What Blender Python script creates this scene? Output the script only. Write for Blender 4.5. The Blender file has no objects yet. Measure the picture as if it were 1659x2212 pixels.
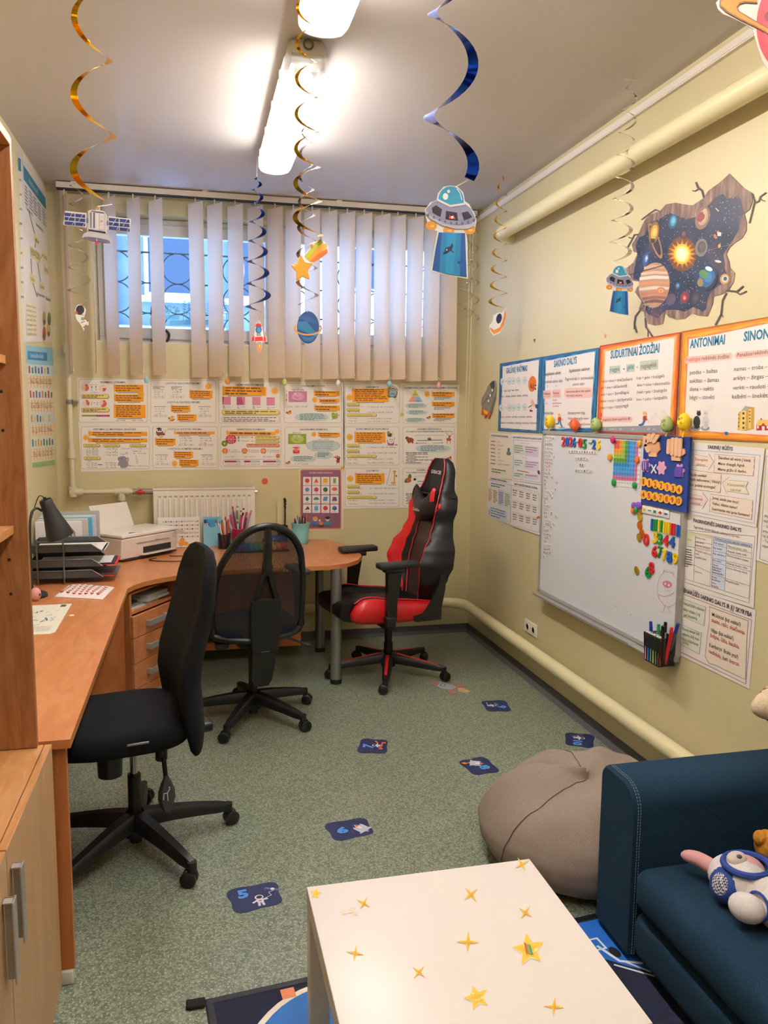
import bpy, bmesh, math, random
from mathutils import Vector, Matrix
from mathutils.geometry import tessellate_polygon
S = bpy.context.scene
COL = S.collection
random.seed(7)
pi = math.pi
V = Vector

# ---------------------------------------------------------------- camera, world, exposure
F_PX, YAW, PITCH, ROLL, CAM_H = 1729.0, 0.2322, 0.1214, 0.0088, 1.67
XR, XL, YB, YF, H = 2.045, -0.911, 5.771, -1.3, 3.131      # right, left, back, front wall and ceiling
fw = V((math.sin(YAW)*math.cos(PITCH), math.cos(YAW)*math.cos(PITCH), -math.sin(PITCH)))
r0 = V((math.cos(YAW), -math.sin(YAW), 0)); u0 = r0.cross(fw)
cr = r0*math.cos(ROLL)+u0*math.sin(ROLL); cu = -r0*math.sin(ROLL)+u0*math.cos(ROLL)
cam = bpy.data.cameras.new('camera'); co = bpy.data.objects.new('camera', cam); COL.objects.link(co)
M = Matrix((cr, cu, -fw)).transposed().to_4x4(); M.translation = V((0, 0, CAM_H)); co.matrix_world = M
cam.sensor_fit = 'VERTICAL'; cam.sensor_height = 36; cam.lens = F_PX/2212*36; cam.clip_start = .05
S.camera = co
S.view_settings.view_transform = 'Standard'; S.view_settings.look = 'None'
S.view_settings.exposure = 0.5; S.view_settings.gamma = 1; S.view_settings.use_curve_mapping = False
TUBE = 105.0; TUBE_COL = (1.0, .955, .915)
SKY = (.27, .50, 1.0); SKY_S = 11.0
w = bpy.data.worlds.new('sky'); S.world = w; w.use_nodes = True
w.node_tree.nodes['Background'].inputs[0].default_value = (*SKY, 1)
w.node_tree.nodes['Background'].inputs[1].default_value = SKY_S

def at(px, py, axis, val):
    """point of the place seen at a photo position, on the plane axis = val"""
    d = (px-829.5)/F_PX*cr-(py-1106)/F_PX*cu+fw
    t = (val-(0, 0, CAM_H)[axis])/d[axis]
    return V((0, 0, CAM_H))+t*d
def at_plane(px, py, O, n):
    d = (px-829.5)/F_PX*cr-(py-1106)/F_PX*cu+fw
    c = V((0, 0, CAM_H))
    return c+d*((O-c).dot(n)/d.dot(n))

# ---------------------------------------------------------------- materials
def lin(c):
    return c/12.92 if c <= .04045 else ((c+.055)/1.055)**2.4
def rgb(h):
    h = h.lstrip('#')
    return tuple(lin(int(h[i:i+2], 16)/255) for i in (0, 2, 4))
MATS = {}
def mat(h, rough=.55, metal=0., name=None, spec=.5, **k):
    key = (h, rough, metal, spec, tuple(sorted(k.items())))
    if key in MATS: return MATS[key]
    m = bpy.data.materials.new(name or 'colour_'+h.lstrip('#')); m.use_nodes = True
    b = m.node_tree.nodes['Principled BSDF']
    b.inputs['Base Color'].default_value = (*rgb(h), 1)
    b.inputs['Roughness'].default_value = rough; b.inputs['Metallic'].default_value = metal
    b.inputs['Specular IOR Level'].default_value = spec
    for kk, v in k.items(): b.inputs[kk.replace('_', ' ')].default_value = v
    MATS[key] = m
    return m
def nodes(m):
    return m.node_tree.nodes, m.node_tree.links, m.node_tree.nodes['Principled BSDF']
def N(m, typ, **k):
    n = m.node_tree.nodes.new(typ)
    for a, v in k.items():
        if a[0] == 'i' and a[1:].isdigit(): n.inputs[int(a[1:])].default_value = v
        else: setattr(n, a, v)
    return n
def ramp(m, fac, stops):
    r = N(m, 'ShaderNodeValToRGB'); e = r.color_ramp.elements
    while len(e) < len(stops): e.new(.5)
    for el, (p, c) in zip(e, stops): el.position = p; el.color = (*rgb(c), 1)
    m.node_tree.links.new(fac, r.inputs[0]); return r.outputs[0]
def noise(m, scale, detail=3, vec=None, stretch=None):
    tc = N(m, 'ShaderNodeTexCoord'); mp = N(m, 'ShaderNodeMapping')
    if stretch: mp.inputs['Scale'].default_value = stretch
    m.node_tree.links.new(tc.outputs['Object'], mp.inputs[0])
    n = N(m, 'ShaderNodeTexNoise'); n.inputs['Scale'].default_value = scale; n.inputs['Detail'].default_value = detail
    m.node_tree.links.new(mp.outputs[0], n.inputs['Vector']); return n
def bump(m, src, strength=.3, dist=.002):
    b = N(m, 'ShaderNodeBump'); b.inputs['Strength'].default_value = strength; b.inputs['Distance'].default_value = dist
    m.node_tree.links.new(src, b.inputs['Height']); m.node_tree.links.new(b.outputs[0], m.node_tree.nodes['Principled BSDF'].inputs['Normal'])
def textured(name, stops, scale, detail=3, stretch=None, rough=.6, bmp=0, dist=.002, spec=.5, **k):
    m = bpy.data.materials.new(name); m.use_nodes = True; ns, ls, b = nodes(m)
    n = noise(m, scale, detail, stretch=stretch)
    ls.new(ramp(m, n.outputs[0], stops), b.inputs['Base Color'])
    b.inputs['Roughness'].default_value = rough; b.inputs['Specular IOR Level'].default_value = spec
    for kk, v in k.items(): b.inputs[kk.replace('_', ' ')].default_value = v
    if bmp: bump(m, n.outputs[0], bmp, dist)
    return m
def wood(name, a, b_, c, stretch, scale=9, rough=.35, dist=2.2):
    m = bpy.data.materials.new(name); m.use_nodes = True; ns, ls, b = nodes(m)
    n = noise(m, scale, 5, stretch=stretch); n.inputs['Distortion'].default_value = dist
    ls.new(ramp(m, n.outputs[0], [(.3, a), (.52, b_), (.68, c)]), b.inputs['Base Color'])
    b.inputs['Roughness'].default_value = rough
    return m

# ---------------------------------------------------------------- mesh builder
def frame(n, up=V((0, 0, 1))):
    n = V(n).normalized(); up = V(up)
    if abs(n.dot(up)) > .99: up = V((1, 0, 0))
    x = up.cross(n).normalized(); return x, n.cross(x), n
class MB:
    def __init__(s): s.v = []; s.f = []; s.m = []; s.mats = []
    def mi(s, m):
        if isinstance(m, str): m = mat(m)
        if m not in s.mats: s.mats.append(m)
        return s.mats.index(m)
    def add(s, vs, fs, m):
        o = len(s.v); i = s.mi(m)
        s.v += [V(a) for a in vs]; s.f += [tuple(o+k for k in f) for f in fs]; s.m += [i]*len(fs); return s
    def box(s, lo, hi, m, R=None, c=None):
        a, b = V(lo), V(hi)
        vs = [V((x, y, z)) for z in (a.z, b.z) for y in (a.y, b.y) for x in (a.x, b.x)]
        if R is not None:
            c = V(c) if c is not None else (a+b)/2
            vs = [c+R @ (v-c) for v in vs]
        return s.add(vs, [(0, 2, 3, 1), (4, 5, 7, 6), (0, 1, 5, 4), (2, 6, 7, 3), (0, 4, 6, 2), (1, 3, 7, 5)], m)
    def rbox(s, lo, hi, m, r=.01, seg=3, R=None, fn=None):
        bm = bmesh.new(); bmesh.ops.create_cube(bm, size=1)
        a, b = V(lo), V(hi); c = (a+b)/2; d = b-a
        for v in bm.verts: v.co = V((v.co.x*d.x, v.co.y*d.y, v.co.z*d.z))
        bmesh.ops.bevel(bm, geom=bm.edges[:], offset=min(r, min(d)*.49), segments=seg, profile=.5, affect='EDGES')
        if fn:
            bmesh.ops.subdivide_edges(bm, edges=bm.edges[:], cuts=3, use_grid_fill=True)
        bm.verts.ensure_lookup_table()
        vs = [v.co.copy() for v in bm.verts]
        if fn: vs = [fn(v) for v in vs]
        if R is not None: vs = [R @ v for v in vs]
        fs = [[v.index for v in f.verts] for f in bm.faces]; bm.free()
        return s.add([c+v for v in vs], fs, m)
    def loft(s, rings, m, cap=True, closed=True, loop=False):
        n = len(rings[0]); vs = [p for r in rings for p in r]; fs = []
        R = len(rings)
        for i in range(R if loop else R-1):
            j = (i+1) % R
            for k in range(n if closed else n-1):
                k2 = (k+1) % n; fs.append((i*n+k, i*n+k2, j*n+k2, j*n+k))
        if cap and not loop:
            fs.append(tuple(range(n))[::-1]); fs.append(tuple((R-1)*n+k for k in range(n)))
        return s.add(vs, fs, m)
    def cyl(s, p0, p1, r0, m, r1=None, n=16, cap=True):
        p0, p1 = V(p0), V(p1); x, y, _ = frame(p1-p0); r1 = r0 if r1 is None else r1
        return s.loft([[p+(x*math.cos(2*pi*k/n)+y*math.sin(2*pi*k/n))*r for k in range(n)] for p, r in ((p0, r0), (p1, r1))], m, cap)
    def tube(s, pts, r, m, n=8, loop=False, flat=1., up=None):
        pts = [V(p) for p in pts]; L = len(pts); rings = []; x = None
        for i, p in enumerate(pts):
            t = (pts[(i+1) % L]-pts[i-1]) if loop else (pts[min(i+1, L-1)]-pts[max(i-1, 0)])
            t = t.normalized() if t.length > 1e-9 else V((0, 0, 1))
            if up is not None: x = V(up).cross(t).normalized()
            elif x is None: x, _, _ = frame(t)
            else: x = (x-t*x.dot(t)).normalized()
            y = t.cross(x); rr = r[i] if isinstance(r, (list, tuple)) else r
            rings.append([p+(x*math.cos(2*pi*k/n)+y*flat*math.sin(2*pi*k/n))*rr for k in range(n)])
        return s.loft(rings, m, True, True, loop)
    def lathe(s, prof, o, m, n=24, axis=(0, 0, 1), cap=True):
        o = V(o); x, y, z = frame(axis)
        return s.loft([[o+(x*math.cos(2*pi*k/n)+y*math.sin(2*pi*k/n))*max(r, 1e-4)+z*h for k in range(n)] for r, h in prof], m, cap)
    def ell(s, c, rad, m, R=None, n=20, k=12, pole='z'):
        c = V(c); rings = []
        for i in range(k+1):
            a = -pi/2+pi*i/k; ca, sa = max(math.cos(a), 1e-3), math.sin(a)
            ring = [V((ca*math.cos(2*pi*j/n)*rad[0], ca*math.sin(2*pi*j/n)*rad[1], sa*rad[2])) for j in range(n)]
            rings.append([c+(R @ v if R is not None else v) for v in ring])
        return s.loft(rings, m)
    def prism(s, pts, O, ux, uy, t, m, mside=None):
        O, ux, uy = V(O), V(ux), V(uy); n = ux.cross(uy).normalized()
        tris = tessellate_polygon([[V((a, b, 0)) for a, b in pts]])
        N_ = len(pts); bot = [O+ux*a+uy*b for a, b in pts]; top = [p+n*t for p in bot]
        area = sum(pts[i][0]*pts[(i+1) % N_][1]-pts[(i+1) % N_][0]*pts[i][1] for i in range(N_))
        fl = []
        for tr in tris:
            a, b, c = [V(pts[i]) for i in tr]
            cr_ = (b-a).x*(c-a).y-(b-a).y*(c-a).x
            if abs(cr_) < 1e-12: continue
            fl.append(tuple(tr) if cr_ > 0 else tuple(tr)[::-1])
        s.add(bot+top, [tuple(f[::-1]) for f in fl]+[tuple(N_+i for i in f) for f in fl], m)
        q = [(i, (i+1) % N_, N_+(i+1) % N_, N_+i) for i in range(N_)]
        if area < 0: q = [a[::-1] for a in q]
        return s.add(bot+top, q, mside or m)
    def build(s, name, parent=None, sharp=40, label=None, bev=0):
        me = bpy.data.meshes.new(name)
        vs = s.v
        if parent is None:
            xs = [v.x for v in vs]; ys = [v.y for v in vs]; zs = [v.z for v in vs]
            o = V(((min(xs)+max(xs))/2, (min(ys)+max(ys))/2, min(zs)))
            vs = [v-o for v in vs]
        elif not parent.get('_local'):
            mi = world(parent).inverted(); vs = [mi @ v for v in vs]
        me.from_pydata([tuple(v) for v in vs], [], s.f)
        for m in s.mats: me.materials.append(m)
        me.polygons.foreach_set('material_index', s.m)
        me.polygons.foreach_set('use_smooth', [True]*len(s.f))
        me.update(); me.set_sharp_from_angle(angle=math.radians(sharp))
        ob = bpy.data.objects.new(name, me); COL.objects.link(ob)
        if parent is None: ob.location = o
        else:
            ob.parent = parent
            if parent.get('_local'): ob['_local'] = 1
        if bev:
            b = ob.modifiers.new('bevel', 'BEVEL'); b.width = bev; b.segments = 2; b.limit_method = 'ANGLE'; b.angle_limit = math.radians(50)
        if label: ob['label'] = label
        return ob
def world(o):
    m = o.matrix_basis.copy()
    return world(o.parent) @ m if o.parent else m
def tag(o, label, cat, group=None):
    o['label'] = label; o['category'] = cat
    if group: o['group'] = group
    return o
def thing(name, label, cat, loc=(0, 0, 0), rz=0, group=None, local=False):
    o = bpy.data.objects.new(name, None); COL.objects.link(o); o.empty_display_size = .05
    o.location = loc; o.rotation_euler = (0, 0, rz)
    if local: o['_local'] = 1
    return tag(o, label, cat, group)
def struct(name, mb, parent=None, **k):
    o = mb.build(name, parent, **k)
    if parent is None: o['kind'] = 'structure'
    return o

# ---------------------------------------------------------------- flat printed work: polygons in layers on a plane
GL = {}
def glyphs(txt, bold):
    k = (txt, bold)
    if k in GL: return GL[k]
    c = bpy.data.curves.new('t', 'FONT'); c.body = txt; c.size = 1; c.resolution_u = 2; c.offset = bold; c.fill_mode = 'FRONT'
    o = bpy.data.objects.new('t', c); COL.objects.link(o)
    me = bpy.data.meshes.new_from_object(o.evaluated_get(bpy.context.evaluated_depsgraph_get()))
    vs = [(v.co.x, v.co.y) for v in me.vertices]; fs = [tuple(p.vertices) for p in me.polygons]
    bpy.data.objects.remove(o); bpy.data.curves.remove(c); bpy.data.meshes.remove(me)
    GL[k] = (vs, fs); return GL[k]
class Art:
    STEP = .00035
    def __init__(s, O, n, ux, uy, base=.002, mb=None):
        s.O, s.n, s.ux, s.uy = V(O), V(n), V(ux), V(uy); s.base = base; s.mb = mb or MB(); s.z = (0, 0, 1); s.k = 0
    def zoom(s, x0, y0, k): s.z = (x0, y0, k); return s
    def uv(s): s.z = None; return s
    def P(s, x, y):
        """wall coordinates of a drawing position"""
        if s.z is None: return (x, y)
        p = at_plane(s.z[0]+x*s.z[2], s.z[1]+y*s.z[2], s.O, s.n)-s.O
        return (p.dot(s.ux), p.dot(s.uy))
    def W(s, a, L): return s.O+s.ux*a[0]+s.uy*a[1]+s.n*(s.base+(L+1)*s.STEP+s.k*1.5e-6)
    def sheet(s, pts, col, th=.0018, side=None):
        q = [s.P(*p) for p in pts]
        a = sum(q[i][0]*q[(i+1) % len(q)][1]-q[(i+1) % len(q)][0]*q[i][1] for i in range(len(q)))
        if a < 0: q = q[::-1]
        s.mb.prism(q, s.O+s.n*(s.base-th), s.ux, s.uy, th, mat(col) if isinstance(col, str) else col, side); return s
    def poly(s, pts, col, L=1):
        s.k += 1; q = [s.P(*p) for p in pts]
        fl = []
        for tr in tessellate_polygon([[V((a, b, 0)) for a, b in q]]):
            a, b, c = [V(q[i]) for i in tr]; cr_ = (b-a).x*(c-a).y-(b-a).y*(c-a).x
            if abs(cr_) > 1e-12: fl.append(tuple(tr) if cr_ > 0 else tuple(tr)[::-1])
        s.mb.add([s.W(p, L) for p in q], fl, col); return s
    def rect(s, x0, y0, x1, y1, col, L=1): return s.poly([(x0, y0), (x1, y0), (x1, y1), (x0, y1)], col, L)
    def rr(s, x0, y0, x1, y1, r, col, L=1, sl=0):
        p = []
        for cx, cy, a in ((x1-r, y1-r, 0), (x0+r, y1-r, 90), (x0+r, y0+r, 180), (x1-r, y0+r, 270)):
            for k in range(4):
                t = math.radians(a+30*k); X = cx+r*math.cos(t); p.append((X, cy+r*math.sin(t)+sl*(X-x0)))
        return s.poly(p, col, L)
    def el(s, cx, cy, rx, ry, col, L=1, rot=0, a0=0, a1=360, n=20):
        c, q = math.cos(rot), math.sin(rot); full = a1-a0 >= 360; p = [] if full else [(cx, cy)]
        for k in range(n if full else n+1):
            t = math.radians(a0+(a1-a0)*k/n); x, y = rx*math.cos(t), ry*math.sin(t); p.append((cx+x*c-y*q, cy+x*q+y*c))
        return s.poly(p, col, L)
    def star(s, cx, cy, R, r, n, col, L=1, rot=-90, sx=1):
        return s.poly([(cx+sx*(R if k % 2 == 0 else r)*math.cos(math.radians(rot+180*k/n)), cy+(R if k % 2 == 0 else r)*math.sin(math.radians(rot+180*k/n))) for k in range(2*n)], col, L)
    def line(s, pts, w, col, L=1, close=False):
        if close: pts = list(pts)+[pts[0]]
        for a, b in zip(pts, pts[1:]):
            d = math.hypot(b[0]-a[0], b[1]-a[1])
            if d < 1e-9: continue
            ex, ey = (b[0]-a[0])/d*w/2, (b[1]-a[1])/d*w/2
            s.poly([(a[0]-ey-ex*.6, a[1]+ex-ey*.6), (b[0]-ey+ex*.6, b[1]+ex+ey*.6), (b[0]+ey+ex*.6, b[1]-ex+ey*.6), (a[0]+ey-ex*.6, a[1]-ex-ey*.6)], col, L)
        return s
    def box(s, x0, y0, x1, y1, w, col, L=1, sl=0):
        return s.line([(x0, y0), (x1, y0+sl*(x1-x0)), (x1, y1+sl*(x1-x0)), (x0, y1)], w, col, L, True)
    def text(s, t, x0, y0, x1, h, col, L=3, y1=None, bold=0.0, shear=0):
        """one line: left end and baseline at (x0, y0), right end x1 (y1), capital height h"""
        s.k += 1; vs, fs = glyphs(t, bold)
        if not vs: return s
        a = V(s.P(x0, y0)); b = V(s.P(x1, y0 if y1 is None else y1)); d = (b-a); wd = d.length; d.normalize()
        c = V(s.P(x0, y0-h if s.z else y0+h))-a; up = V((-d.y, d.x))
        if c.dot(up) < 0: up = -up
        hh = abs(c.dot(up)); x_0 = min(v[0] for v in vs); x_1 = max(v[0] for v in vs)
        sx = wd/max(x_1-x_0, .05); sy = hh/.70
        q = [a+d*((v[0]-x_0)*sx+v[1]*sy*shear)+up*(v[1]*sy) for v in vs]
        flip = d.x*up.y-d.y*up.x < 0
        s.mb.add([s.W(p, L) for p in q], [f[::-1] if flip else f for f in fs], col); return s
    def para(s, x0, y0, x1, n, dy, col, h=None, L=3, sl=0, seed=1, last=.6, w0=.05):
        """rows of word-length strokes for print too small to read"""
        r = random.Random(seed); h = h or dy*.42; W_ = x1-x0
        for i in range(n):
            x = x0; e = x0+W_*(last if i == n-1 and n > 1 else r.uniform(.86, 1))
            while x < e-W_*.03:
                b = min(e, x+W_*r.uniform(w0*1.5, w0*4)); y = y0+i*dy+sl*(x-x0); yb = y0+i*dy+sl*(b-x0)
                s.poly([(x, y), (b, yb), (b, yb+h), (x, y+h)], col, L); x = b+W_*w0*.5
        return s
def AR(base=.002): return Art((XR, 0, 0), (-1, 0, 0), (0, -1, 0), (0, 0, 1), base)      # right wall
def AB(base=.002): return Art((0, YB, 0), (0, -1, 0), (1, 0, 0), (0, 0, 1), base)       # back wall
def AL(base=.002): return Art((XL, 0, 0), (1, 0, 0), (0, 1, 0), (0, 0, 1), base)        # left wall
def AF(base=.001): return Art((0, 0, 0), (0, 0, 1), (1, 0, 0), (0, 1, 0), base)         # floor
def arc(c, r, a0, a1, n, ax=(1, 0, 0), ay=(0, 0, 1)):
    c, ax, ay = V(c), V(ax), V(ay)
    return [c+ax*(r*math.cos(math.radians(a0+(a1-a0)*k/n)))+ay*(r*math.sin(math.radians(a0+(a1-a0)*k/n))) for k in range(n+1)]
def spline(pts, n=8):
    pts = [V(p) for p in pts]; out = []; L = len(pts)
    for i in range(L-1):
        p0, p1, p2, p3 = pts[max(i-1, 0)], pts[i], pts[i+1], pts[min(i+2, L-1)]
        for k in range(n):
            t = k/n; out.append(.5*((2*p1)+(p2-p0)*t+(2*p0-5*p1+4*p2-p3)*t*t+(3*p1-p0-3*p2+p3)*t**3))
    return out+[pts[-1]]
# ---------------------------------------------------------------- the room
def paint(name, stops, bmp=.15):
    m = bpy.data.materials.new(name); m.use_nodes = True; ns, ls, b = nodes(m)
    n = noise(m, 1.3, 4); ls.new(ramp(m, n.outputs[0], stops), b.inputs['Base Color'])
    b.inputs['Roughness'].default_value = .42
    bump(m, noise(m, 90, 2).outputs[0], bmp, .001); return m
wall_m = paint('cream_wall_paint', [(.3, 'cfc195'), (.7, 'd5c89f')])
ceil_m = paint('ceiling_paint', [(.3, 'c8bfb8'), (.7, 'ccc4be')])
def floor_mat():
    m = bpy.data.materials.new('green_speckled_linoleum'); m.use_nodes = True; ns, ls, b = nodes(m)
    n = noise(m, 95, 3); n2 = noise(m, 150, 2)
    c = ramp(m, n.outputs[0], [(.35, '5e6755'), (.5, '737c68'), (.62, '8b9380')])
    sp = N(m, 'ShaderNodeMath', operation='GREATER_THAN', i1=.60); ls.new(n2.outputs[0], sp.inputs[0])
    mx = N(m, 'ShaderNodeMix', data_type='RGBA'); ls.new(sp.outputs[0], mx.inputs['Factor']); ls.new(c, mx.inputs['A'])
    mx.inputs['B'].default_value = (*rgb('b2b9a6'), 1); ls.new(mx.outputs['Result'], b.inputs['Base Color'])
    b.inputs['Roughness'].default_value = .34; bump(m, n2.outputs[0], .12, .001); return m
floor_m = floor_mat()
plaster = mat('d8d4cc', .7, name='window_reveal_plaster')
struct('floor', MB().box((XL-.2, YF-.2, -.1), (XR+.2, YB+.2, 0), floor_m))
struct('ceiling', MB().box((XL-.2, YF-.2, H), (XR+.2, YB+.4, H+.1), ceil_m))
struct('wall_left', MB().box((XL-.2, YF-.2, 0), (XL, YB+.2, H), wall_m))
struct('wall_right', MB().box((XR, YF-.2, 0), (XR+.2, YB+.2, H), wall_m))
struct('wall_front', MB().box((XL, YF-.2, 0), (XR, YF, H), wall_m))
WX0, WX1, WZ0, WZ1 = -.625, 1.90, 2.135, 2.985; WT = .36
b = MB()
b.box((XL, YB, 0), (XR, YB+WT, WZ0), wall_m); b.box((XL, YB, WZ1), (XR, YB+WT, H), wall_m)
b.box((XL, YB, WZ0), (WX0, YB+WT, WZ1), wall_m); b.box((WX1, YB, WZ0), (XR, YB+WT, WZ1), wall_m)
struct('wall_back', b)
base_m = mat('4c4b4d', .5, name='grey_vinyl_skirting')
def skirting(a, b_, n):
    a, b_, n = V(a), V(b_), V(n); prof = [(0, .062), (.004, .062), (.006, .02), (.022, .004), (.03, 0), (0, 0)]
    return MB().loft([[p+n*u+V((0, 0, z)) for u, z in prof] for p in (a, b_)], base_m)
struct('baseboard_right', skirting((XR-.001, YF, .001), (XR-.001, YB, .001), (-1, 0, 0)))
struct('baseboard_back', skirting((XL, YB-.001, .001), (XR, YB-.001, .001), (0, -1, 0)))
struct('baseboard_left', skirting((XL+.001, YF, .001), (XL+.001, YB, .001), (1, 0, 0)))
white_pl = mat('e6ddd2', .4, name='white_plastic')
b = MB(); b.box((XR-.018, YF, 3.062), (XR-.001, YB-.02, 3.098), white_pl); b.box((XR-.021, YF, 3.068), (XR-.017, YB-.02, 3.092), white_pl)
struct('trim_1', b)
# window: two casements in one frame
wf = mat('d9d2c8', .45, name='painted_window_frame')
glass = bpy.data.materials.new('window_glass'); glass.use_nodes = True; ns = glass.node_tree.nodes; ls = glass.node_tree.links
ns.remove(ns['Principled BSDF']); tr = ns.new('ShaderNodeBsdfTransparent'); gl = ns.new('ShaderNodeBsdfGlossy'); gl.inputs['Roughness'].default_value = .02
lw = ns.new('ShaderNodeLayerWeight'); lw.inputs[0].default_value = .15; mx = ns.new('ShaderNodeMixShader')
tr.inputs[0].default_value = (.90, .95, 1, 1)
ls.new(lw.outputs['Fresnel'], mx.inputs[0]); ls.new(tr.outputs[0], mx.inputs[1]); ls.new(gl.outputs[0], mx.inputs[2]); ls.new(mx.outputs[0], ns['Material Output'].inputs[0])
def ringbox(b, x0, x1, z0, z1, y0, y1, t, m):
    b.box((x0, y0, z0), (x1, y1, z0+t), m); b.box((x0, y0, z1-t), (x1, y1, z1), m)
    b.box((x0, y0, z0+t), (x0+t, y1, z1-t), m); b.box((x1-t, y0, z0+t), (x1, y1, z1-t), m)
WY = YB+.13
win = bpy.data.objects.new('window_1', None); COL.objects.link(win); win.location = ((WX0+WX1)/2, WY, WZ0); win['kind'] = 'structure'
b = MB(); ringbox(b, WX0+.002, WX1-.002, WZ0+.002, WZ1-.002, WY, WY+.07, .05, wf); b.box((.575, WY-.004, WZ0+.05), (.645, WY+.07, WZ1-.05), wf)
b.build('window_frame', win, bev=.004)
for x0, x1 in ((WX0+.045, .585), (.635, WX1-.045)):
    b = MB(); ringbox(b, x0, x1, WZ0+.04, WZ1-.04, WY-.02, WY+.04, .075, wf); sa = b.build('sash', win, bev=.004)
    MB().box((x0+.07, WY+.008, WZ0+.11), (x1-.07, WY+.014, WZ1-.11), glass).build('pane', sa)
b = MB(); b.box((WX0+.06, WY-.034, WZ0+.03), (WX0+.09, WY-.02, WZ0+.12), wf); b.cyl((WX0+.075, WY-.03, WZ0+.05), (WX0+.075, WY-.03, WZ0+.15), .008, wf); b.build('hinge', win)
b = MB(); b.box((WX0, YB+.002, WZ0+.0005), (WX1, WY, WZ0+.012), wf); b.build('window_sill', win)
# outside: iron grille of rings, the house across the yard
iron = mat('6b645e', .6, .6, name='painted_iron')
g = thing('window_grille', 'iron window grille of interlocking rings outside the glass', 'window grille', ((WX0+WX1)/2, WY+.16, WZ0))
b = MB()
for z in (WZ0+.04, WZ0+.655): b.tube([(WX0, WY+.16, z), (WX1, WY+.16, z)], .007, iron)
b.build('bar', g)
rr_ = .105
for i in range(12):
    for j in range(3):
        x, z = WX0+.11+i*2*rr_, WZ0+.13+j*2*rr_
        if x < WX1-.05: MB().tube([(x+rr_*math.cos(2*pi*k/28), WY+.16, z+rr_*math.sin(2*pi*k/28)) for k in range(28)], .005, iron, 6, True).build('ring', g)
hs = thing('building', 'grey plastered house across the yard, seen through the window', 'building', (.6, YB+4.5, -1))
fac = textured('grey_plaster_facade', [(.3, '55585e'), (.7, '6a6d73')], 2.2, 5, rough=.9)
pale = textured('pale_facade', [(.3, 'c9ccd0'), (.7, 'dfe2e6')], 2.5, 4, rough=.9)
b = MB(); b.box((-4, YB+4.5, -1), (1.1, YB+5, 9), fac); b.box((1.1, YB+4.5, -1), (9, YB+5, 9), pale); b.build('wall', hs)
for x0, z0 in ((-.55, 3.05), (-2.0, 3.05), (-.55, 4.9), (.45, 3.05), (1.9, 3.2), (3.2, 3.2)):
    b = MB(); ringbox(b, x0, x0+.62, z0, z0+.95, YB+4.44, YB+4.5, .05, mat('b9bfc6')); b.box((x0-.06, YB+4.36, z0-.06), (x0+.68, YB+4.5, z0), mat('cfd4da')); f = b.build('window', hs)
    MB().box((x0+.05, YB+4.46, z0+.05), (x0+.57, YB+4.49, z0+.9), mat('20242b', .1)).build('pane', f)
b = MB(); b.cyl((-.93, YB+4.38, -1), (-.93, YB+4.38, 8), .075, mat('c9d3dc', .4, .4)); b.build('drainpipe', hs)
b = MB(); b.box((-1.7, YB+4.4, 2.62), (.4, YB+4.5, 2.7), mat('8f939a')); b.build('ledge', hs)

# ---------------------------------------------------------------- ceiling lamps
tube_m = bpy.data.materials.new('lit_fluorescent_tube'); tube_m.use_nodes = True; ns, ls, b = nodes(tube_m)
b.inputs['Emission Color'].default_value = (*TUBE_COL, 1); b.inputs['Emission Strength'].default_value = TUBE
b.inputs['Base Color'].default_value = (.9, .9, .9, 1)
diff = bpy.data.materials.new('clear_ribbed_diffuser'); diff.use_nodes = True; ns = diff.node_tree.nodes; ls = diff.node_tree.links
ns.remove(ns['Principled BSDF']); tr = ns.new('ShaderNodeBsdfTransparent'); tl = ns.new('ShaderNodeBsdfTranslucent'); mx = ns.new('ShaderNodeMixShader')
tl.inputs[0].default_value = (.95, .95, .95, 1); mx.inputs[0].default_value = .3
ls.new(tr.outputs[0], mx.inputs[1]); ls.new(tl.outputs[0], mx.inputs[2]); ls.new(mx.outputs[0], ns['Material Output'].inputs[0])
house = mat('b9b3a8', .5, name='grey_lamp_housing')
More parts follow.
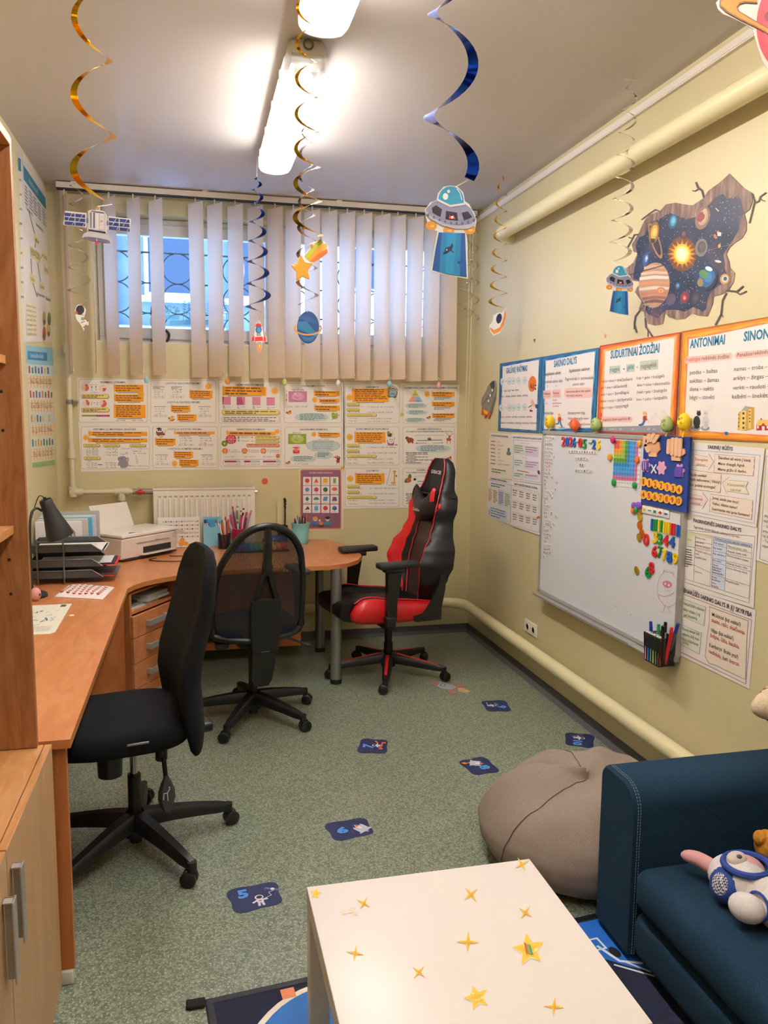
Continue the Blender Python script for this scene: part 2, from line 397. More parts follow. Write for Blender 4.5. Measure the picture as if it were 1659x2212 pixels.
def lamp(x, y0, y1, label):
    t = thing('ceiling_lamp', label, 'lamp', (x, (y0+y1)/2, H), 0, 'strip lights in one line on the ceiling')
    def shape(hw, z0, z1, ya, yb, r, m, k=6):
        rings = []
        for y, s_ in [(ya, .72)]+[(ya+.02, .93), (ya+.05, 1), (yb-.05, 1), (yb-.02, .93)]+[(yb, .72)]:
            h = hw*s_; zb = z1-(z1-z0)*(.55+.45*s_ if s_ < 1 else 1)
            rings.append([(x-h, y, z1), (x-h, y, zb+.03)]+[(x-h*math.cos(pi*i/k)*.98, y, zb+.026-.026*math.sin(pi*i/k)) for i in range(1, k)]+[(x+h, y, zb+.03), (x+h, y, z1)])
        return MB().loft(rings, m)
    b = MB(); b.rbox((x-.078, y0, H-.068), (x+.078, y1, H-.001), house, .03); b.build('housing', t)
    b = MB(); b.box((x-.060, y0+.05, H-.078), (x+.060, y1-.05, H-.071), mat('efece6', .3)); b.build('reflector', t)
    shape(.089, H-.138, H-.058, y0+.01, y1-.01, .02, diff).build('diffuser', t)
    for dx in (-.034, .034):
        MB().cyl((x+dx, y0+.12, H-.097), (x+dx, y1-.1, H-.097), .013, tube_m, n=12).build('tube', t)
        for ya, yb in ((y0+.07, y0+.12), (y1-.1, y1-.06)): MB().cyl((x+dx, ya, H-.097), (x+dx, yb, H-.097), .016, mat('cfcac0'), n=10).build('tube_holder', t)
    for sx in (-1, 1):
        for k in range(4):
            y = y0+.2+k*(y1-y0-.4)/3
            MB().rbox((x+sx*.091-.005, y-.012, H-.095), (x+sx*.091+.005, y+.012, H-.055), mat('d8d4cc', .3), .004).build('clip', t)
    b = MB(); b.tube(arc((x, y0-.004, H-.03), .018, 0, 360, 16), .004, mat('55504a'), 6, True); b.build('end_ring', t)
    return t
lamp(.462, 3.31, 4.73, 'white strip light on the ceiling nearer the window, whole length in view')
lamp(.472, .05, 1.40, 'white strip light added on the ceiling behind the camera, unseen, for front light')  # unseen lamp, added to brighten the fronts of cut-outs and the table top
lamp(.468, 1.62, 3.03, 'white strip light on the ceiling cut by the top of the photo')

# ---------------------------------------------------------------- pipes and radiator
pipe_m = mat('e8dcae', .35, name='cream_gloss_paint'); pipe_w = mat('d6ccb0', .45, name='off_white_plastic_pipe')
zp = 2.835; xp = XR-.1
pts = [(xp, YF, zp), (xp, 4.97, zp)]+[(XR-.1+.09*(1-math.cos(a)), 4.97+.09*math.sin(a), zp) for a in (.3, .6, .9, 1.2, 1.5)]+[(XR-.001, 5.062, zp)]
b = MB().tube(pts, .045, pipe_m, 20); o = b.build('heating_pipe'); tag(o, 'thick cream pipe along right wall just under the ceiling', 'pipe')
zl = .255; xl = XR-.085; R_ = .16; yl = YB-.085
pts = [(xl, YF, zl)]+[(xl, y, zl) for y in (1, 3, 4.5)]+[(xl-R_+R_*math.cos(a), yl-R_+R_*math.sin(a), zl) for a in [k*pi/16 for k in range(9)]]+[(x, yl, zl) for x in (1.4, .8, 0, -.4)]
b = MB().tube(pts, .038, pipe_m, 18); o = b.build('heating_pipe'); tag(o, 'cream pipe running low around the right and back walls above the skirting', 'pipe')
for (x, y, a, lb) in ((1058, 1352, .3, 'upper scrap of cream masking tape under the low pipe'), (1071, 1374, -.35, 'lower scrap of cream masking tape under the low pipe')):
    A = AR(.002).zoom(x, y, 1); A.sheet([(-5, -9), (3, -10), (5, 7), (-3, 8)], 'ddd2ac', .001); tag(A.mb.build('tape_scrap'), lb, 'tape')
t = thing('radiator_pipework', 'thin off-white pipe with red valve feeding the radiator', 'pipe', (-.8, 5.71, 1.14))
b = MB(); r = .017; yq = 5.71
b.tube([(-.806, yq, H-.002), (-.806, yq, 2.0), (-.806, yq, 1.13)], r, pipe_w, 12)
b.tube([(-.806, yq, 1.13), (-.36, yq, 1.13)], r, pipe_w, 12); b.tube([(-.493, yq, 1.13), (-.493, yq, .3)], r*.9, pipe_w, 12); b.build('pipe', t)
b = MB()
for p, q in (((-.806, yq, 1.10), (-.806, yq, 1.17)), ((-.825, yq, 1.13), (-.74, yq, 1.13)), ((-.54, yq, 1.13), (-.44, yq, 1.13)), ((-.493, yq, 1.12), (-.493, yq, 1.07)), ((-.806, yq, 1.36), (-.806, yq, 1.42)), ((-.806, yq, 2.05), (-.806, yq, 2.11))): b = MB().cyl(p, q, .026, pipe_w); b.build('joint', t)
b = MB(); b.cyl((-.42, yq, 1.13), (-.285, yq, 1.13), .02, mat('a8a49a', .3, .9)); b.cyl((-.39, yq, 1.13), (-.36, yq, 1.13), .028, mat('a8a49a', .3, .9), n=6); v = b.build('valve', t)
b = MB(); b.cyl((-.37, yq-.02, 1.13), (-.37, yq-.045, 1.13), .018, mat('b3231c', .35)); b.rbox((-.40, yq-.05, 1.122), (-.34, yq-.04, 1.138), mat('b3231c', .35), .004); b.build('valve_handle', v, label='red valve handle')
b = MB(); b.cyl((-.806, yq, 1.72), (-.806, yq, 1.75), .022, mat('9a968e', .3, .9)); b.rbox((-.785, yq-.01, 1.725), (-.755, yq+.05, 1.745), mat('9a968e', .3, .9), .003); b.build('pipe_clamp', t)
t = thing('radiator', 'white ribbed panel radiator under the window', 'radiator', (.06, 5.70, .35))
rm = mat('e2dacb', .4, name='radiator_enamel'); x0, x1, z0, z1 = -.285, .405, .55, 1.155
b = MB(); b.rbox((x0, 5.64, z0), (x1, 5.745, z1-.012), rm, .008)
k = int((x1-x0-.05)/.0355)
for i in range(k): b.rbox((x0+.03+i*.0355, 5.628, z0+.04), (x0+.053+i*.0355, 5.645, z1-.07), rm, .007)
b.build('panel', t)
b = MB()
for i in range(k): b.box((x0+.035+i*.0355, 5.6385, z1-.062), (x0+.055+i*.0355, 5.6395, z1-.052), mat('a79f92'))
b.build('slot_row', t)
b = MB(); b.box((x0, 5.636, z1-.012), (x1, 5.748, z1), rm)
for i in range(60): b.box((x0+.01+i*.0112, 5.65, z1), (x0+.015+i*.0112, 5.735, z1+.002), mat('b3ab9e'))
b.build('top_grille', t)
b = MB(); b.cyl((x1, 5.69, z1-.035), (x1+.018, 5.69, z1-.035), .009, mat('c8c2b8', .3, .8), n=6); b.build('bleed_valve', t)

# ---------------------------------------------------------------- vertical blind
slat_m = bpy.data.materials.new('beige_blind_fabric'); slat_m.use_nodes = True; ns = slat_m.node_tree.nodes; ls = slat_m.node_tree.links
ns.remove(ns['Principled BSDF']); df = ns.new('ShaderNodeBsdfDiffuse'); tl = ns.new('ShaderNodeBsdfTranslucent'); mx = ns.new('ShaderNodeMixShader'); mx.inputs[0].default_value = .55
df.inputs[0].default_value = (*rgb('f4e2cc'), 1); tl.inputs[0].default_value = (*rgb('faf0e6'), 1)
ls.new(df.outputs[0], mx.inputs[1]); ls.new(tl.outputs[0], mx.inputs[2]); ls.new(mx.outputs[0], ns['Material Output'].inputs[0])
BY = YB-.10
t = thing('vertical_blind', 'beige vertical slat blind hanging half open across the window', 'blind', (.6, BY, H))
b = MB(); b.box((-.83, BY-.025, H-.042), (2.005, BY+.025, H-.006), white_pl); b.box((-.83, BY-.02, H-.05), (2.005, BY-.012, H-.042), mat('3a3634')); b.box((-.83, BY+.012, H-.05), (2.005, BY+.02, H-.042), mat('3a3634'))
for x in (-.72, .1, 1.0, 1.8): b.box((x-.02, BY-.03, H-.008), (x+.02, BY+.03, H-.001), white_pl)
b.build('headrail', t, bev=.002)
right = [160, 211, 261, 312, 359, 445, 485.5, 529, 571, 613, 652, 692, 728, 766, 802, 840, 873, 911, 947, 983]
hooks = []; w_ = .127
for i, px in enumerate(right):
    ang = math.radians({0: -68, 1: -80, 2: -46, 3: -46, 4: -45}.get(i, -40)); xr = at(px, 812, 1, BY-.04).x
    cx = xr-w_/2*math.cos(ang); d = V((math.cos(ang), math.sin(ang), 0)); nn = V((-d.y, d.x, 0)); zt, zb = H-.075, 1.915+.006*math.sin(i*2.1)
    sw = .010*math.sin(i*1.7); c = V((cx, BY, 0)); b = MB(); rings = []
    for k in range(9):
        u = -w_/2+w_*k/8; rings.append((u, .0016*math.cos(pi*u/w_)))
    for z0_, z1_, th in ((zb+.045, zt, .0005), (zb, zb+.045, .0014)):
        R2 = []
        for z in (z0_, (z0_+z1_)/2, z1_):
            off = d*(sw*(zt-z)/1.2); zz = lambda u: z+(.012*u/w_ if z == zt else 0)
            R2.append([c+off+d*u+nn*(e+th)+V((0, 0, zz(u))) for u, e in rings]+[c+off+d*u+nn*(e-th)+V((0, 0, zz(u))) for u, e in rings[::-1]])
        b.loft(R2, slat_m)
    b.build('slat', t)
    MB().box((cx-.004, BY-.003, zt-.012), (cx+.004, BY+.003, H-.045), white_pl).build('carrier_clip', t)
    hooks.append(c+d*(sw+w_/2)+V((0, 0, zb+.022)))
b = MB()
for i, h_ in enumerate(hooks):
    b.ell(h_, (.005, .005, .011), mat('d8d0c2', .4), n=8, k=6)
    if i+1 < len(hooks):
        g = hooks[i+1]; sag = .02+.12*abs((g-h_).x)
        for k in range(1, 14):
            u = k/14; p = h_.lerp(g, u)-V((0, 0, sag*4*u*(1-u))); b.ell(p, (.0022, .0022, .0022), mat('c9bda6', .4), n=6, k=4)
b.build('bead_chain', t)
b = MB(); pts = [(1.975, BY-.02, H-.05), (1.972, BY-.03, 2.2), (1.965, BY-.03, 1.52), (1.955, BY-.03, 1.46), (1.945, BY-.03, 1.52), (1.95, BY-.03, 2.2), (1.955, BY-.02, H-.05)]
b.tube(spline(pts, 10), .003, mat('d8cfb4', .4), 6); b.build('pull_chain', t)
for i, (px, col, nm) in enumerate(((317, 'a9cfd6', 'pale blue'), (491, 'ef9a58', 'orange'), (614.5, 'c3d478', 'green'), (730, 'e8e2d8', 'white'), (840, '8fc6d0', 'turquoise'), (947, 'f0a3ae', 'pink'))):
    hk = min(hooks, key=lambda q: abs(q.x-at(px, 815, 1, BY-.05).x)); o_ = V((at(px, 815, 1, hk.y).x, hk.y-.016, hk.z))
    t = thing('easter_egg', f'small {nm} easter egg hanging from the blind chain', 'egg', o_-V((0, 0, .07)), 0, 'eggs hanging along the bottom of the blind')
    b = MB(); b.lathe([(0, -.024), (.010, -.021), (.0155, -.012), (.0168, -.002), (.0145, .009), (.009, .018), (0, .022)], o_-V((0, 0, .052)), mat(col, .45), 16); e = b.build('shell', t)
    b = MB(); rn = random.Random(i)
    for k in range(9):
        a = rn.uniform(0, 6.28); zz = rn.uniform(-.014, .01); rr2 = .0162-abs(zz+.003)*.25
        b.ell(o_-V((0, 0, .052-zz))+V((math.cos(a)*rr2, math.sin(a)*rr2, 0)), (.0013,)*3, mat('8a6f58'), n=6, k=4)
    b.build('speckle', t)
    MB().tube([o_+V((0, .012, 0)), o_+V((.006, 0, -.012)), o_-V((0, 0, .032)), o_+V((-.006, 0, -.012)), o_+V((-.002, .012, 0))], .0016, mat('e4ddd0'), 5).build('loop', t)
# ---------------------------------------------------------------- desk, drawers, bookcase, cabinets
beech = wood('orange_beech_veneer', 'bb7243', 'c7814f', 'd08d5c', (1.2, 6, 6), 3.0, .3, 1.0)
beech_l = wood('orange_beech_veneer_lengthwise', 'bb7243', 'c7814f', 'd08d5c', (6, 1.2, 6), 3.0, .3, 1.0)
beech_v = wood('orange_beech_panel', 'a9602f', 'b86d3a', 'c07845', (7, 7, 1.0), 3.0, .4, 1.0)
beech_e = mat('c07a44', .4, name='beech_edge_band')
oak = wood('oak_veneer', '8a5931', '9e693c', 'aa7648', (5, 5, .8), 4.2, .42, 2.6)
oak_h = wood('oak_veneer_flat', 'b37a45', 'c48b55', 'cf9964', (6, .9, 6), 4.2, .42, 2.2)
lam = wood('pale_maple_laminate', 'bd966c', 'c49d74', 'caa57d', (7, 7, 1.2), 2.5, .45, .8)
alu = mat('b9b6b2', .35, .45, name='brushed_aluminium')
DZ = .755
t = thing('corner_desk', 'orange beech corner desk with a rounded peninsula end on steel legs', 'desk', (-.3, 4.6, 0))
XF, YE = -.357, 2.30
inner = [(XF, 4.30)]+[(XF*(1-u)**2+2*u*(1-u)*(-.27)+u*u*.40, 4.30*(1-u)**2+2*u*(1-u)*4.66+u*u*4.735) for u in (.12, .25, .38, .5, .62, .75, .88)]+[(.40, 4.735)]
tip = [(.60, 4.722), (.78, 4.73), (.90, 4.785), (.99, 4.89), (1.045, 5.04), (1.055, 5.22), (1.03, 5.44), (.985, 5.60), (.92, 5.765)]
out = [(XL+.002, YE), (XF, YE)]+inner+tip+[(XL+.002, 5.765)]
b = MB(); b.prism(out, (0, 0, DZ-.026), (1, 0, 0), (0, 1, 0), .026, beech_l, beech_e); b.build('desktop', t, bev=.002)
b = MB(); b.box((XL+.03, YE+.02, .045), (XF-.018, YE+.045, DZ-.027), beech_v); b.box((XF-.018, YE+.02, .045), (XF-.016, YE+.045, DZ-.027), beech_e); b.build('end_panel', t)
b = MB(); b.rbox((XF-.07, YE+.012, .001), (XF-.020, YE+.05, .044), mat('d8d2cc', .5), .004); b.build('foot_cap', t, label='white plastic foot under the end panel')
b = MB(); b.box((XL+.03, 4.24, .02), (XF-.02, 4.265, DZ-.027), beech_v); b.build('support_panel', t)
b = MB(); b.box((XL+.004, YE+.1, .35), (XL+.022, 5.6, DZ-.027), beech_v); b.build('back_panel', t)
b = MB(); b.box((-.6, 5.30, .10), (.68, 5.318, DZ-.027), beech_v); b.build('modesty_panel', t)
for x, y in ((.83, 4.775), (.836, 5.47)):
    b = MB(); b.cyl((x, y, .03), (x, y, DZ-.027), .034, mat('9c9c9a', .36, .75, name='grey_steel_leg'), n=24); lg = b.build('leg', t)
    b = MB(); b.cyl((x, y, .001), (x, y, .03), .036, mat('151515', .4), r1=.0355, n=24); b.build('rubber_foot', lg)
# pedestal set across the corner
d = V((.5, .866, 0)).normalized(); nn = V((d.y, -d.x, 0)); A0 = V((-.352, 4.335, 0)); Rz = Matrix((d, -nn, V((0, 0, 1)))).transposed()
t = thing('drawer_pedestal', 'beech drawer pedestal set across the desk corner, open shelf on top', 'drawers', A0+d*.2-nn*.2)
def pb(b, u0, u1, w0, w1, z0, z1, m):   # u along the front, w back from it
    vs = [A0+d*u-nn*w_+V((0, 0, z)) for z in (z0, z1) for w_ in (w0, w1) for u in (u0, u1)]
    return b.add(vs, [(0, 2, 3, 1), (4, 5, 7, 6), (0, 1, 5, 4), (2, 6, 7, 3), (0, 4, 6, 2), (1, 3, 7, 5)], m)
b = MB(); PW = .46
pb(b, 0, .016, .0, .40, .06, .71, beech_v); pb(b, PW-.016, PW, .0, .40, .06, .71, beech_v); pb(b, .016, PW-.016, .38, .40, .06, .71, beech_v)
pb(b, .016, PW-.016, .012, .38, .595, .612, beech); pb(b, .016, PW-.016, .02, .38, .06, .075, beech_v); pb(b, .016, PW-.016, .02, .38, .70, .71, beech_v)
b.build('body', t)
for z0, z1 in ((.475, .592), (.335, .471), (.195, .331), (.078, .191)):
    b = MB(); pb(b, .001, PW-.001, -.018, 0, z0, z1, beech); dr = b.build('drawer', t, bev=.0015)
    zc = (z0+z1)/2; b = MB(); pb(b, .115, .30, -.047, -.040, zc-.016, zc+.016, alu); pb(b, .115, .13, -.040, -.018, zc-.016, zc+.016, alu); pb(b, .285, .30, -.040, -.018, zc-.016, zc+.016, alu); b.build('handle', dr, bev=.001)
for i, (u0, u1, w0, z0, z1, c, rot) in enumerate(((.03, .33, .03, .613, .619, 'd6d2c8', .12), (.05, .37, .05, .6195, .626, '9da5a8', -.1), (.20, .42, .02, .6265, .640, 'cfcabd', .05), (.03, .19, .08, .6265, .634, '3a3b40', .0), (.22, .43, .04, .6405, .657, 'b9bcbc', -.06))):
    b = MB(); vs = [A0+d*(u+rot*(w_-.1))-nn*w_+V((0, 0, z)) for z in (z0, z1) for w_ in (w0, .30) for u in (u0, u1)]
    b.add(vs, [(0, 2, 3, 1), (4, 5, 7, 6), (0, 1, 5, 4), (2, 6, 7, 3), (0, 4, 6, 2), (1, 3, 7, 5)], c)
    tag(b.build('paper_bundle'), ('white sheets at the bottom of the pedestal shelf', 'grey-blue folder lying on the lowest sheets in the pedestal', 'cream sheets near the right side of the pedestal shelf', 'dark folder at the left of the pedestal shelf', 'grey sheets topmost at the right of the pedestal shelf')[i], 'papers', 'papers in the pedestal shelf')
# lower cabinets and the open bookcase above them
XC = -.402
def cabinet(y0, y1, z1, label, hy, xc=XC, door_y=None):
    t = thing('cabinet', label, 'cabinet', (XL+.25, (y0+y1)/2, 0), 0, 'pale cabinets under the bookcase')
    b = MB(); b.box((XL+.002, y0, .002), (xc-.02, y1, z1-.02), lam); b.build('body', t)
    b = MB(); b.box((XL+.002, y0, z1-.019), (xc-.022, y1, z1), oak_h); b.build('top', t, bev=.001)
    b = MB(); b.box((xc-.019, y0+.002, .03), (xc-.001, y1-.002, z1-.001), lam); b.box((xc-.019, y0+.002, z1-.001), (xc-.001, y1-.002, z1+.0005), oak_h); dd = b.build('door', t, bev=.001)
    b = MB(); z0_, z1_ = hy[1], hy[2]
    b.box((xc+.019, hy[0]-.002, z0_), (xc+.023, hy[0]+.028, z1_), alu); b.box((xc+.001, hy[0]+.018, z0_), (xc+.02, hy[0]+.0225, z1_), alu)
    b.box((xc+.001, hy[0]+.0, z1_-.004), (xc+.022, hy[0]+.024, z1_), alu); b.build('handle', dd, bev=.001)
    return t
cabinet(1.725, 2.285, .752, 'pale cabinet door with long metal handle next to the desk end', (1.745, .525, .70))
cabinet(1.16, 1.722, .752, 'pale cabinet door at the lower left corner of the photo', (1.66, .49, .672), XC-.0)
t = thing('bookcase', 'tall oak bookcase with empty shelves standing on the cabinets', 'bookcase', (XL+.25, 1.75, .754))
XB = -.437; ZT = 2.356; y0, y1 = 1.162, 2.283
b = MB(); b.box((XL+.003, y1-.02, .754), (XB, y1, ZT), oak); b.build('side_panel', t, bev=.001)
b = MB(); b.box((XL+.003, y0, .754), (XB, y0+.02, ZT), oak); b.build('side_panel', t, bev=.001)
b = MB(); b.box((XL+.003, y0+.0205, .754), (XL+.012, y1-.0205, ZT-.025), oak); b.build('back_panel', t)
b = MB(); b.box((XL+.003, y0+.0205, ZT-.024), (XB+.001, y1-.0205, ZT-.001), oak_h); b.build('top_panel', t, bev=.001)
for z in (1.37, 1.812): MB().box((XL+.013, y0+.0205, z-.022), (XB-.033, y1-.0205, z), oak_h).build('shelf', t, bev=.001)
b = MB()
for x in (at(20, 1209, 1, 2.263).x, -.8):
    for z in (at(20, 1209, 1, 2.263).z, at(23, 1283, 1, 2.263).z, 1.62, 1.72): b.cyl((x, y1-.0208, z), (x, y1-.0199, z), .004, mat('1d120b'), n=10)
b.build('peg_hole_row', t)

# ---------------------------------------------------------------- white table and rug
wht = mat('efe6e0', .32, name='white_lacquer'); wht_s = mat('c9bfb4', .4, name='white_lacquer_edge')
TZ = .48; TX0, TX1, TY0, TY1 = .254, .860, 1.286, 1.890
t = thing('side_table', 'square white table with yellow star stickers on its top', 'table', ((TX0+TX1)/2, (TY0+TY1)/2, .01))
MB().rbox((TX0, TY0, TZ-.05), (TX1, TY1, TZ), wht, .002).build('tabletop', t)
for x in (TX0+.001, TX1-.051):
    for y in (TY0+.001, TY1-.051): MB().rbox((x, y, .0095), (x+.05, y+.05, TZ-.0505), wht, .002).build('leg', t)
y1_, y2_, yd = 'efc23a', 'f4d56a', 'e0a028'
for i, (x, y, R_, k, rot) in enumerate(((682, 1931, 11, 5, -80), (785, 1952, 14, 4, -60), (1017, 1933, 17, 4, -40), (1127, 1868, 14, 4, -30), (1135, 1972, 15, 4, -55), (1011, 2036, 21, 4, -88), (1143, 2052, 31, 5, -100), (767, 2060, 16, 4, -80), (905, 2101, 15, 4, -50), (1030, 2156, 24, 5, -110), (1197, 2176, 19, 4, -85))):
    A = Art((0, 0, TZ), (0, 0, 1), (1, 0, 0), (0, 1, 0), .0006).zoom(0, 0, 1); e = 'f7e6c8'
    A.star(x, y, R_*1.25, R_*(.30 if k == 4 else .62), k, e, 0, rot, 1.0); A.star(x, y, R_*1.15, R_*(.27 if k == 4 else .52), k, y1_ if k == 4 else 'f0c948', 1, rot, 1.0)
    A.star(x+1, y+1, R_*.62, R_*(.13 if k == 4 else .3), k, yd if k == 4 else 'e9b93a', 2, rot)
    if i == 6:
        for j, c in enumerate(('c8503a', '8aa04a', '4f8a56')): A.poly([(1131+j*5, 2037+j*2.5), (1136+j*5, 2039.5+j*2.5), (1142+j*5, 2062+j), (1137+j*5, 2062+j)], c, 4.5)
    if k == 5 and R_ > 20:
        for q in range(6): A.el(x+R_*.5*math.cos(q*1.7), y+R_*.35*math.sin(q*2.3), R_*.12, R_*.09, 'f8e08a', 3)
    A.mb.build('star_sticker', t)
A = Art((0, 0, TZ), (0, 0, 1), (1, 0, 0), (0, 1, 0), .0005).zoom(0, 0, 1)
for x, y in ((742, 1972), (757, 1969), (768, 1974), (762, 1966)): A.star(x, y, 8, 3, 4, 'eed9be', 0, x)
A.mb.build('peeled_sticker_mark', t)
rux = V((.995, .095, 0)).normalized(); ruy = V((rux.y, -rux.x, 0)); RO = V((-.002, 2.156, .0015))
rug_m = textured('navy_rug_pile', [(.3, '0b1024'), (.7, '121a38')], 160, 2, rough=.95, bmp=.4)
t = thing('rug', 'dark navy rug with a blue space pattern under the white table', 'rug', RO)
b = MB(); vs = [(0, 0), (1.3, 0), (1.3, 1.95), (0, 1.95)]
b.prism([(x, y) for x, y in vs], RO, rux, -ruy, .007, rug_m); 
b = MB(); q = [RO+rux*x+ruy*y for x, y in vs]; b.add(q+[p+V((0, 0, .007)) for p in q], [(0, 1, 2, 3), (7, 6, 5, 4), (0, 4, 5, 1), (1, 5, 6, 2), (2, 6, 7, 3), (3, 7, 4, 0)], rug_m); b.build('pile', t)
A = Art(RO, (0, 0, 1), rux, ruy, .0075); A.uv()
A.line([(.012, .012), (1.288, .012), (1.288, 1.938), (.012, 1.938)], .018, '06070c', 0, True)
A.el(.34, .37, .295, .335, 'efe6d2', 0, 0, 0, 360, 48); A.el(.34, .37, .277, .317, '1667b8', 1, 0, 0, 360, 48)
for dx, w2 in ((.06, .011), (.13, .009), (.20, .008)): A.line([(.34+.0+dx*math.sin(u)*1.3-.05, .37-.30*math.cos(u)) for u in [k*pi/12 for k in range(1, 12)]], w2, 'efe6d2', 2)
A.poly([(.08, .30), (.26, .20), (.40, .25), (.30, .42), (.10, .5)], '1e8fc4', 2); A.line([(.10, .24), (.2, .21), (.3, .27)], .01, 'efe6d2', 3)
A.poly([(.33, .045), (.60, .03), (.60, .12), (.50, .15), (.40, .09)], 'e8952c', 1)
for x in (.45, .5, .55): A.line([(x-.03, .05), (x, .13)], .008, 'f4c070', 2)
A.rect(.21, .03, .25, .07, 'e88a5c', 1)
A.poly([(1.10, .03), (1.29, .03), (1.29, .30), (1.24, .26), (1.10, .12)], '1a66c4', 1)
for k in range(3): A.box(1.12+.03*k, .045+.035*k, 1.16+.03*k, .075+.045*k, .007, 'e6eef4', 2)
A.el(1.235, .19, .016, .025, '080a12', 2); A.line([(1.20, .15), (1.225, .23), (1.285, .26)], .010, 'e6eef4', 2)
for k in range(2): A.line([(1.20+.04*k, .24+.0*k), (1.285, .32-.02*k)], .007, 'dfe8f2', 2)
A.mb.build('pattern', t)
b = MB(); b.rbox((-.055, 2.13, .002), (-.002, 2.165, .012), mat('0c0c10', .9), .004); b.build('corner_tie', t)

# ---------------------------------------------------------------- sofa
def fabric(name, a, b_, sc=420, bm_=.5):
    m = textured(name, [(.35, a), (.65, b_)], sc, 2, rough=.95, bmp=bm_, dist=.0015, spec=.2, stretch=(1, 1, 1.6)); return m
sf = fabric('dark_teal_blue_upholstery', '0f202f', '1b384e'); stitch = mat('7d8a94', .8)
t = thing('sofa', 'dark teal blue sofa cut by the right edge of the photo', 'sofa', (1.6, 1.5, 0))
SX, SY0, SY1, AZ = 1.258, 2.03, 2.235, .567
def rprofile(y0, y1, z1, r, k=6):
    p = [(y0, .035)]+[(y0+r-r*math.cos(a), z1-r+r*math.sin(a)) for a in [pi/2*i/k for i in range(k+1)]]+[(y1-r*.5+r*.5*math.sin(a), z1-r*.5+r*.5*math.cos(a)) for a in [pi/2*i/k for i in range(k+1)]]+[(y1, .035)]
    return p
pr_ = rprofile(SY0, SY1, AZ, .075)
b = MB(); b.loft([[V((x, ym+(y-ym)*s_, .035+(z-.035)*s2)) for y, z in pr_] for x, s_, s2, ym in ((SX, .955, .985, 2.13), (SX+.006, .985, .996, 2.13), (SX+.02, 1, 1, 2.13), (1.6, 1, 1, 2.13), (1.875, 1, 1, 2.13))], sf); b.build('armrest', t)
b = MB()
for off in (0, .008):
    pts = [V((SX+.012+off, y-.0015, z+.0015)) for y, z in rprofile(SY0+.001, SY1, AZ+.001, .075)[:-7]]
    for i in range(len(pts)-1):
        L_ = (pts[i+1]-pts[i]).length; k = max(1, int(L_/.009))
        for j in range(k): b.tube([pts[i].lerp(pts[i+1], (j+.15)/k), pts[i].lerp(pts[i+1], (j+.75)/k)], .0011, stitch, 4)
b.build('seam_stitching', t)
b = MB(); b.rbox((SX-.005, .45, .20), (1.70, SY0-.004, .335), sf, .045, 4); b.build('seat_cushion', t)
b = MB(); b.rbox((SX+.006, .45, .045), (1.70, SY0-.005, .188), sf, .03, 3); b.build('base_drawer', t)
b = MB(); b.rbox((SX+.03, .45, .188), (1.70, SY0-.006, .20), sf, .003); b.build('shadow_gap_panel', t)
b = MB(); b.rbox((1.705, .45, .04), (1.875, SY0-.003, .74), sf, .06, 4); b.build('backrest', t)
for x in (1.30, 1.8):
    for y in (.55, 2.13): MB().box((x, y, .0095), (x+.05, y+.05, .036), mat('141414')).build('foot', t)

# ---------------------------------------------------------------- bean bag
bag = textured('taupe_woven_fabric', [(.3, '84766b'), (.7, '9c8c80')], 260, 3, rough=.95, bmp=.5, dist=.0015, spec=.15, stretch=(1, 1.8, 1))
t = thing('bean_bag', 'slumped taupe bean bag behind the sofa arm', 'bean bag', (1.44, 2.66, 0))
b = MB(); rings = []; n = 56; c = V((1.425, 2.64, 0))
prof = [(.02, .0), (.22, .0), (.33, .012), (.40, .05), (.432, .11), (.437, .18), (.41, .255), (.355, .325), (.28, .375), (.19, .405), (.10, .40), (.04, .385), (.004, .38)]
fine = []
for i in range(len(prof)-1):
    for k in range(3):
        u = k/3; fine.append((prof[i][0]*(1-u)+prof[i+1][0]*u, prof[i][1]*(1-u)+prof[i+1][1]*u))
fine.append(prof[-1])
def sm(a, b_, x):
    u = max(0, min(1, (x-a)/(b_-a))); return u*u*(3-2*u)
for r, z in fine:
    ring = []; r *= .925; z *= .79
    for k in range(n):
        a = 2*pi*k/n; q = sm(.05, .3, z)
        R2 = r*(1+.035*math.sin(3*a+.6)*q+.02*math.sin(7*a+9*z)*q+.012*math.sin(13*a-14*z)*q); zz = z
        fold = math.exp(-((math.sin((a-2.45)/2)*2)/.24)**2); zz -= .115*fold*sm(.12, .27, z)*sm(.0, .2, r)
        zz += .045*math.exp(-((math.sin((a-2.9)/2)*2)/.55)**2)*sm(.16, .3, z); zz += .045*math.exp(-((math.sin((a-.9)/2)*2)/.6)**2)*sm(.2, .38, z)
        zz += (.010*math.sin(5*a+r*22)+.006*math.sin(9*a-r*30))*sm(.12, .28, z)*sm(.06, .22, r)
        ring.append(c+V((R2*math.cos(a), R2*math.sin(a)*.98, max(zz, 0)+.001)))
    rings.append(ring)
b.loft(rings, bag); bo = b.build('bag', t, sharp=75)
b = MB()
def onbag(a, i):
    k = a/(2*pi)*n; return rings[i][int(k) % n].lerp(rings[i][(int(k)+1) % n], k-int(k))
for a_, am in ((3.35, .75), (1.35, .2)):
    pts = [onbag((a_+am*(i/len(rings))**2) % (2*pi), i)+V((math.cos(a_), math.sin(a_), .5))*.0015 for i in range(6, len(rings)-1)]
    b.tube(spline(pts, 3), .002, mat('5c5047', .9), 6)
b.build('seam', t)
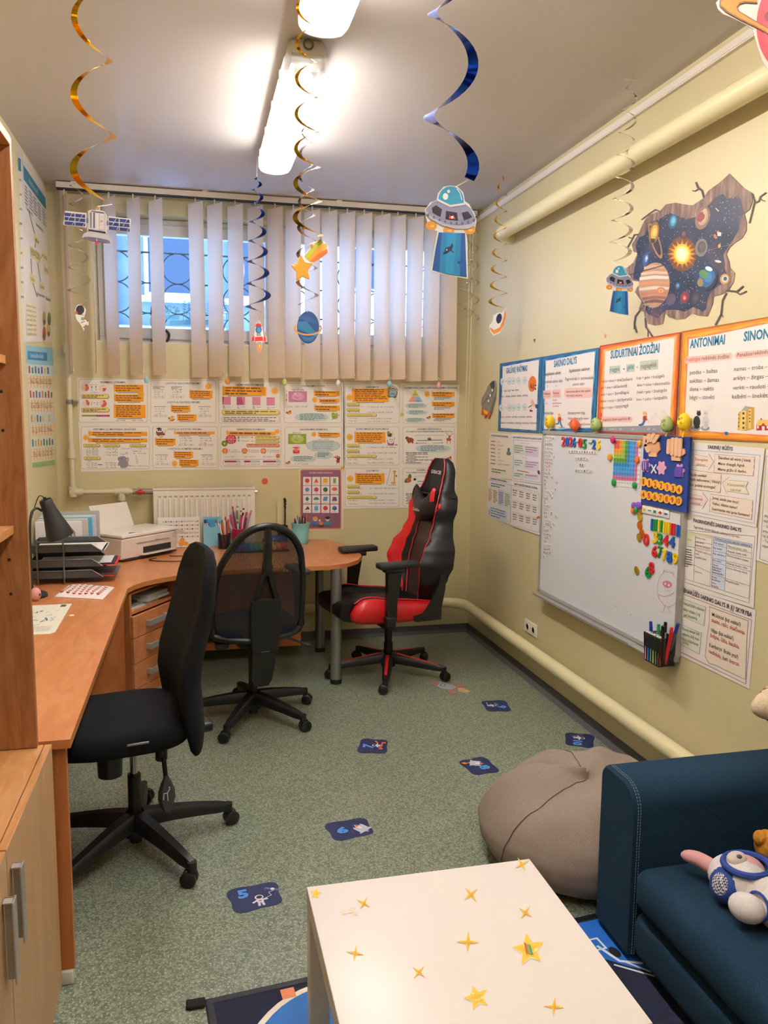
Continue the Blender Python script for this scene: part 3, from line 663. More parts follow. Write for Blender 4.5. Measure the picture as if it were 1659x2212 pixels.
# ---------------------------------------------------------------- chairs (built in their own axes: +x is where the sitter faces)
blk = mat('0b0b0d', .45, name='black_plastic'); blk_s = mat('0f0f11', .40, name='satin_black_plastic')
chrome = mat('b8b6b2', .15, 1.0, name='chrome')
def base(t, R, a0, hubz, legm, colr=.026, stripe=None, arched=True, rz=0.):
    b = MB(); b.cyl((0, 0, .075), (0, 0, hubz), colr, blk, r1=colr*.95, n=20); b.cyl((0, 0, .03), (0, 0, .08), .024, blk); b.cyl((0, 0, .06), (0, 0, .125), .047, legm, r1=.04, n=20); b.build('hub', t)
    for i in range(5):
        a = math.radians(a0+72*i); d = V((math.cos(a), math.sin(a), 0)); e = V((-d.y, d.x, 0)); rings = []
        for u in range(9):
            s_ = u/8; r = .03+s_*(R-.03); z = (.125-.045*s_**1.5) if arched else (.118-.035*s_); w_ = .034-.014*s_; h_ = .031-.013*s_
            p = d*r+V((0, 0, z))
            if u == 8: w_ *= .8; h_ *= .8
            rings.append([p+e*(w_*x)+V((0, 0, h_*y)) for x, y in ((-1, -1), (-1, .3), (-.6, .9), (.6, .9), (1, .3), (1, -1))])
        b = MB(); b.loft(rings, legm); b.cyl(d*R+V((0, 0, .055)), d*R+V((0, 0, .092)), .017, legm, n=12); lg = b.build('leg', t)
        if stripe:
            b = MB(); b.loft([[d*(.06+(R-.1)*s_)+e*(x*(.012-.004*s_))+V((0, 0, .118-.035*(.1+s_*.87)+.0295-.0115*(.1+s_*.87)+dz)) for x, dz in ((-1, 0), (-1, .003), (1, .003), (1, 0))] for s_ in (0, .5, 1)], stripe); b.build('stripe', lg, label='red stripe along the leg')
        sa = -rz+(.35 if i % 2 else -.3)+(pi if i in (1, 2) else 0); f = V((math.cos(sa), math.sin(sa), 0)); g = V((-f.y, f.x, 0)); c = d*R-f*.012+V((0, 0, .0295))
        b = MB()
        for sgn in (-1, 1): b.lathe([(.001, -.009), (.024, -.009), (.029, -.006), (.0292, .006), (.024, .010), (.001, .010)], c+g*(.0145*sgn), blk_s, 20, axis=g*sgn)
        b.loft([[c+g*y+f*(.024*math.cos(q))+V((0, 0, .031*math.sin(q)+.004)) for q in [pi*k/8 for k in range(9)]] for y in (-.004, .004)], blk_s, closed=False)
        b.cyl(d*R+V((0, 0, .032)), d*R+V((0, 0, .058)), .009, blk); b.rbox(c+V((-.018, -.007, -.005)), c+V((.018, .007, .03)), blk, .004); b.build('caster', t)
def superpad(x0, x1, y0, y1, z0, z1, m, ex=3.2, dome=.012, n=40, fn=None):
    """upholstered pad: super-ellipse outline, rounded rim, slightly domed top"""
    cx, cy = (x0+x1)/2, (y0+y1)/2; a, b_ = (x1-x0)/2, (y1-y0)/2; H_ = z1-z0; rings = []
    for s_, z in ((.90, 0), (.965, .06), (.993, .25), (1, .5), (.985, .78), (.94, .93), (.86, 1), (.6, 1.0), (.3, 1), (.05, 1)):
        ring = []
        for k in range(n):
            t_ = 2*pi*k/n; c, q = math.cos(t_), math.sin(t_)
            x = cx+a*s_*math.copysign(abs(c)**(2/ex), c); y = cy+b_*s_*math.copysign(abs(q)**(2/ex), q); zz = z0+H_*z+(dome*(1-s_*s_) if z >= 1 else 0)
            p = V((x, y, zz)); ring.append(fn(p) if fn else p)
        rings.append(ring)
    return MB().loft(rings, m)
fab = fabric('black_woven_upholstery', '0a0a0d', '121216', 500, .4); fab_n = fabric('navy_woven_upholstery', '0e1120', '171b2e', 500, .4)
# upholstered chair at the long desk
t = thing('office_chair', 'black upholstered office chair with high curved back pulled up to the long desk', 'chair', (-.25, 3.05, 0), math.radians(-167.5), 'office chairs in the room', local=True)
base(t, .37, -55+167.5, .30, blk, rz=math.radians(-167.5))
b = MB(); b.cyl((0, 0, .26), (0, 0, .44), .014, chrome, n=16); b.build('gas_lift', t, label='chrome gas lift')
b = superpad(-.20, .29, -.245, .245, .475, .565, fab, 3.6, .012, fn=lambda p: p+V((0, 0, .012*math.cos(p.y*6)-.012-.05*max(0, (p.x-.19)/.1)**2*.5+.02*max(0, -p.x-.05)))); b.build('seat', t)
b = MB(); b.rbox((-.12, -.10, .435), (.16, .10, .476), blk, .015); b.rbox((-.22, -.035, .44), (-.10, .035, .47), blk, .01); b.build('mechanism', t)
b = MB(); b.rbox((-.02, .248, .515), (.055, .2515, .523), mat('8c8c8e', .35, .5), .002); b.build('maker_tag', t, label='small grey tag on the seat edge')
b = MB(); b.cyl((.10, .13, .37), (.10, .13, .475), .042, blk, r1=.046, n=20); b.build('tension_knob', t)
b = MB(); b.tube([(-.08, .14, .455), (-.085, .155, .41), (-.09, .16, .33)], .009, blk); b.cyl((-.08, .135, .40), (-.08, .145, .475), .022, blk, n=14); b.loft([[(-.09+x*w_, .168+.012*y, z) for x, y in ((-1, 0), (-.6, 1), (.6, 1), (1, 0), (.6, -1), (-.6, -1))] for z, w_ in ((.345, .008), (.32, .02), (.29, .030), (.26, .032), (.225, .022), (.21, .010))], mat('3a3a3c', .4)); lv = b.build('height_lever', t)
b = MB(); b.tube([(-.10, .1815, .30), (-.09, .1815, .285), (-.092, .1815, .255)], .002, mat('c8c8c8')); b.tube([(-.092, .1815, .285), (-.078, .1815, .285), (-.076, .1815, .262)], .002, mat('c8c8c8')); b.ell((-.098, .1815, .305), (.003, .001, .003), mat('c8c8c8')); b.build('seat_symbol', lv)
# back: S-shaped in side view, bowed in plan
prof = [(.425, -.215, .222, .035), (.445, -.20, .232, .055), (.50, -.185, .236, .075), (.58, -.170, .236, .085), (.66, -.160, .238, .088), (.75, -.172, .240, .085), (.85, -.205, .240, .078), (.95, -.235, .236, .07), (1.04, -.252, .225, .062), (1.11, -.262, .195, .054), (1.15, -.268, .15, .04), (1.165, -.272, .10, .02)]
rings = []
for z, x, hw, th in prof:
    ring = []
    for k in range(36):
        a = 2*pi*k/36; c, q = math.cos(a), math.sin(a); y = hw*math.copysign(abs(q)**.55, q); dx = th/2*math.copysign(abs(c)**.7, c)
        ring.append(V((x-th/2+dx+.05*(y/.24)**2, y, z)))
    rings.append(ring)
MB().loft(rings, fab).build('backrest', t, sharp=60)
b = MB(); b.rbox((-.30, -.04, .43), (-.20, .04, .47), blk, .012); b.build('back_bar', t)
# mesh chair
mesh_m = bpy.data.materials.new('black_mesh_fabric'); mesh_m.use_nodes = True; ns, ls, b0 = nodes(mesh_m)
b0.inputs['Base Color'].default_value = (*rgb('1b1512'), 1); b0.inputs['Roughness'].default_value = .7
tc = N(mesh_m, 'ShaderNodeTexCoord'); mp = N(mesh_m, 'ShaderNodeMapping'); mp.inputs['Rotation'].default_value = (math.radians(45), 0, 0); ls.new(tc.outputs['Object'], mp.inputs[0])
sx = N(mesh_m, 'ShaderNodeSeparateXYZ'); ls.new(mp.outputs[0], sx.inputs[0]); acc = None
for ax in (1, 2):
    q = N(mesh_m, 'ShaderNodeMath', operation='MULTIPLY', i1=1100.); ls.new(sx.outputs[ax], q.inputs[0]); q2 = N(mesh_m, 'ShaderNodeMath', operation='SINE'); ls.new(q.outputs[0], q2.inputs[0])
    q3 = N(mesh_m, 'ShaderNodeMath', operation='GREATER_THAN', i1=.12); ls.new(q2.outputs[0], q3.inputs[0])
    if acc is None: acc = q3
    else:
        q4 = N(mesh_m, 'ShaderNodeMath', operation='MULTIPLY'); ls.new(acc.outputs[0], q4.inputs[0]); ls.new(q3.outputs[0], q4.inputs[1]); acc = q4
iv = N(mesh_m, 'ShaderNodeMath', operation='SUBTRACT', i0=1.0); ls.new(acc.outputs[0], iv.inputs[1]); ls.new(iv.outputs[0], b0.inputs['Alpha'])
t = thing('office_chair', 'black mesh back office chair turned away from the camera at the corner desk', 'chair', (.285, 4.30, 0), math.radians(101.3), 'office chairs in the room', local=True)
base(t, .345, -117-101.3, .40, blk, .024, rz=math.radians(101.3))
b = MB(); b.cyl((0, 0, .38), (0, 0, .455), .03, blk, n=16); b.build('gas_lift', t)
b = superpad(-.19, .29, -.24, .24, .475, .56, fab_n, 3.4, .01, fn=lambda p: p+V((0, 0, -.03*max(0, (p.x-.18)/.1)**2))); b.build('seat', t)
b = MB(); b.rbox((-.14, -.11, .44), (.14, .11, .478), blk, .012); b.build('mechanism', t)
b = MB(); b.tube([(-.02, .10, .445), (-.04, .20, .445)], .008, blk); b.rbox((-.07, .145, .427), (-.02, .215, .462), mat('2c2c30', .3), .008); b.build('lever', t)
b = MB(); b.tube(spline([(0, -.10, .45), (-.0, -.20, .43), (.01, -.30, .385), (.01, -.34, .37)], 5), [.006]*10+[.010]*6, mat('2a2a2c', .3)); b.build('lever', t)
def bk(y, z, off=0): return V((-.205-.10*max(0, (z-.62))/.5-.03*math.sin((z-.55)*5)*.6+.10*(y/.24)**2*(.6 if z > .9 else 1)-off, y, z))
out = [(-.238, .545), (-.246, .64), (-.24, .76), (-.222, .87), (-.188, .97), (-.135, 1.05), (-.07, 1.095), (0, 1.108)]
loop = out+[(-y, z) for y, z in out[::-1][1:]]
bot = [(.222, .508), (.13, .496), (0, .49), (-.13, .496), (-.222, .508)]
ol = [bk(y, z) for y, z in loop+bot]
sp = []
Lp = len(ol)
for i in range(Lp):
    p0, p1, p2, p3 = ol[i-1], ol[i], ol[(i+1) % Lp], ol[(i+2) % Lp]
    for k in range(4):
        u = k/4; sp.append(.5*((2*p1)+(p2-p0)*u+(2*p0-5*p1+4*p2-p3)*u*u+(3*p1-p0-3*p2+p3)*u**3))
b = MB(); b.tube(sp, .0185, blk_s, 10, True, flat=1.0); fr = b.build('back_frame', t)
b = MB()
for i in range(0, len(sp), 5): b.ell(sp[i]+V((-.0155, 0, 0)), (.003, .004, .004), mat('050505', .5), n=8, k=6)
b.build('frame_screw', fr)
b = MB(); rows = []
for i in range(19):
    z = .51+(1.10-.51)*i/18
    if z < .56: hw = .17+.065*(z-.51)/.05
    else:
        hw = .2
        for (y0_, z0_), (y1_, z1_) in zip(out, out[1:]):
            if z0_ <= z <= z1_: hw = -(y0_+(y1_-y0_)*(z-z0_)/(z1_-z0_))
    rows.append([bk(hw*(k/8-1), z) for k in range(17)])
b.loft(rows, mesh_m, False, False); b.build('mesh_panel', t)
b = MB(); b.tube(spline([bk(0, 1.10, .01), bk(0, 1.03, .018), bk(0, .93, .022), bk(0, .86, .024)], 4), [.019]*4+[.023]*5+[.028]*4, blk_s, 10, flat=.7)
for s_ in (-1, 1): b.tube(spline([bk(0, .90, .022), bk(.018*s_, .84, .025), bk(.048*s_, .74, .030), bk(.058*s_, .64, .034)], 4), [.0195]*13, blk_s, 10, flat=.7)
b.build('back_spine', t)
b = MB(); b.loft([[V((x-.03+.012*(1-(y/.09)**2)*-1, y, z)) for y in [hw*(k/6-1) for k in range(13)]]+[V((x-.004, y, z)) for y in [hw*(1-k/6) for k in range(13)]] for z, hw, x in ((.455, .066, -.235), (.50, .072, -.235), (.58, .079, -.238), (.66, .080, -.245), (.72, .075, -.252), (.728, .06, -.252))], blk_s); b.build('lumbar_cover', t)
b = MB(); b.loft([[V((x-.015, -hw, z)), V((x-.02, 0, z)), V((x-.015, hw, z)), V((x+.01, hw, z)), V((x+.01, -hw, z))] for z, hw, x in ((.455, .062, -.235), (.36, .058, -.21), (.27, .05, -.18), (.24, .035, -.17))], blk); b.rbox((-.24, -.03, .44), (-.10, .03, .47), blk, .008); b.build('back_post', t)
b = MB(); b.rbox((-.262, -.02, .447), (-.2575, .025, .460), mat('c9c5be', .5), .001); b.build('maker_tag', t, label='white tag under the lumbar cover')
for s_ in (-1, 1):
    b = MB(); b.rbox((-.10, .265*s_-.042, .80), (.14, .265*s_+.042, .825), mat('2b2b2f', .5), .012); ar = b.build('armrest', t)
    b = MB(); b.loft([[V((x0, .272*s_-w_, z)), V((x1, .272*s_-w_, z)), V((x1, .272*s_+w_, z)), V((x0, .272*s_+w_, z))] for x0, x1, w_, z in ((-.03, .05, .016, .50), (-.03, .05, .016, .66), (-.045, .07, .018, .76), (-.06, .09, .022, .80))], blk); b.rbox((-.02, .13*s_-.13, .455), (.04, .13*s_+.15, .475), blk, .006); b.rbox((0, .285*s_-.006, .70), (.02, .285*s_+.01, .73), blk, .003); b.build('support', ar)
# racing style chair
leather = mat('0c0c0f', .42, name='black_leatherette', spec=.4); leather2 = mat('2a2320', .38, name='dark_brown_worn_leatherette'); red = mat('c3161c', .34, name='red_leatherette'); piping = mat('d8262c', .4, name='red_piping')
t = thing('gaming_chair', 'black and red racing style chair facing the rounded end of the desk', 'chair', (1.19, 4.88, 0), pi+.19, local=True)
redl = mat('d3232a', .4)
base(t, .375, -106-191, .215, blk, .03, redl, arched=False, rz=pi+.19)
b = MB(); b.cyl((0, 0, .20), (0, 0, .30), .024, blk, n=16); b.cyl((0, 0, .29), (0, 0, .40), .016, blk, n=16); b.build('gas_lift', t)
b = MB(); b.rbox((-.15, -.13, .375), (.15, .13, .405), blk, .01); b.build('mechanism', t)
rs = [(-.24, .40, .50), (-.1, .405, .505), (.1, .405, .515), (.22, .41, .535), (.32, .42, .555), (.38, .43, .55), (.405, .455, .53)]
b = MB(); b.loft([[V((x, y, zb+(zt-zb)*f-(.02 if abs(y) < .1 and f > .9 else 0))) for y, f in ((-.19, 0), (-.20, .9), (-.14, .97), (-.06, .97), (.06, .97), (.14, .97), (.20, .9), (.19, 0))] for x, zb, zt in rs], leather); b.build('seat', t, sharp=60)
for s_ in (-1, 1):
    b = MB(); rings = []
    for x, zb, zt, w_ in ((-.25, .405, .495, .03), (-.2, .40, .515, .045), (-.05, .40, .53, .05), (.1, .40, .545, .05), (.2, .405, .565, .052), (.27, .41, .562, .05), (.32, .42, .53, .04), (.345, .44, .49, .025)):
        yc = .225*s_; rings.append([V((x, yc+w_*math.cos(a), (zb+zt)/2+(zt-zb)/2*math.sin(a))) for a in [2*pi*k/16 for k in range(16)]])
    b.loft(rings, red if s_ > 0 else leather); b.build('seat_bolster', t, label='red side bolster of the seat' if s_ > 0 else None)
    pts = [V((x, (.225-.02)*s_, zt+.002)) for x, zt in ((-.24, .505), (-.05, .532), (.1, .548), (.2, .567), (.27, .563), (.32, .535))]
    b = MB(); b.tube(spline(pts, 4), .004, piping, 6); b.build('piping', t)
# back: rows (z, x of the front face, half width, bolster forward, thickness)
rows = [(.475, -.16, .17, .02, .07), (.55, -.175, .20, .045, .085), (.65, -.195, .262, .085, .11), (.74, -.212, .292, .115, .115), (.83, -.232, .28, .10, .11), (.92, -.252, .24, .06, .095), (1.0, -.27, .218, .045, .09), (1.08, -.288, .232, .055, .09), (1.15, -.303, .215, .045, .088), (1.20, -.314, .165, .02, .08), (1.25, -.325, .15, .012, .078), (1.31, -.338, .14, .008, .074), (1.36, -.348, .118, .004, .065), (1.39, -.356, .075, 0, .04)]
def brow(z):
    for a, c in zip(rows, rows[1:]):
        if a[0] <= z <= c[0]:
            u = (z-a[0])/(c[0]-a[0]); u = u*u*(3-2*u); return tuple(a[i]+(c[i]-a[i])*u for i in range(5))
    return rows[-1] if z > 1 else rows[0]
zs = [.475+(1.39-.475)*i/44 for i in range(45)]
def section(z, y0, y1, back=False, n_=9, lift=0):
    _, x, hw, bf, th = brow(z); o_ = []
    for k in range(n_):
        y = (y0+(y1-y0)*k/(n_-1))*hw; q = abs(y/hw); o_.append(V((x+bf*sm(.45, .85, q)-(bf+th*.45)*sm(.86, 1.0, q)*.75+lift, y, z)))
    return o_
def bsec(z, n_=9):
    _, x, hw, bf, th = brow(z); return [V((x-th+.02*(2*k/(n_-1)-1)**4, hw*(1-2*k/(n_-1)), z)) for k in range(n_)]
b = MB(); b.loft([section(z, -1, 1, n_=25)+bsec(z) for z in zs], leather); bkr = b.build('backrest', t, sharp=70)
zlo = [z for z in zs if .50 <= z <= 1.16]
b = MB(); b.loft([section(z, -.36, .36, n_=7, lift=.003) for z in zlo], leather2, False, False); b.build('centre_panel', bkr, label='dark brown centre panel')
for s_, m_ in ((-1, red), (1, None)):
    zr = [z for z in zs if .53 <= z <= 1.15]
    if m_: b = MB(); b.loft([section(z, s_*.60, s_*.985, n_=9, lift=.003) for z in zr], m_, False, False); b.build('side_panel', bkr, label='red side panel of the back')
    if s_ == 1:
        b = MB(); b.loft([section(z, .50, .62+.3*sm(1.0, 1.12, z), n_=5, lift=.0032) for z in zs if .5 <= z <= .62 or 1.02 <= z <= 1.13], red, False, False); 
        b = MB()
        for lo, hi in ((.49, .60), (1.03, 1.13)):
            b.loft([section(z, .52, (.66 if hi < 1 else .66+.25*sm(1.0, 1.1, z)), n_=5, lift=.0035) for z in zs if lo <= z <= hi], red, False, False)
        b.build('side_panel', bkr, label='red wedges on the near side of the back')
    b = MB()
    for q in (.47, .62+.16*(s_ > 0)): b.tube([section(z, s_*q, s_*q, n_=1+1, lift=.004)[0] for z in zlo], .0032, piping, 6)
    b.tube([section(z, s_*.80, s_*.80, n_=2, lift=.004)[0] for z in zs if z >= 1.13], .004, piping, 6); b.build('piping', bkr)
# headrest wording and neck cushion
px = V((0, -1, 0))
A = Art(V((brow(1.30)[1]+.006, 0, 1.30)), (1, 0, .2), (0, 1, 0), (-.2, 0, 1), .003).uv(); A.text('GXRACER', -.07, -.008, .07, .022, 'd8d4d4', 1, bold=.02); A.text('R', .012, -.008, .028, .022, 'c8202a', 2, bold=.02)
A.mb.build('printed_mark', bkr)
b = MB(); rings = []
for y, zt, zb, w_ in ((-.145, 1.205, 1.06, .012), (-.125, 1.215, 1.035, .032), (-.06, 1.155, 1.00, .048), (0, 1.13, .985, .052), (.06, 1.155, 1.00, .048), (.125, 1.215, 1.035, .032), (.145, 1.205, 1.06, .012)):
    xc = brow((zt+zb)/2)[1]+.045; rings.append([V((xc+w_*math.cos(a), y, (zt+zb)/2+(zt-zb)/2*math.sin(a))) for a in [2*pi*k/16 for k in range(16)]])
b.loft(rings, mat('1d1a1a', .4)); cu_ = b.build('neck_cushion', t)
for s_ in (-1, 1):
    b = MB(); b.loft([[r_[k] + V((.004, .001*s_, 0)) for k in range(0, 6)] for r_ in (rings[:2] if s_ < 0 else rings[-2:])], red, False, False); b.build('cushion_end', cu_, label='red end of the neck cushion')
A = Art(V((brow(1.07)[1]+.097, 0, 1.065)), (1, 0, 0), (0, 1, 0), (0, 0, 1), .002).uv(); A.text('Diablo', -.045, -.008, .045, .020, 'd6c9a8', 1, bold=.015); A.mb.build('printed_mark', cu_)
b = MB(); pts = []
for k in range(24):
    a = 2*pi*k/24; _, x, hw, bf, th = brow(1.16); pts.append(V((x-.035+(.065)*math.cos(a), (hw+.004)*math.sin(a), 1.155+.012*math.cos(a))))
b.tube(pts, .009, blk, 6, True, flat=.3); b.build('strap', cu_)
for s_ in (-1, 1):
    b = MB(); b.rbox((-.045, .315*s_-.045, .760), (.215, .315*s_+.045, .796), mat('1c1c1f', .5), .012); ar = b.build('armrest', t)
    b = MB(); b.rbox((.04, .30*s_-.03, .735), (.17, .30*s_+.03, .762), blk, .006)
    b.loft([[V((xc-w_, .31*s_-.02, z)), V((xc+w_, .31*s_-.02, z)), V((xc+w_, .31*s_+.02, z)), V((xc-w_, .31*s_+.02, z))] for xc, w_, z in ((.125, .030, .44), (.125, .032, .56), (.115, .040, .66), (.11, .047, .735))], blk); b.rbox((.10, .31*s_-.025, .40), (.165, .31*s_+.025, .47), blk, .014); b.rbox((.09, .12*s_-.14, .378), (.15, .12*s_+.20, .40), blk, .005); b.build('support', ar)
for s_ in (-1, 1):
    b = MB(); pr2 = [(-.06, .405), (-.04, .445), (-.10, .455), (-.165, .515), (-.215, .63), (-.238, .745), (-.268, .74), (-.262, .60), (-.235, .47), (-.235, .405)]
    b.prism([(x, z) for x, z in pr2], (0, .262*s_+.012, 0), (1, 0, 0), (0, 0, 1), .024, blk_s); b.build('hinge_bracket', t, bev=.003)
# ---------------------------------------------------------------- printed posters on the back wall
PAP, ORG, TAN, INK, RED, CRM = 'ebe3da', 'f3a01c', 'b3a26a', '45403c', 'b9504a', 'a8246a'
Z5, Z6, Z7 = (160, 810, .19289), (470, 815, .16878), (740, 815, .15672)
def sun(A, x, y, r):
    A.star(x, y, r, r*.72, 12, 'f2a51e', 3); A.el(x, y, r*.66, r*.66, 'f6b431', 4); A.el(x-r*.22, y-r*.12, r*.07, r*.1, '6a3a10', 5); A.el(x+r*.22, y-r*.12, r*.07, r*.1, '6a3a10', 5)
    A.line([(x-r*.28, y+r*.2), (x, y+r*.36), (x+r*.28, y+r*.2)], r*.07, '8a4a10', 5)
def note(A, x0, y0, x1, y1, n, sl=.01, seed=1, big=None):
    A.poly([(x0+.1*(x1-x0), y1-4), (x1-.08*(x1-x0), y1-4), (x1-.12*(x1-x0), y1+12), (x0+.14*(x1-x0), y1+14)], 'a89c94', 1)
    A.poly([(x0, y0), (x1, y0+sl*(x1-x0)), (x1+2, y1+sl*.3*(x1-x0)), (x0+3, y1)], ORG, 2); A.box(x0+6, y0-14, x0+18, y0+22, 2.5, '8f8a84', 4)
    d = (y1-y0)/n; A.para(x0+.07*(x1-x0), y0+d*.3, x1-.05*(x1-x0), n, d*.93, '7a4a16', d*.42, 3, sl, seed)
    if big:
        for t, x, y, w_, h in big: A.text(t, x, y, x+w_, h, '6b3f12', 3)
def pill(A, x0, y0, x1, y1, t=None, n=1, c='ead57c', seed=3):
    r = (y1-y0)*.42; A.rr(x0+5, y0+6, x1+5, y1+6, r, '9c8a48', 1); A.rr(x0, y0, x1, y1, r, 'a8903c' if c == 'ead57c' else 'b8503a', 2); A.rr(x0+4, y0+4, x1-4, y1-4, r*.8, c, 3)
    if t: A.text(t, x0+.14*(x1-x0), y1-(y1-y0)*.32, x1-.14*(x1-x0), (y1-y0)*.36, '4c4018', 4)
    else: A.para(x0+.06*(x1-x0), y0+(y1-y0)*.28, x1-.05*(x1-x0), n, (y1-y0)*.34, '5a4a1c', (y1-y0)*.18, 4, 0, seed)
def blob(A, x0, y0, x1, y1, n, seed=1, c='c3d3d2'):
    A.el((x0+x1)/2, (y0+y1)/2, (x1-x0)/2, (y1-y0)/2, c, 1, 0, 0, 360, 24); A.rr(x0+.04*(x1-x0), y0+.14*(y1-y0), x1-.04*(x1-x0), y1-.14*(y1-y0), .3*(y1-y0), c, 2); d = (y1-y0)/(n+1)
    A.para(x0+.15*(x1-x0), y0+d*.7, x1-.12*(x1-x0), n, d*.95, '4a5554', d*.34, 3, 0, seed)
def bird(A, x, y, s_, body='b5321c'):
    A.el(x, y, s_*.55, s_*.42, body, 2); A.el(x+s_*.25, y-s_*.45, s_*.25, s_*.25, body, 2); A.el(x+s_*.05, y+s_*.08, s_*.3, s_*.25, 'f0c43c', 3); A.poly([(x+s_*.45, y-s_*.5), (x+s_*.75, y-s_*.4), (x+s_*.45, y-s_*.32)], 'e98a22', 3); A.poly([(x-s_*.4, y), (x-s_*.9, y-s_*.4), (x-s_*.85, y+s_*.25)], '8e2414', 2); A.el(x+s_*.28, y-s_*.5, s_*.06, s_*.07, '1c1412', 4)
def paper(Z, q, border, title, label, tx, ty, th, group='maths posters on the back wall'):
    A = AB(.0025).zoom(*Z); A.sheet(q, PAP); x0, y0, x1, y1 = border
    A.rr(x0, y0, x1, y1, 22, TAN, -.65); A.rr(x0+4, y0+4, x1-4, y1-4, 20, 'efe8e0', -.3); A.text(title, tx[0], ty, tx[1], th, INK, 3, bold=.012); A._l = (label, group); return A
def done(A): return tag(A.mb.build('poster'), A._l[0], 'poster', A._l[1])
# column 1
A = paper(Z5, [(30, 28), (845, 48), (850, 556), (52, 560)], (55, 45, 822, 532), 'TRUPMENŲ LYGINIMAS', 'maths poster about comparing fractions, top left of the poster grid', (290, 578), 92, 20)
for x, y, a0 in ((128, 143, -90), (320, 148, 0), (134, 318, -90), (326, 320, -90)):
    A.el(x, y, 41, 41, 'efcfc0', 2, 0, 0, 360, 24); A.el(x, y, 40, 40, 'd2573c', 3, 0, a0, a0+{128: 180, 320: 80, 134: 135, 326: 215}[x], 14); A.line([(x, y), (x+30, y-22)], 3, 'f4ddd0', 4)
A.text('skaitiklis', 178, 112, 268, 9, RED); A.text('1', 195, 145, 206, 20, INK); A.text('1', 240, 145, 250, 20, INK); A.text('2', 194, 172, 206, 20, INK); A.text('4', 238, 172, 252, 20, INK); A.text('vardiklis', 182, 198, 264, 9, '3f7a5c')
A.text('2  >  3', 190, 320, 268, 20, INK); A.text('5      5', 190, 344, 268, 20, INK)
pill(A, 75, 213, 388, 262, None, 2); pill(A, 80, 365, 394, 414, None, 2, seed=9)
A.rect(88, 446, 245, 465, '8a9a3c', 2); A.rect(245, 446, 400, 466, CRM, 2)
for k in range(10): A.line([(88+31*k, 446), (88+31*k, 466)], 2, 'cfc6a4', 3)
A.text('0,5 = ½', 205, 504, 270, 16, INK); A.text('0,3 < 0,6', 474, 517, 576, 16, INK); A.text('0,07 > 0,03', 652, 517, 772, 16, INK)
note(A, 442, 108, 775, 190, 3); note(A, 446, 218, 778, 298, 3, seed=4); note(A, 444, 332, 800, 482, 6, seed=8); sun(A, 750, 216, 44); done(A)
A = paper(Z5, [(52, 560), (850, 556), (862, 1070), (78, 1085)], (78, 577, 846, 1053), 'VEIKSMAI SU MATINIAIS SKAIČIAIS', 'maths poster with grey elephant about sums of measures, bottom left of the poster grid', (212, 695), 618, 20)
note(A, 160, 633, 818, 682, 2, .004, 5); note(A, 158, 708, 820, 754, 2, .004, 6); sun(A, 132, 702, 36)
pill(A, 102, 772, 288, 804, 'SUDĖTIS'); pill(A, 326, 772, 512, 804, 'DAUGYBA'); pill(A, 622, 772, 804, 804, 'DALYBA'); pill(A, 110, 914, 296, 948, 'ATIMTIS')
for t, x, y, w_ in (('5 m  68 cm', 145, 832, 122), ('10 m  33 cm', 138, 853, 132), ('15 m 101 cm', 138, 880, 132), ('16 m  01 cm', 142, 901, 128), ('3 kg  405 g', 366, 832, 120), ('4', 455, 853, 14), ('12 kg 1620 g', 356, 872, 134), ('13 kg  620 g', 360, 901, 128), ('10 Eur 60 ct : 5 = 2 Eur 12 ct', 530, 830, 298), ('1060 | 5', 660, 860, 90), ('10    212 (ct)', 662, 884, 144), ('8 h  42 min', 146, 992, 114), ('3 h  53 min', 146, 1014, 114), ('4 h  55 min', 148, 1040, 114), ('7 h 108 min', 352, 992, 122), ('3 h   53 min', 352, 1014, 122), ('4 h   55 min', 354, 1040, 122), ('212 ct = 2 Eur 12 ct', 622, 1024, 206), ('6', 688, 910, 12), ('5', 690, 930, 12), ('10', 690, 952, 22), ('10', 694, 975, 22), ('0', 706, 996, 12)): A.text(t, x, y, x+w_, 15, '4a4744')
A.line([(138, 858), (270, 858)], 2, '555', 3) if 0 else A.line([(138, 858), (270, 858)], 2, '555555', 3)
A.line([(270, 1004), (312, 1004)], 9, '4a5fa0', 3); A.line([(156, 964), (196, 964)], 5, '6a88b8', 3)
g = '8f8b92'; A.el(560, 1000, 50, 42, g, 2); A.el(545, 945, 44, 38, g, 3); A.el(598, 948, 18, 26, g, 3); A.el(598, 948, 12, 18, 'd69aa4', 4); A.el(506, 940, 16, 24, g, 2); A.line([(525, 960), (505, 985), (500, 1010)], 18, g, 4); A.el(535, 936, 5, 6, '222222', 5); A.rr(520, 1010, 560, 1042, 8, g, 3); A.line([(604, 1010), (640, 1020)], 6, g, 2)
A.line([(520, 885), (560, 892), (590, 862), (602, 875), (590, 886), (576, 876)], 7, '7fb0cc', 3); done(A)
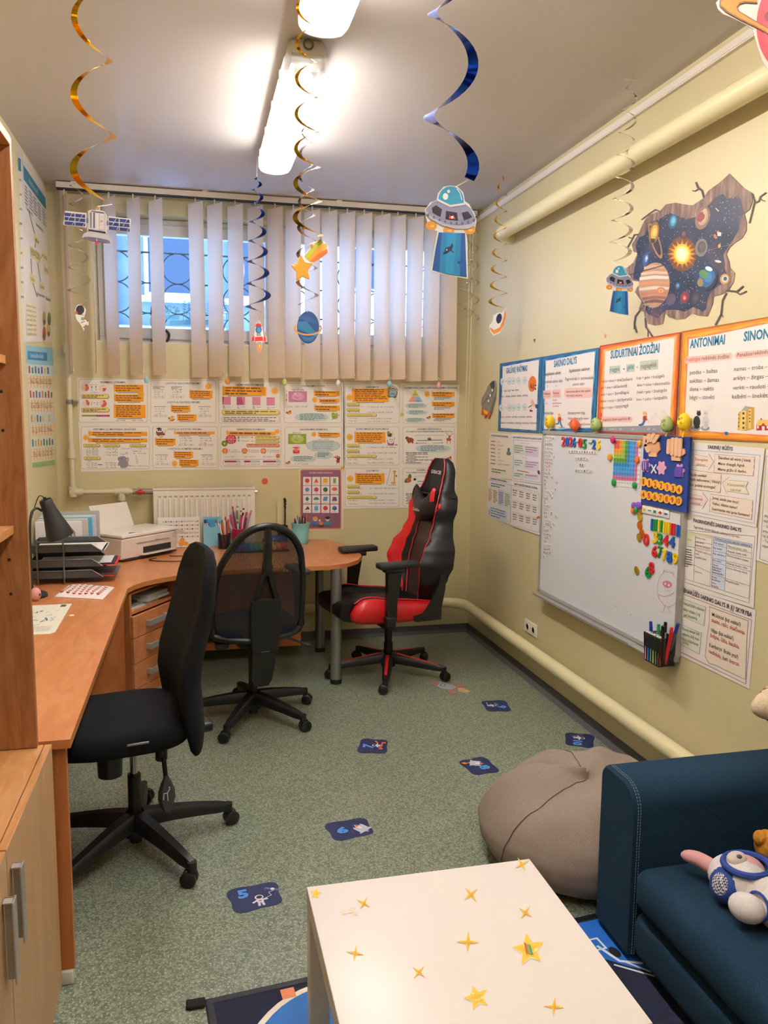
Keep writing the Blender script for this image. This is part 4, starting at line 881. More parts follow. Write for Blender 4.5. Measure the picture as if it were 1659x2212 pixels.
# column 2
A = paper(Z5, [(845, 48), (1610, 48), (1615, 560), (850, 556)], (858, 58, 1590, 536), 'LYGTYS SU DAUGYBOS VEIKSMU', 'maths poster about multiplication and division equations, with a yellow bird', (1025, 1412), 104, 20)
for x, ls_ in ((895, ('x · 7 = 63', 'x = 63 : 7', 'x = 9')), (1098, ('8 · x = 48', 'x = 48 : 8', 'x = 6'))):
    for k, s_ in enumerate(ls_): A.text(s_, x+(0, 4, 6)[k], 172+k*27, x+(108, 100, 60)[k], 17, INK)
    A.rr(x-14, 234, x+132, 260, 12, 'b8aca4', 1); A.rr(x-11, 236, x+129, 258, 11, 'efe8e0', 2); A.text('9 · 7 = 63' if x < 1000 else '8 · 6 = 48', x+10, 255, x+108, 16, INK)
    A.para(x-10, 130, x+125, 2, 14, '6a5f5a', 6, 3, 0, x)
note(A, 1290, 172, 1550, 262, 4, seed=11); sun(A, 1506, 128, 42); A.text('LYGTYS SU DALYBOS VEIKSMU', 1044, 315, 1412, 19, INK, bold=.012)
note(A, 1082, 342, 1302, 412, 3, seed=12); note(A, 1152, 440, 1372, 512, 3, seed=13)
for x, ls_ in ((908, ('x : 9 = 5', 'x = 9 · 5', 'x = 45', '45 : 9 = 5')), (1406, ('100 : x = 5', 'x = 100 : 5', 'x = 20', '100 : 20 = 5'))):
    A.para(x-12, 353, x+125, 1, 14, '6a5f5a', 6, 3, 0, x)
    for k in range(3): A.text(ls_[k], x+3, 388+k*26, x+(100, 102, 66)[k], 16, INK if k < 2 else RED)
    A.rr(x-18, 446, x+138, 472, 12, 'b8aca4', 1); A.rr(x-15, 448, x+135, 470, 11, 'efe8e0', 2); A.text(ls_[3], x-4, 466, x+122, 16, INK)
bird(A, 1092, 486, 42, 'e2b32c'); A.poly([(1055, 512), (1090, 505), (1138, 488), (1110, 515)], 'c8442a', 4); done(A)
A = paper(Z5, [(850, 556), (1615, 560), (1618, 1055), (862, 1070)], (880, 577, 1604, 1038), 'LYGTYS SU SUDĖTIES VEIKSMU', 'maths poster with an owl in a graduation cap about addition equations', (1048, 1430), 617, 19)
A.el(958, 645, 40, 42, '7a4630', 2); A.el(972, 690, 28, 16, 'e0b89a', 3); A.el(944, 622, 17, 17, 'f4ece4', 3); A.el(975, 622, 17, 17, 'f4ece4', 3); A.el(946, 624, 6, 7, '1c1a1a', 4); A.el(974, 624, 6, 7, '1c1a1a', 4); A.poly([(955, 632), (970, 632), (962, 648)], 'e8a028', 4); A.poly([(915, 602), (945, 588), (985, 596), (958, 612)], '232a52', 4); A.poly([(935, 608), (962, 612), (982, 604), (980, 622), (938, 622)], '2b3464', 3); A.line([(1000, 668), (1032, 615)], 4, '55504c', 3); A.el(1004, 664, 16, 12, '6a3a26', 3)
note(A, 1118, 634, 1576, 664, 1, .0, 14); note(A, 906, 710, 1136, 786, 3, seed=15)
for x, ls_ in ((1184, ('x + 40 = 100', 'x = 100 - 40', 'x = 60', '60 + 40 = 100')), (1410, ('60 + x = 140', 'x = 140 - 60', 'x = 80', '60 + 80 = 140'))):
    A.para(x-14, 682, x+125, 1, 14, '6a5f5a', 6, 3, 0, x)
    for k in range(3): A.text(ls_[k], x+3, 716+k*27, x+(130, 132, 70)[k], 16, INK if k < 2 else RED)
    A.rr(x-18, 772, x+158, 798, 12, 'b8aca4', 1); A.rr(x-15, 774, x+155, 796, 11, 'efe8e0', 2); A.text(ls_[3], x-6, 791, x+140, 16, INK)
A.text('LYGTYS SU ATIMTIES VEIKSMU', 1058, 836, 1436, 19, INK, bold=.012); note(A, 1114, 856, 1332, 930, 3, seed=16); note(A, 1174, 948, 1394, 1020, 3, seed=17); sun(A, 1128, 992, 38)
for x, ls_ in ((924, ('x - 35 = 24', 'x = 24 + 35', 'x = 59', '59 - 35 = 24')), (1434, ('92 - x = 21', 'x = 92 - 21', 'x = 71', '92 - 71 = 21'))):
    A.para(x-14, 892, x+138, 1, 14, '6a5f5a', 6, 3, 0, x)
    for k in range(3): A.text(ls_[k], x+3, 922+k*27, x+(114, 112, 66)[k], 16, INK if k < 2 else RED)
    A.rr(x-18, 986, x+148, 1014, 12, 'b8aca4', 1); A.rr(x-15, 988, x+145, 1012, 11, 'efe8e0', 2); A.text(ls_[3], x, 1007, x+128, 16, INK)
done(A)
# column 3
A = paper(Z6, [(8, 48), (838, 56), (840, 612), (12, 608)], (20, 58, 802, 588), 'DEŠIMTAINĖS TRUPMENOS', 'maths poster about decimal fractions with four pink squares', (238, 592), 108, 23)
note(A, 60, 114, 624, 232, 3, .02, 21); sun(A, 728, 175, 50)
for k, (x, y) in enumerate(((62, 250), (245, 252), (444, 254), (626, 258))):
    A.rect(x, y, x+106, y+102, 'd87f9c', 2); A.poly([[(x, y), (x+22, y), (x+5, y+98), (x, y+98)], [(x, y), (x+62, y), (x+88, y+102), (x, y+102)], [(x, y), (x+10, y), (x+10, y+10), (x, y+10)], [(x, y+2), (x+70, y+2), (x+70, y+10), (x, y+10)]][k], CRM, 3)
    for q in range(1, 10): A.line([(x+10.6*q, y), (x+10.6*q, y+102)], 1.6, 'e6a9bd', 3)
    if k > 1:
        for q in range(1, 10): A.line([(x, y+10.2*q), (x+106, y+10.2*q)], 1.6, 'e6a9bd', 3)
    A.text(('1', '7', '1', '7')[k], x+14, y+128, x+24, 15, INK); A.line([(x+4, y+132), (x+36, y+132)], 2, INK, 3); A.text(('10', '10', '100', '100')[k], x+6, y+150, x+36, 15, INK); A.text(('= 0,1', '= 0,7', '= 0,01', '= 0,07')[k], x+46, y+136, x+104, 14, INK)
pill(A, 50, 416, 792, 478, None, 2, seed=22); A.rr(50, 492, 795, 574, 36, 'c86a66', 1); A.rr(54, 496, 791, 570, 34, 'efe8e0', 2); A.para(76, 512, 756, 3, 21, INK, 9, 3, 0, 23, .97, .03); done(A)
A = paper(Z6, [(12, 608), (840, 612), (845, 1172), (20, 1185)], (38, 630, 812, 1148), 'PAPRASTOSIOS TRUPMENOS', 'maths poster about common fractions with a red pomegranate slice and kiwi', (244, 606), 678, 22)
note(A, 114, 690, 740, 738, 1, .012, 24); sun(A, 762, 694, 36); A.el(172, 795, 70, 60, 'b4202a', 2); A.el(172, 795, 60, 52, 'c9343c', 3); A.line([(172, 735), (172, 855)], 5, 'f0d8d0', 4); A.line([(102, 795), (242, 795)], 5, 'f0d8d0', 4)
for x, y in ((145, 770), (198, 770), (145, 825), (198, 825)): A.text('1', x-5, y, x+5, 13, 'ffffff', 5); A.text('4', x-6, y+18, x+6, 13, 'ffffff', 5)
A.el(88, 848, 38, 38, '4f6a24', 2); A.el(88, 848, 28, 28, '7d9a34', 3); A.el(88, 848, 9, 9, 'e6ecc4', 4)
A.text('1', 260, 784, 276, 27, INK); A.line([(252, 792), (286, 792)], 3, INK, 3); A.text('4', 258, 824, 280, 27, INK); A.text('SKAITIKLIS', 302, 776, 414, 15, RED); A.text('VARDIKLIS', 302, 822, 404, 15, '4f8a6a')
for y, c in ((768, 'a83a6a'), (814, '8a9a3c')): A.line([(430, y), (446, y)], 7, c, 3); A.poly([(443, y-10), (458, y), (443, y+10)], c, 3)
pill(A, 476, 752, 788, 790, None, 1, seed=25); pill(A, 476, 800, 788, 838, None, 1, seed=26); pill(A, 366, 850, 790, 890, None, 1, 'ec9a80', 27)
for k, x in enumerate((95, 345, 586)):
    A.el(x, 942, 38, 36, 'd9602e', 2); A.el(x, 942, 32, 30, 'e87f42', 3)
    for q in range((2, 3, 4)[k]): A.line([(x, 942), (x+32*math.cos(2*pi*q/(2, 3, 4)[k]-1.57), 942+30*math.sin(2*pi*q/(2, 3, 4)[k]-1.57))], 5, 'f6d6bc', 4)
    A.text('1', x+54, 936, x+62, 14, INK); A.text('234'[k], x+52, 958, x+64, 14, INK); A.text(('PUSĖ', 'TREČDALIS', 'KETVIRTADALIS')[k], x+(105, 82, 78)[k], 940, x+(152, 182, 212)[k], 12, INK); A.text(('(viena antroji)', '(viena trečioji)', '(viena ketvirtoji)')[k], x+74, 960, x+(190, 184, 208)[k], 13, INK)
    A.text(('½ + ½ = 2/2 = 1', '1/3 + 2/3 = 1', '1/4 + 3/4 = 1')[k], x-5, 1026, x+140, 20, INK)
    A.rect(x-5, 1068, x+196, 1086, 'b8ccc4', 3); A.rect(x-5, 1066, x+(146, 74, 160)[k], 1086, CRM, 4); A.box(x-5, 1066, x+196, 1087, 2, '6a6a60', 5); A.text(('3', '2', '6')[k], x+6, 1106, x+14, 12, INK); A.text(('4', '5', '7')[k], x+6, 1122, x+14, 12, INK); A.text(('(trys ketvirtosios)', '(dvi penktosios)', '(šešios septintosios)')[k], x+35, 1116, x+198, 13, INK)
A.el(770, 1006, 27, 27, 'e2733a', 3); A.rr(62, 1048, 802, 1134, 40, 'b8506a', 0); A.rr(66, 1052, 798, 1130, 38, 'efe8e0', 2); done(A)
# column 4
A = paper(Z6, [(838, 56), (1618, 66), (1622, 618), (840, 612)], (852, 76, 1588, 584), 'STAČIAKAMPIO PLOTAS', 'maths poster with pink smiling rectangle about rectangle area', (1078, 1368), 122, 22)
def face(A, x, y, c): 
    for q in (-30, 30): A.el(x+q, y-14, 13, 16, 'f4ecec', 3); A.el(x+q, y-12, 5, 7, '3c2a30', 4); A.line([(x+q-14, y-36), (x+q+12, y-38)], 3, '5a3a46', 4)
    A.line([(x-32, y+18), (x-12, y+38), (x+18, y+34)], 4, '4a2a36', 4)
A.rect(908, 180, 1144, 318, 'cf7fa4', 2); A.el(1026, 248, 80, 55, 'dfa2bd', 3); face(A, 1022, 225, 0); A.text('Plotas', 984, 308, 1062, 20, '5a2a44'); A.text('Ilgis (5 cm)', 956, 168, 1100, 20, INK); A.text('5 cm', 898, 385, 956, 22, INK); A.text('·  3', 962, 385, 998, 22, RED); A.text('cm = 15 cm²', 1006, 385, 1152, 22, INK)
for k, ch in enumerate('Plotis 3'): A.text(ch, 874, 316-k*19, 890, 14, RED)
note(A, 1230, 172, 1558, 240, 2, .02, 31); note(A, 1296, 276, 1558, 326, 1, -.01, 32); note(A, 1234, 360, 1562, 428, 2, .01, 33); sun(A, 1244, 288, 40); bird(A, 916, 455, 46); blob(A, 985, 456, 1425, 566, 5, 34); A.el(1500, 500, 42, 34, '9aa83a', 2); A.el(1480, 472, 26, 22, 'a8b648', 3); A.el(1520, 472, 20, 18, 'a8b648', 3); A.line([(1465, 540), (1490, 520)], 10, '8a9832', 3); A.line([(1545, 480), (1562, 492)], 8, '8a9832', 3); A.el(1478, 468, 5, 6, '222222', 4); done(A)
A = paper(Z6, [(840, 612), (1622, 618), (1620, 1170), (845, 1172)], (858, 634, 1592, 1138), 'DAUGIAKAMPIŲ PERIMETRAS', 'maths poster with green smiling rectangle about perimeters', (1054, 1406), 678, 22)
A.rect(902, 724, 1135, 855, '93a030', 2); A.el(1018, 790, 85, 52, 'b8c462', 3); face(A, 1014, 768, 0); A.text('Ilgis (5 cm)', 958, 714, 1064, 14, INK); A.rect(964, 892, 1048, 974, 'd22c24', 2); A.el(1006, 930, 26, 24, 'ea6a5c', 3); face(A, 1006, 932, 0); A.text('3 cm', 988, 884, 1028, 13, RED); A.text('3 cm', 988, 992, 1028, 13, RED)
note(A, 1284, 706, 1564, 762, 2, .01, 35); sun(A, 1230, 730, 36)
for x0, y0, x1, y1 in ((1140, 800, 1560, 950), (1245, 950, 1470, 1042)):
    for k in range(14):
        a = 2*pi*k/14; cx, cy = (x0+x1)/2+(x1-x0)*.42*math.cos(a), (y0+y1)/2+(y1-y0)*.38*math.sin(a); A.el(cx, cy, (x1-x0)*.1, (y1-y0)*.17, '7f918e', 1); A.el(cx, cy, (x1-x0)*.092, (y1-y0)*.155, 'c3d3d2', 2)
    A.el((x0+x1)/2, (y0+y1)/2, (x1-x0)*.43, (y1-y0)*.42, 'c3d3d2', 2)
for k, s_ in enumerate(('Skaičiuojame perimetrą:', 'a) 5 + 3 + 5 + 3 = 16 (cm)', 'b) 5 · 2 + 3 · 2 = 16 (cm)', 'c) (5 + 3) · 2 = 16 (cm)')): A.text(s_, 1218, 834+k*28, 1486-k*10, 17, INK)
A.para(1280, 968, 1446, 3, 20, INK, 8, 3, 0, 36); blob(A, 925, 1000, 1262, 1088, 3, 37); bird(A, 906, 1098, 40); A.text('3', 986, 1116, 998, 20, RED); A.text('· 4 = 12 (cm)', 1008, 1116, 1160, 20, INK)
A.el(1540, 1072, 24, 24, 'a8242c', 2); A.el(1522, 1020, 22, 20, 'c8502c', 3); A.el(1545, 1045, 18, 14, '3a2a2a', 3); A.el(1492, 1024, 12, 8, 'e0803c', 3); A.el(1518, 1012, 7, 8, 'f6efe8', 4); A.line([(1530, 1095), (1520, 1116)], 4, '33221e', 3); A.line([(1552, 1094), (1560, 1112)], 4, '33221e', 3); A.el(1560, 1025, 18, 8, '6a5a5a', 2, .8); done(A)
# column 5 and 6
def measures(q, border, title, tx, ty, label, ny, rows_, py, extra, seed):
    A = paper(Z7, q, border, title, label, tx, ty, 22); x0 = 44
    note(A, ny[0], ny[1], ny[2], ny[3], ny[4], .0, seed); sun(A, ny[5], ny[6], 50)
    for k, y in enumerate(py): pill(A, 54, y, (230, 230, 466)[k], y+38, ('Smulkiname', 'Stambiname', 'Randame skaičiaus vieną ar kelias dalis')[k])
    for x, y, t, w_ in rows_: A.text(t, x, y, x+w_, 17, INK)
    extra(A); return done(A)
def ex1(A):
    A.el(690, 212, 66, 66, '3c4a6a', 3); A.el(690, 212, 57, 57, '9fc0d8', 4); A.el(645, 160, 28, 24, 'e0953c', 3, -.6); A.el(738, 172, 26, 22, 'e0953c', 3, .6); A.line([(640, 150), (690, 120), (745, 150)], 5, '8a4a34', 3); A.el(672, 205, 12, 14, 'f4efe8', 5); A.el(708, 208, 12, 14, 'f4efe8', 5); A.el(674, 207, 4, 6, '222222', 6); A.el(706, 210, 4, 6, '222222', 6); A.line([(650, 235), (690, 222), (725, 240)], 6, '6a4a3c', 6); A.el(640, 262, 28, 16, '4f7a3c', 3, .5); A.el(722, 272, 24, 12, '4f7a3c', 3, -.4)
measures([(14, 72), (808, 84), (806, 664), (10, 656)], (34, 92, 784, 634), 'LAIKO MATAI', (326, 496), 146, 'maths poster about time units with an alarm clock', (130, 158, 634, 342, 7, 92, 278), ((74, 410, '2 h 12 min = 132 min', 192), (340, 416, '1 h = 60 min, tai 2 · 60 + 12 = 132 (min)', 362), (74, 484, '105 s = 1 min 45 s', 168), (340, 490, '1 min = 60 s, tai 105 : 60 = 1 (liek. 45)', 350), (80, 570, '½ h = 30 min', 118), (340, 576, '1 h = 60 min, tai 60 : 6 · 1 = 10 (min)', 334), (80, 610, '⅔ min = 40 s', 114), (340, 614, '1 min = 60 s, tai 60 : 3 · 2 = 40 (s)', 316)), (352, 424, 500), ex1, 41)
def ex2(A):
    A.poly([(615, 860), (712, 850), (706, 940), (622, 938)], 'b0507a', 3); A.el(664, 868, 44, 46, 'f0ebe4', 4); A.el(650, 856, 6, 8, '222222', 5); A.el(680, 856, 6, 8, '222222', 5); A.line([(645, 880), (665, 890), (690, 872)], 4, '4a2a36', 5); A.el(650, 795, 36, 26, '4a2540', 3); A.el(630, 765, 22, 24, '8a9a34', 3); A.poly([(668, 815), (690, 745), (700, 790), (682, 820)], 'ecc83c', 4); A.line([(606, 880), (625, 862)], 5, '3a3030', 3); A.line([(706, 858), (718, 830)], 6, '3a3030', 3)
    for x in (728, 748): A.el(x, 932, 9, 7, '332a2a', 3)
measures([(10, 656), (806, 664), (806, 1222), (14, 1238)], (34, 682, 780, 1210), 'SVORIO (MASĖS) IR TALPOS MATAI', (184, 632), 724, 'maths poster about weight and volume units with a kitchen scale', (162, 756, 590, 902, 5, 96, 824), ((74, 976, '4 t 35 kg = 4035 kg', 178), (340, 972, '1 t = 1000 kg, tai 4 · 1000 + 35 = 4035 (kg)', 392), (64, 1050, '4350 g = 4 kg 350 g', 186), (340, 1050, '1 kg = 1000 g, tai 4350 : 1000 = 4 (liek. 350)', 404), (70, 1138, '½ cnt = 50 kg', 126), (340, 1134, '1 cnt = 100 kg, tai 100 : 2 · 1 = 50 (kg)', 350), (70, 1190, '⅖ kg = 400 g', 126), (340, 1186, '1 kg = 1000 g, tai 1000 : 5 · 2 = 400 (g)', 364)), (918, 992, 1068), ex2, 42)
def ex3(A):
    A.line([(604, 1480), (660, 1262)], 5, '9a5a5a', 2); A.line([(640, 1462), (700, 1270)], 2, 'b5aaa6', 2); A.el(716, 1300, 24, 18, 'e8a93c', 3); A.poly([(706, 1300), (724, 1310), (716, 1450), (700, 1450)], 'eab54c', 3); A.el(698, 1455, 34, 18, 'e8a93c', 3)
    for k in range(6): A.el(712+4*(k % 2), 1330+20*k, 5, 6, 'a5642c', 4)
    A.el(738, 1360, 12, 14, '8a5a4a', 3)
    for k in range(6): A.el(640+k*18, 1485, 5, 5, '55504a', 3)
measures([(14, 1238), (806, 1222), (806, 1800), (14, 1812)], (34, 1252, 778, 1782), 'ILGIO MATAI', (328, 494), 1298, 'maths poster about length units with a giraffe, lowest complete poster of the grid', (170, 1324, 578, 1466, 5, 104, 1396), ((78, 1540, '8 km 35 m = 8035 m', 190), (364, 1536, '1 km = 1000 m, tai 8 · 1000 + 35 = 8035 (m)', 392), (78, 1616, '604 cm = 6 m 4 cm', 182), (364, 1612, '1 m = 100 cm, tai 604 : 100 = 6 (liek. 4)', 352), (78, 1706, '⅕ m = 20 cm', 118), (364, 1700, '1 m = 100 cm, tai 100 : 5 · 1 = 20 (cm)', 342), (78, 1752, '⅗ km = 600 m', 130), (364, 1744, '1 km = 1000 m, tai 1000 : 5 · 3 = 600 (m)', 372)), (1482, 1560, 1634), ex3, 43)
A = paper(Z7, [(808, 84), (1612, 100), (1576, 668), (806, 664)], (832, 98, 1580, 634), 'JUDĖJIMO (KELIO, LAIKO, GREIČIO) SKAIČIAVIMO UŽDAVINIAI', 'maths poster with a coloured triangle about distance, time and speed, top right of the grid', (846, 1574), 156, 20)
A.poly([(1004, 168), (1052, 258), (956, 258)], 'd8cf3c', 2); A.poly([(954, 262), (998, 262), (998, 342), (896, 342)], 'eba898', 2); A.poly([(1002, 262), (1056, 262), (1106, 342), (1002, 342)], '9db8dc', 2); A.text('s', 994, 222, 1008, 14, INK); A.text('kelias', 974, 246, 1032, 12, INK); A.text('v', 960, 304, 974, 14, RED); A.text('t', 1032, 308, 1042, 16, INK); A.text('greitis', 930, 328, 990, 11, RED); A.text('laikas', 1012, 328, 1064, 11, INK)
for k, (y0, y1) in enumerate(((202, 266), (340, 400), (498, 560))):
    note(A, 1224+k*4, y0, 1540, y1, 2, .0, 50+k); A.para(1256, y1+20, 1500, 2, 17, '5a5552', 7, 3, 0, 60+k)
sun(A, 1164, 230, 44); blob(A, 858, 356, 1164, 430, 4, 54); blob(A, 872, 450, 1170, 520, 4, 55); blob(A, 852, 556, 1146, 624, 4, 56); bird(A, 1188, 560, 40); done(A)
def trip(q, border, t2, label, y, seed, left):
    A = paper(Z7, q, border, 'JUDĖJIMO UŽDAVINIAI (II)' if y < 800 else 'JUDĖJIMO UŽDAVINIAI (I)', label, (1028, 1362) if y < 800 else (1016, 1340), y, 20); A.text(t2, 876, y+32, 1510, 17, INK, bold=.012)
    A.line([(996, y+90), (996, y+76), (1390, y+76), (1390, y+90)], 3, 'a05a5a', 3); A.line([(1030, y+148), (1370, y+140)], 10, '6a7888', 3)
    A.line([(1020, y+185), (1156, y+184)], 6, '4a5f9a', 3); A.poly([(1002, y+186), (1024, y+174), (1024, y+197)], '4a5f9a', 3); A.line([(1236, y+182), (1370, y+181)], 6, '93a038', 3); A.poly([(1388, y+180), (1366, y+169), (1366, y+192)], '93a038', 3)
    A.el(1196, y+126, 26, 22, '7a4a2a', 3); A.el(1196, y+108, 20, 9, 'd8b078', 4)
    if left == 'bear': A.el(930, y+142, 50, 36, '9a4a26', 2); A.el(888, y+112, 24, 22, '9a4a26', 3); A.line([(905, y+160), (908, y+182)], 18, '8a4020', 3); A.line([(960, y+160), (965, y+182)], 18, '8a4020', 3); A.el(872, y+118, 8, 6, '2a1a14', 4)
    else: A.el(900, y+132, 46, 34, 'b85a30', 2); A.el(925, y+82, 26, 26, '5a7a34', 3); A.poly([(905, y+60), (928, y+40), (948, y+62)], 'b0302a', 4); A.el(994, y+118, 20, 18, '5a2a20', 3); A.el(870, y+150, 22, 16, '4f7a34', 3)
    A.el(1462, y+132, 34, 22, 'b4562c', 2); A.el(1474, y+92, 16, 16, 'b4562c', 3); A.line([(1466, y+110), (1474, y+95)], 16, 'b4562c', 3)
    for s_ in (-1, 1): A.line([(1474+s_*8, y+78), (1474+s_*34, y+62), (1474+s_*50, y+46)], 5, '5a3a26', 3); A.line([(1462+s_*20, y+148), (1460+s_*24, y+192)], 6, '8a4020', 3)
    blob(A, 1000, y+206, 1490, y+312, 4, seed); A.para(868, y+310, 1200, 1, 18, '4a4744', 9, 3, 0, seed, .3)
    for k in range(7): A.para(868+14*(k % 2), y+330+20*k, (1206, 1016, 1206, 1016, 1266, 1020, 1090)[k], 1, 18, RED if k == 5 else '4a4744', 8, 3, 0, seed+k)
    bird(A, 1474, y+396, 46); return done(A)
trip([(806, 664), (1576, 668), (1562, 1222), (806, 1222)], (832, 684, 1544, 1196), 'KAI OBJEKTAI JUDA PRIEŠINGOMIS KRYPTIMIS (TOLSTA)', 'maths poster with a bear and a deer about moving apart, behind the red chair top', 724, 71, 'bear')
trip([(806, 1222), (1562, 1222), (1560, 1770), (806, 1800)], (832, 1250, 1544, 1776), 'KAI OBJEKTAI JUDA VIENAS PRIEŠAIS KITĄ', 'maths poster partly hidden behind the back of the red chair, lowest right of the grid', 1288, 81, 'other')
# geometric figures
Zp = (560, 780, .27728); A = AB(.0025).zoom(*Zp); A.sheet([(310, 838), (655, 836), (655, 1310), (326, 1322)], 'e9dfd8'); A.rr(318, 842, 640, 1310, 14, 'd98a4c', 0); A.rr(326, 850, 632, 1300, 10, '86566e', 1); A.text('GEOMETRINĖS FIGŪROS', 386, 876, 568, 13, 'e8c4b4', 3, bold=.02)
PC = ('c8323a', 'd2512c', 'eab02c', '7d9a3c', '4f88bc', 'b83a5c', '2f7a44', 'e0685c', '2a7a78', '2f8a78', '4f9ac8', '7a4a6c', '6a3a2c', '58a0d0', 'c83a40', '3a5f98')
for k in range(16):
    x, y = 341+71*(k % 4)-(2*(k//4) if 0 else 0), 902+72*(k//4)-(2 if k//4 else 0); A.rect(x, y, x+63, y+66, 'efe6e0', 2); c = PC[k]; cx, cy = x+32, y+29
    if k in (0, 14): A.el(cx, cy, 18, 18, c, 3)
    elif k == 1: A.poly([(cx, cy-19), (cx+19, cy+16), (cx-19, cy+16)], c, 3)
    elif k == 2: A.rect(cx-17, cy-17, cx+17, cy+17, c, 3)
    elif k == 3: A.rect(cx-11, cy-19, cx+11, cy+19, c, 3)
    elif k in (4, 5, 6): A.el(cx, cy, 19, 19, c, 3, -pi/2, 0, 360, (5, 6, 8)[k-4])
    elif k == 7: A.el(cx, cy-4, 22, 14, c, 3)
    elif k == 8: A.poly([(cx, cy-20), (cx+16, cy), (cx, cy+20), (cx-16, cy)], c, 3)
    elif k == 9: A.el(cx, cy+8, 22, 22, c, 3, 0, 180, 359, 14)
    elif k == 10: A.poly([(cx-12, cy-17), (cx+20, cy-17), (cx+12, cy+16), (cx-20, cy+16)], c, 3)
    elif k == 11: A.poly([(cx-14, cy-15), (cx+14, cy-15), (cx+20, cy+17), (cx-20, cy+17)], c, 3)
    elif k == 12: A.poly([(cx-20, cy+16), (cx+4, cy-16), (cx+20, cy+6)], c, 3); A.poly([(cx+4, cy-16), (cx+20, cy+6), (cx+8, cy+14)], '4f2a20', 4)
    elif k == 13: A.rect(cx-15, cy-15, cx+15, cy+14, c, 3); A.el(cx, cy-15, 15, 6, '86c0e0', 4); A.el(cx, cy+14, 15, 6, c, 3)
    else: A.el(cx, cy, 19, 19, c, 3, -pi/2, 0, 360, 6); A.poly([(cx, cy), (cx+16, cy-9), (cx+16, cy+9), (cx, cy+19)], '2c4a7c', 4); A.poly([(cx, cy), (cx-16, cy-9), (cx, cy-19), (cx+16, cy-9)], '5a80b8', 4)
    A.para(x+16, y+55, x+48, 1, 6, '8a7a78', 3, 3, 0, k)
for x, h, s_ in ((436, 'd8902c', '3f6fa8'), (532, '1c1a20', '2f8a94')): A.el(x, 1258, 24, 16, s_, 3); A.el(x, 1230, 17, 17, 'e6b894', 4); A.el(x, 1220, 20, 11, h, 5); A.el(x-6, 1233, 2, 3, '222222', 6); A.el(x+6, 1233, 2, 3, '222222', 6); A.line([(x-32, 1255), (x-20, 1275)], 9, s_, 4); A.el(x, 1282, 24, 9, '4a5f7a', 3)
A.el(480, 1262, 17, 14, 'd4702a', 5); A.el(478, 1286, 34, 8, '4a2a22', 2); A.rect(418, 1270, 432, 1294, '8a2a34', 4); A.el(470, 1240, 8, 8, 'efe4dc', 5)
tag(A.mb.build('poster'), 'purple poster of geometric figures in a four by four grid', 'poster')
A = AB(.002).zoom(560, 780, .27728); A.sheet([(43+25*math.cos(k*pi/10), 936+25*math.sin(k*pi/10)) for k in range(20)], 'd3603f', .001)
for x, y in ((35, 930), (50, 945), (40, 950), (52, 925)): A.el(x, y, 5, 4, 'b8402a', 1)
tag(A.mb.build('round_sticker'), 'small round red sticker on the wall above the ruler', 'sticker')
for x, y, lb in ((608.5, 825, 'tiny yellow star pin at the top of the grid between the third and fourth columns'), (740.5, 1010, 'tiny yellow star pin above the purple poster corner'), (868, 895, 'tiny yellow star pin between the time and speed posters')):
    A = AB(.006).zoom(x, y, 1); A.sheet([((5.5 if k % 2 == 0 else 2.2)*math.cos(k*pi/5-1.57), (5.5 if k % 2 == 0 else 2.2)*math.sin(k*pi/5-1.57)) for k in range(10)], 'd8b23c', .003); tag(A.mb.build('star_pin'), lb, 'pin', 'star pins holding posters')
# left wall posters
A = AL(.0025).zoom(0, 250, 130/288); A.sheet([(106, 168), (218, 352), (256, 1080), (122, 1086)], 'dad4cc')
def colL(u, v): # u across 0..1, v down 0..1 on the upper poster
    a = (106+(122-106)*v, 168+(1086-168)*v); b_ = (218+(256-218)*v, 352+(1080-352)*v); return (a[0]+(b_[0]-a[0])*u, a[1]+(b_[1]-a[1])*u)
def quadL(A, u0, v0, u1, v1, c, L=1): A.poly([colL(u0, v0), colL(u1, v0), colL(u1, v1), colL(u0, v1)], c, L)
def txtL(A, t, u0, u1, v, c, L=3, h=14): p, q = colL(u0, v), colL(u1, v); A.text(t, p[0], p[1], q[0], h, c, L, q[1])
quadL(A, .02, .07, .95, .145, '2f7f9e'); txtL(A, 'Asmenuotė', .25, .62, .125, 'bcd4da', h=30)
for k in range(6): 
    for q in range(5): quadL(A, .05+.18*q, .165+.018*k, .05+.18*q+.12+.02*((q*k) % 3), .174+.018*k, '7f8792', 2)
quadL(A, .22, .47, .62, .53, 'd8c88c', 2); txtL(A, 'VEIKSMAŽODIS', .24, .60, .515, '5a4a2a', h=30)
for u, v in ((.40, .38), (.72, .44), (.74, .52), (.2, .62), (.55, .64)): quadL(A, u, v, u+.2, v+.055, 'dfcf9c', 2); txtL(A, 'laikas', u+.03, u+.17, v+.04, '5a4a2a', h=20)
for u0, v0, u1, v1 in ((.42, .46, .48, .4), (.62, .5, .74, .46), (.25, .54, .27, .62), (.5, .54, .6, .64), (.2, .28, .42, .38), (.3, .67, .45, .74)): A.line([colL(u0, v0), colL(u1, v1)], 2.2, '4a4640', 2)
for u, v, t_ in ((.08, .29, 'Tariamoji'), (.5, .32, 'Liepiamoji'), (.45, .73, 'Esamasis'), (.78, .74, 'Būsimasis')): txtL(A, t_, u, u+.28, v, '5f7050', h=16)
quadL(A, .02, .78, .48, .965, 'e2d8bc', 2)
for k, (a, c) in enumerate((('kartoti', 'ne-'), ('dirbti', 'su-'), ('skaityti', 'per-'), ('eiti', 'iš-'), ('bėgti', 'nu-'), ('rašyti', 'už-'), ('kalbėti', 'pa-'))): txtL(A, a, .04, .24, .81+.025*k, '5a5248', h=13); txtL(A, c, .27, .40, .81+.025*k, 'a8483c', h=13)
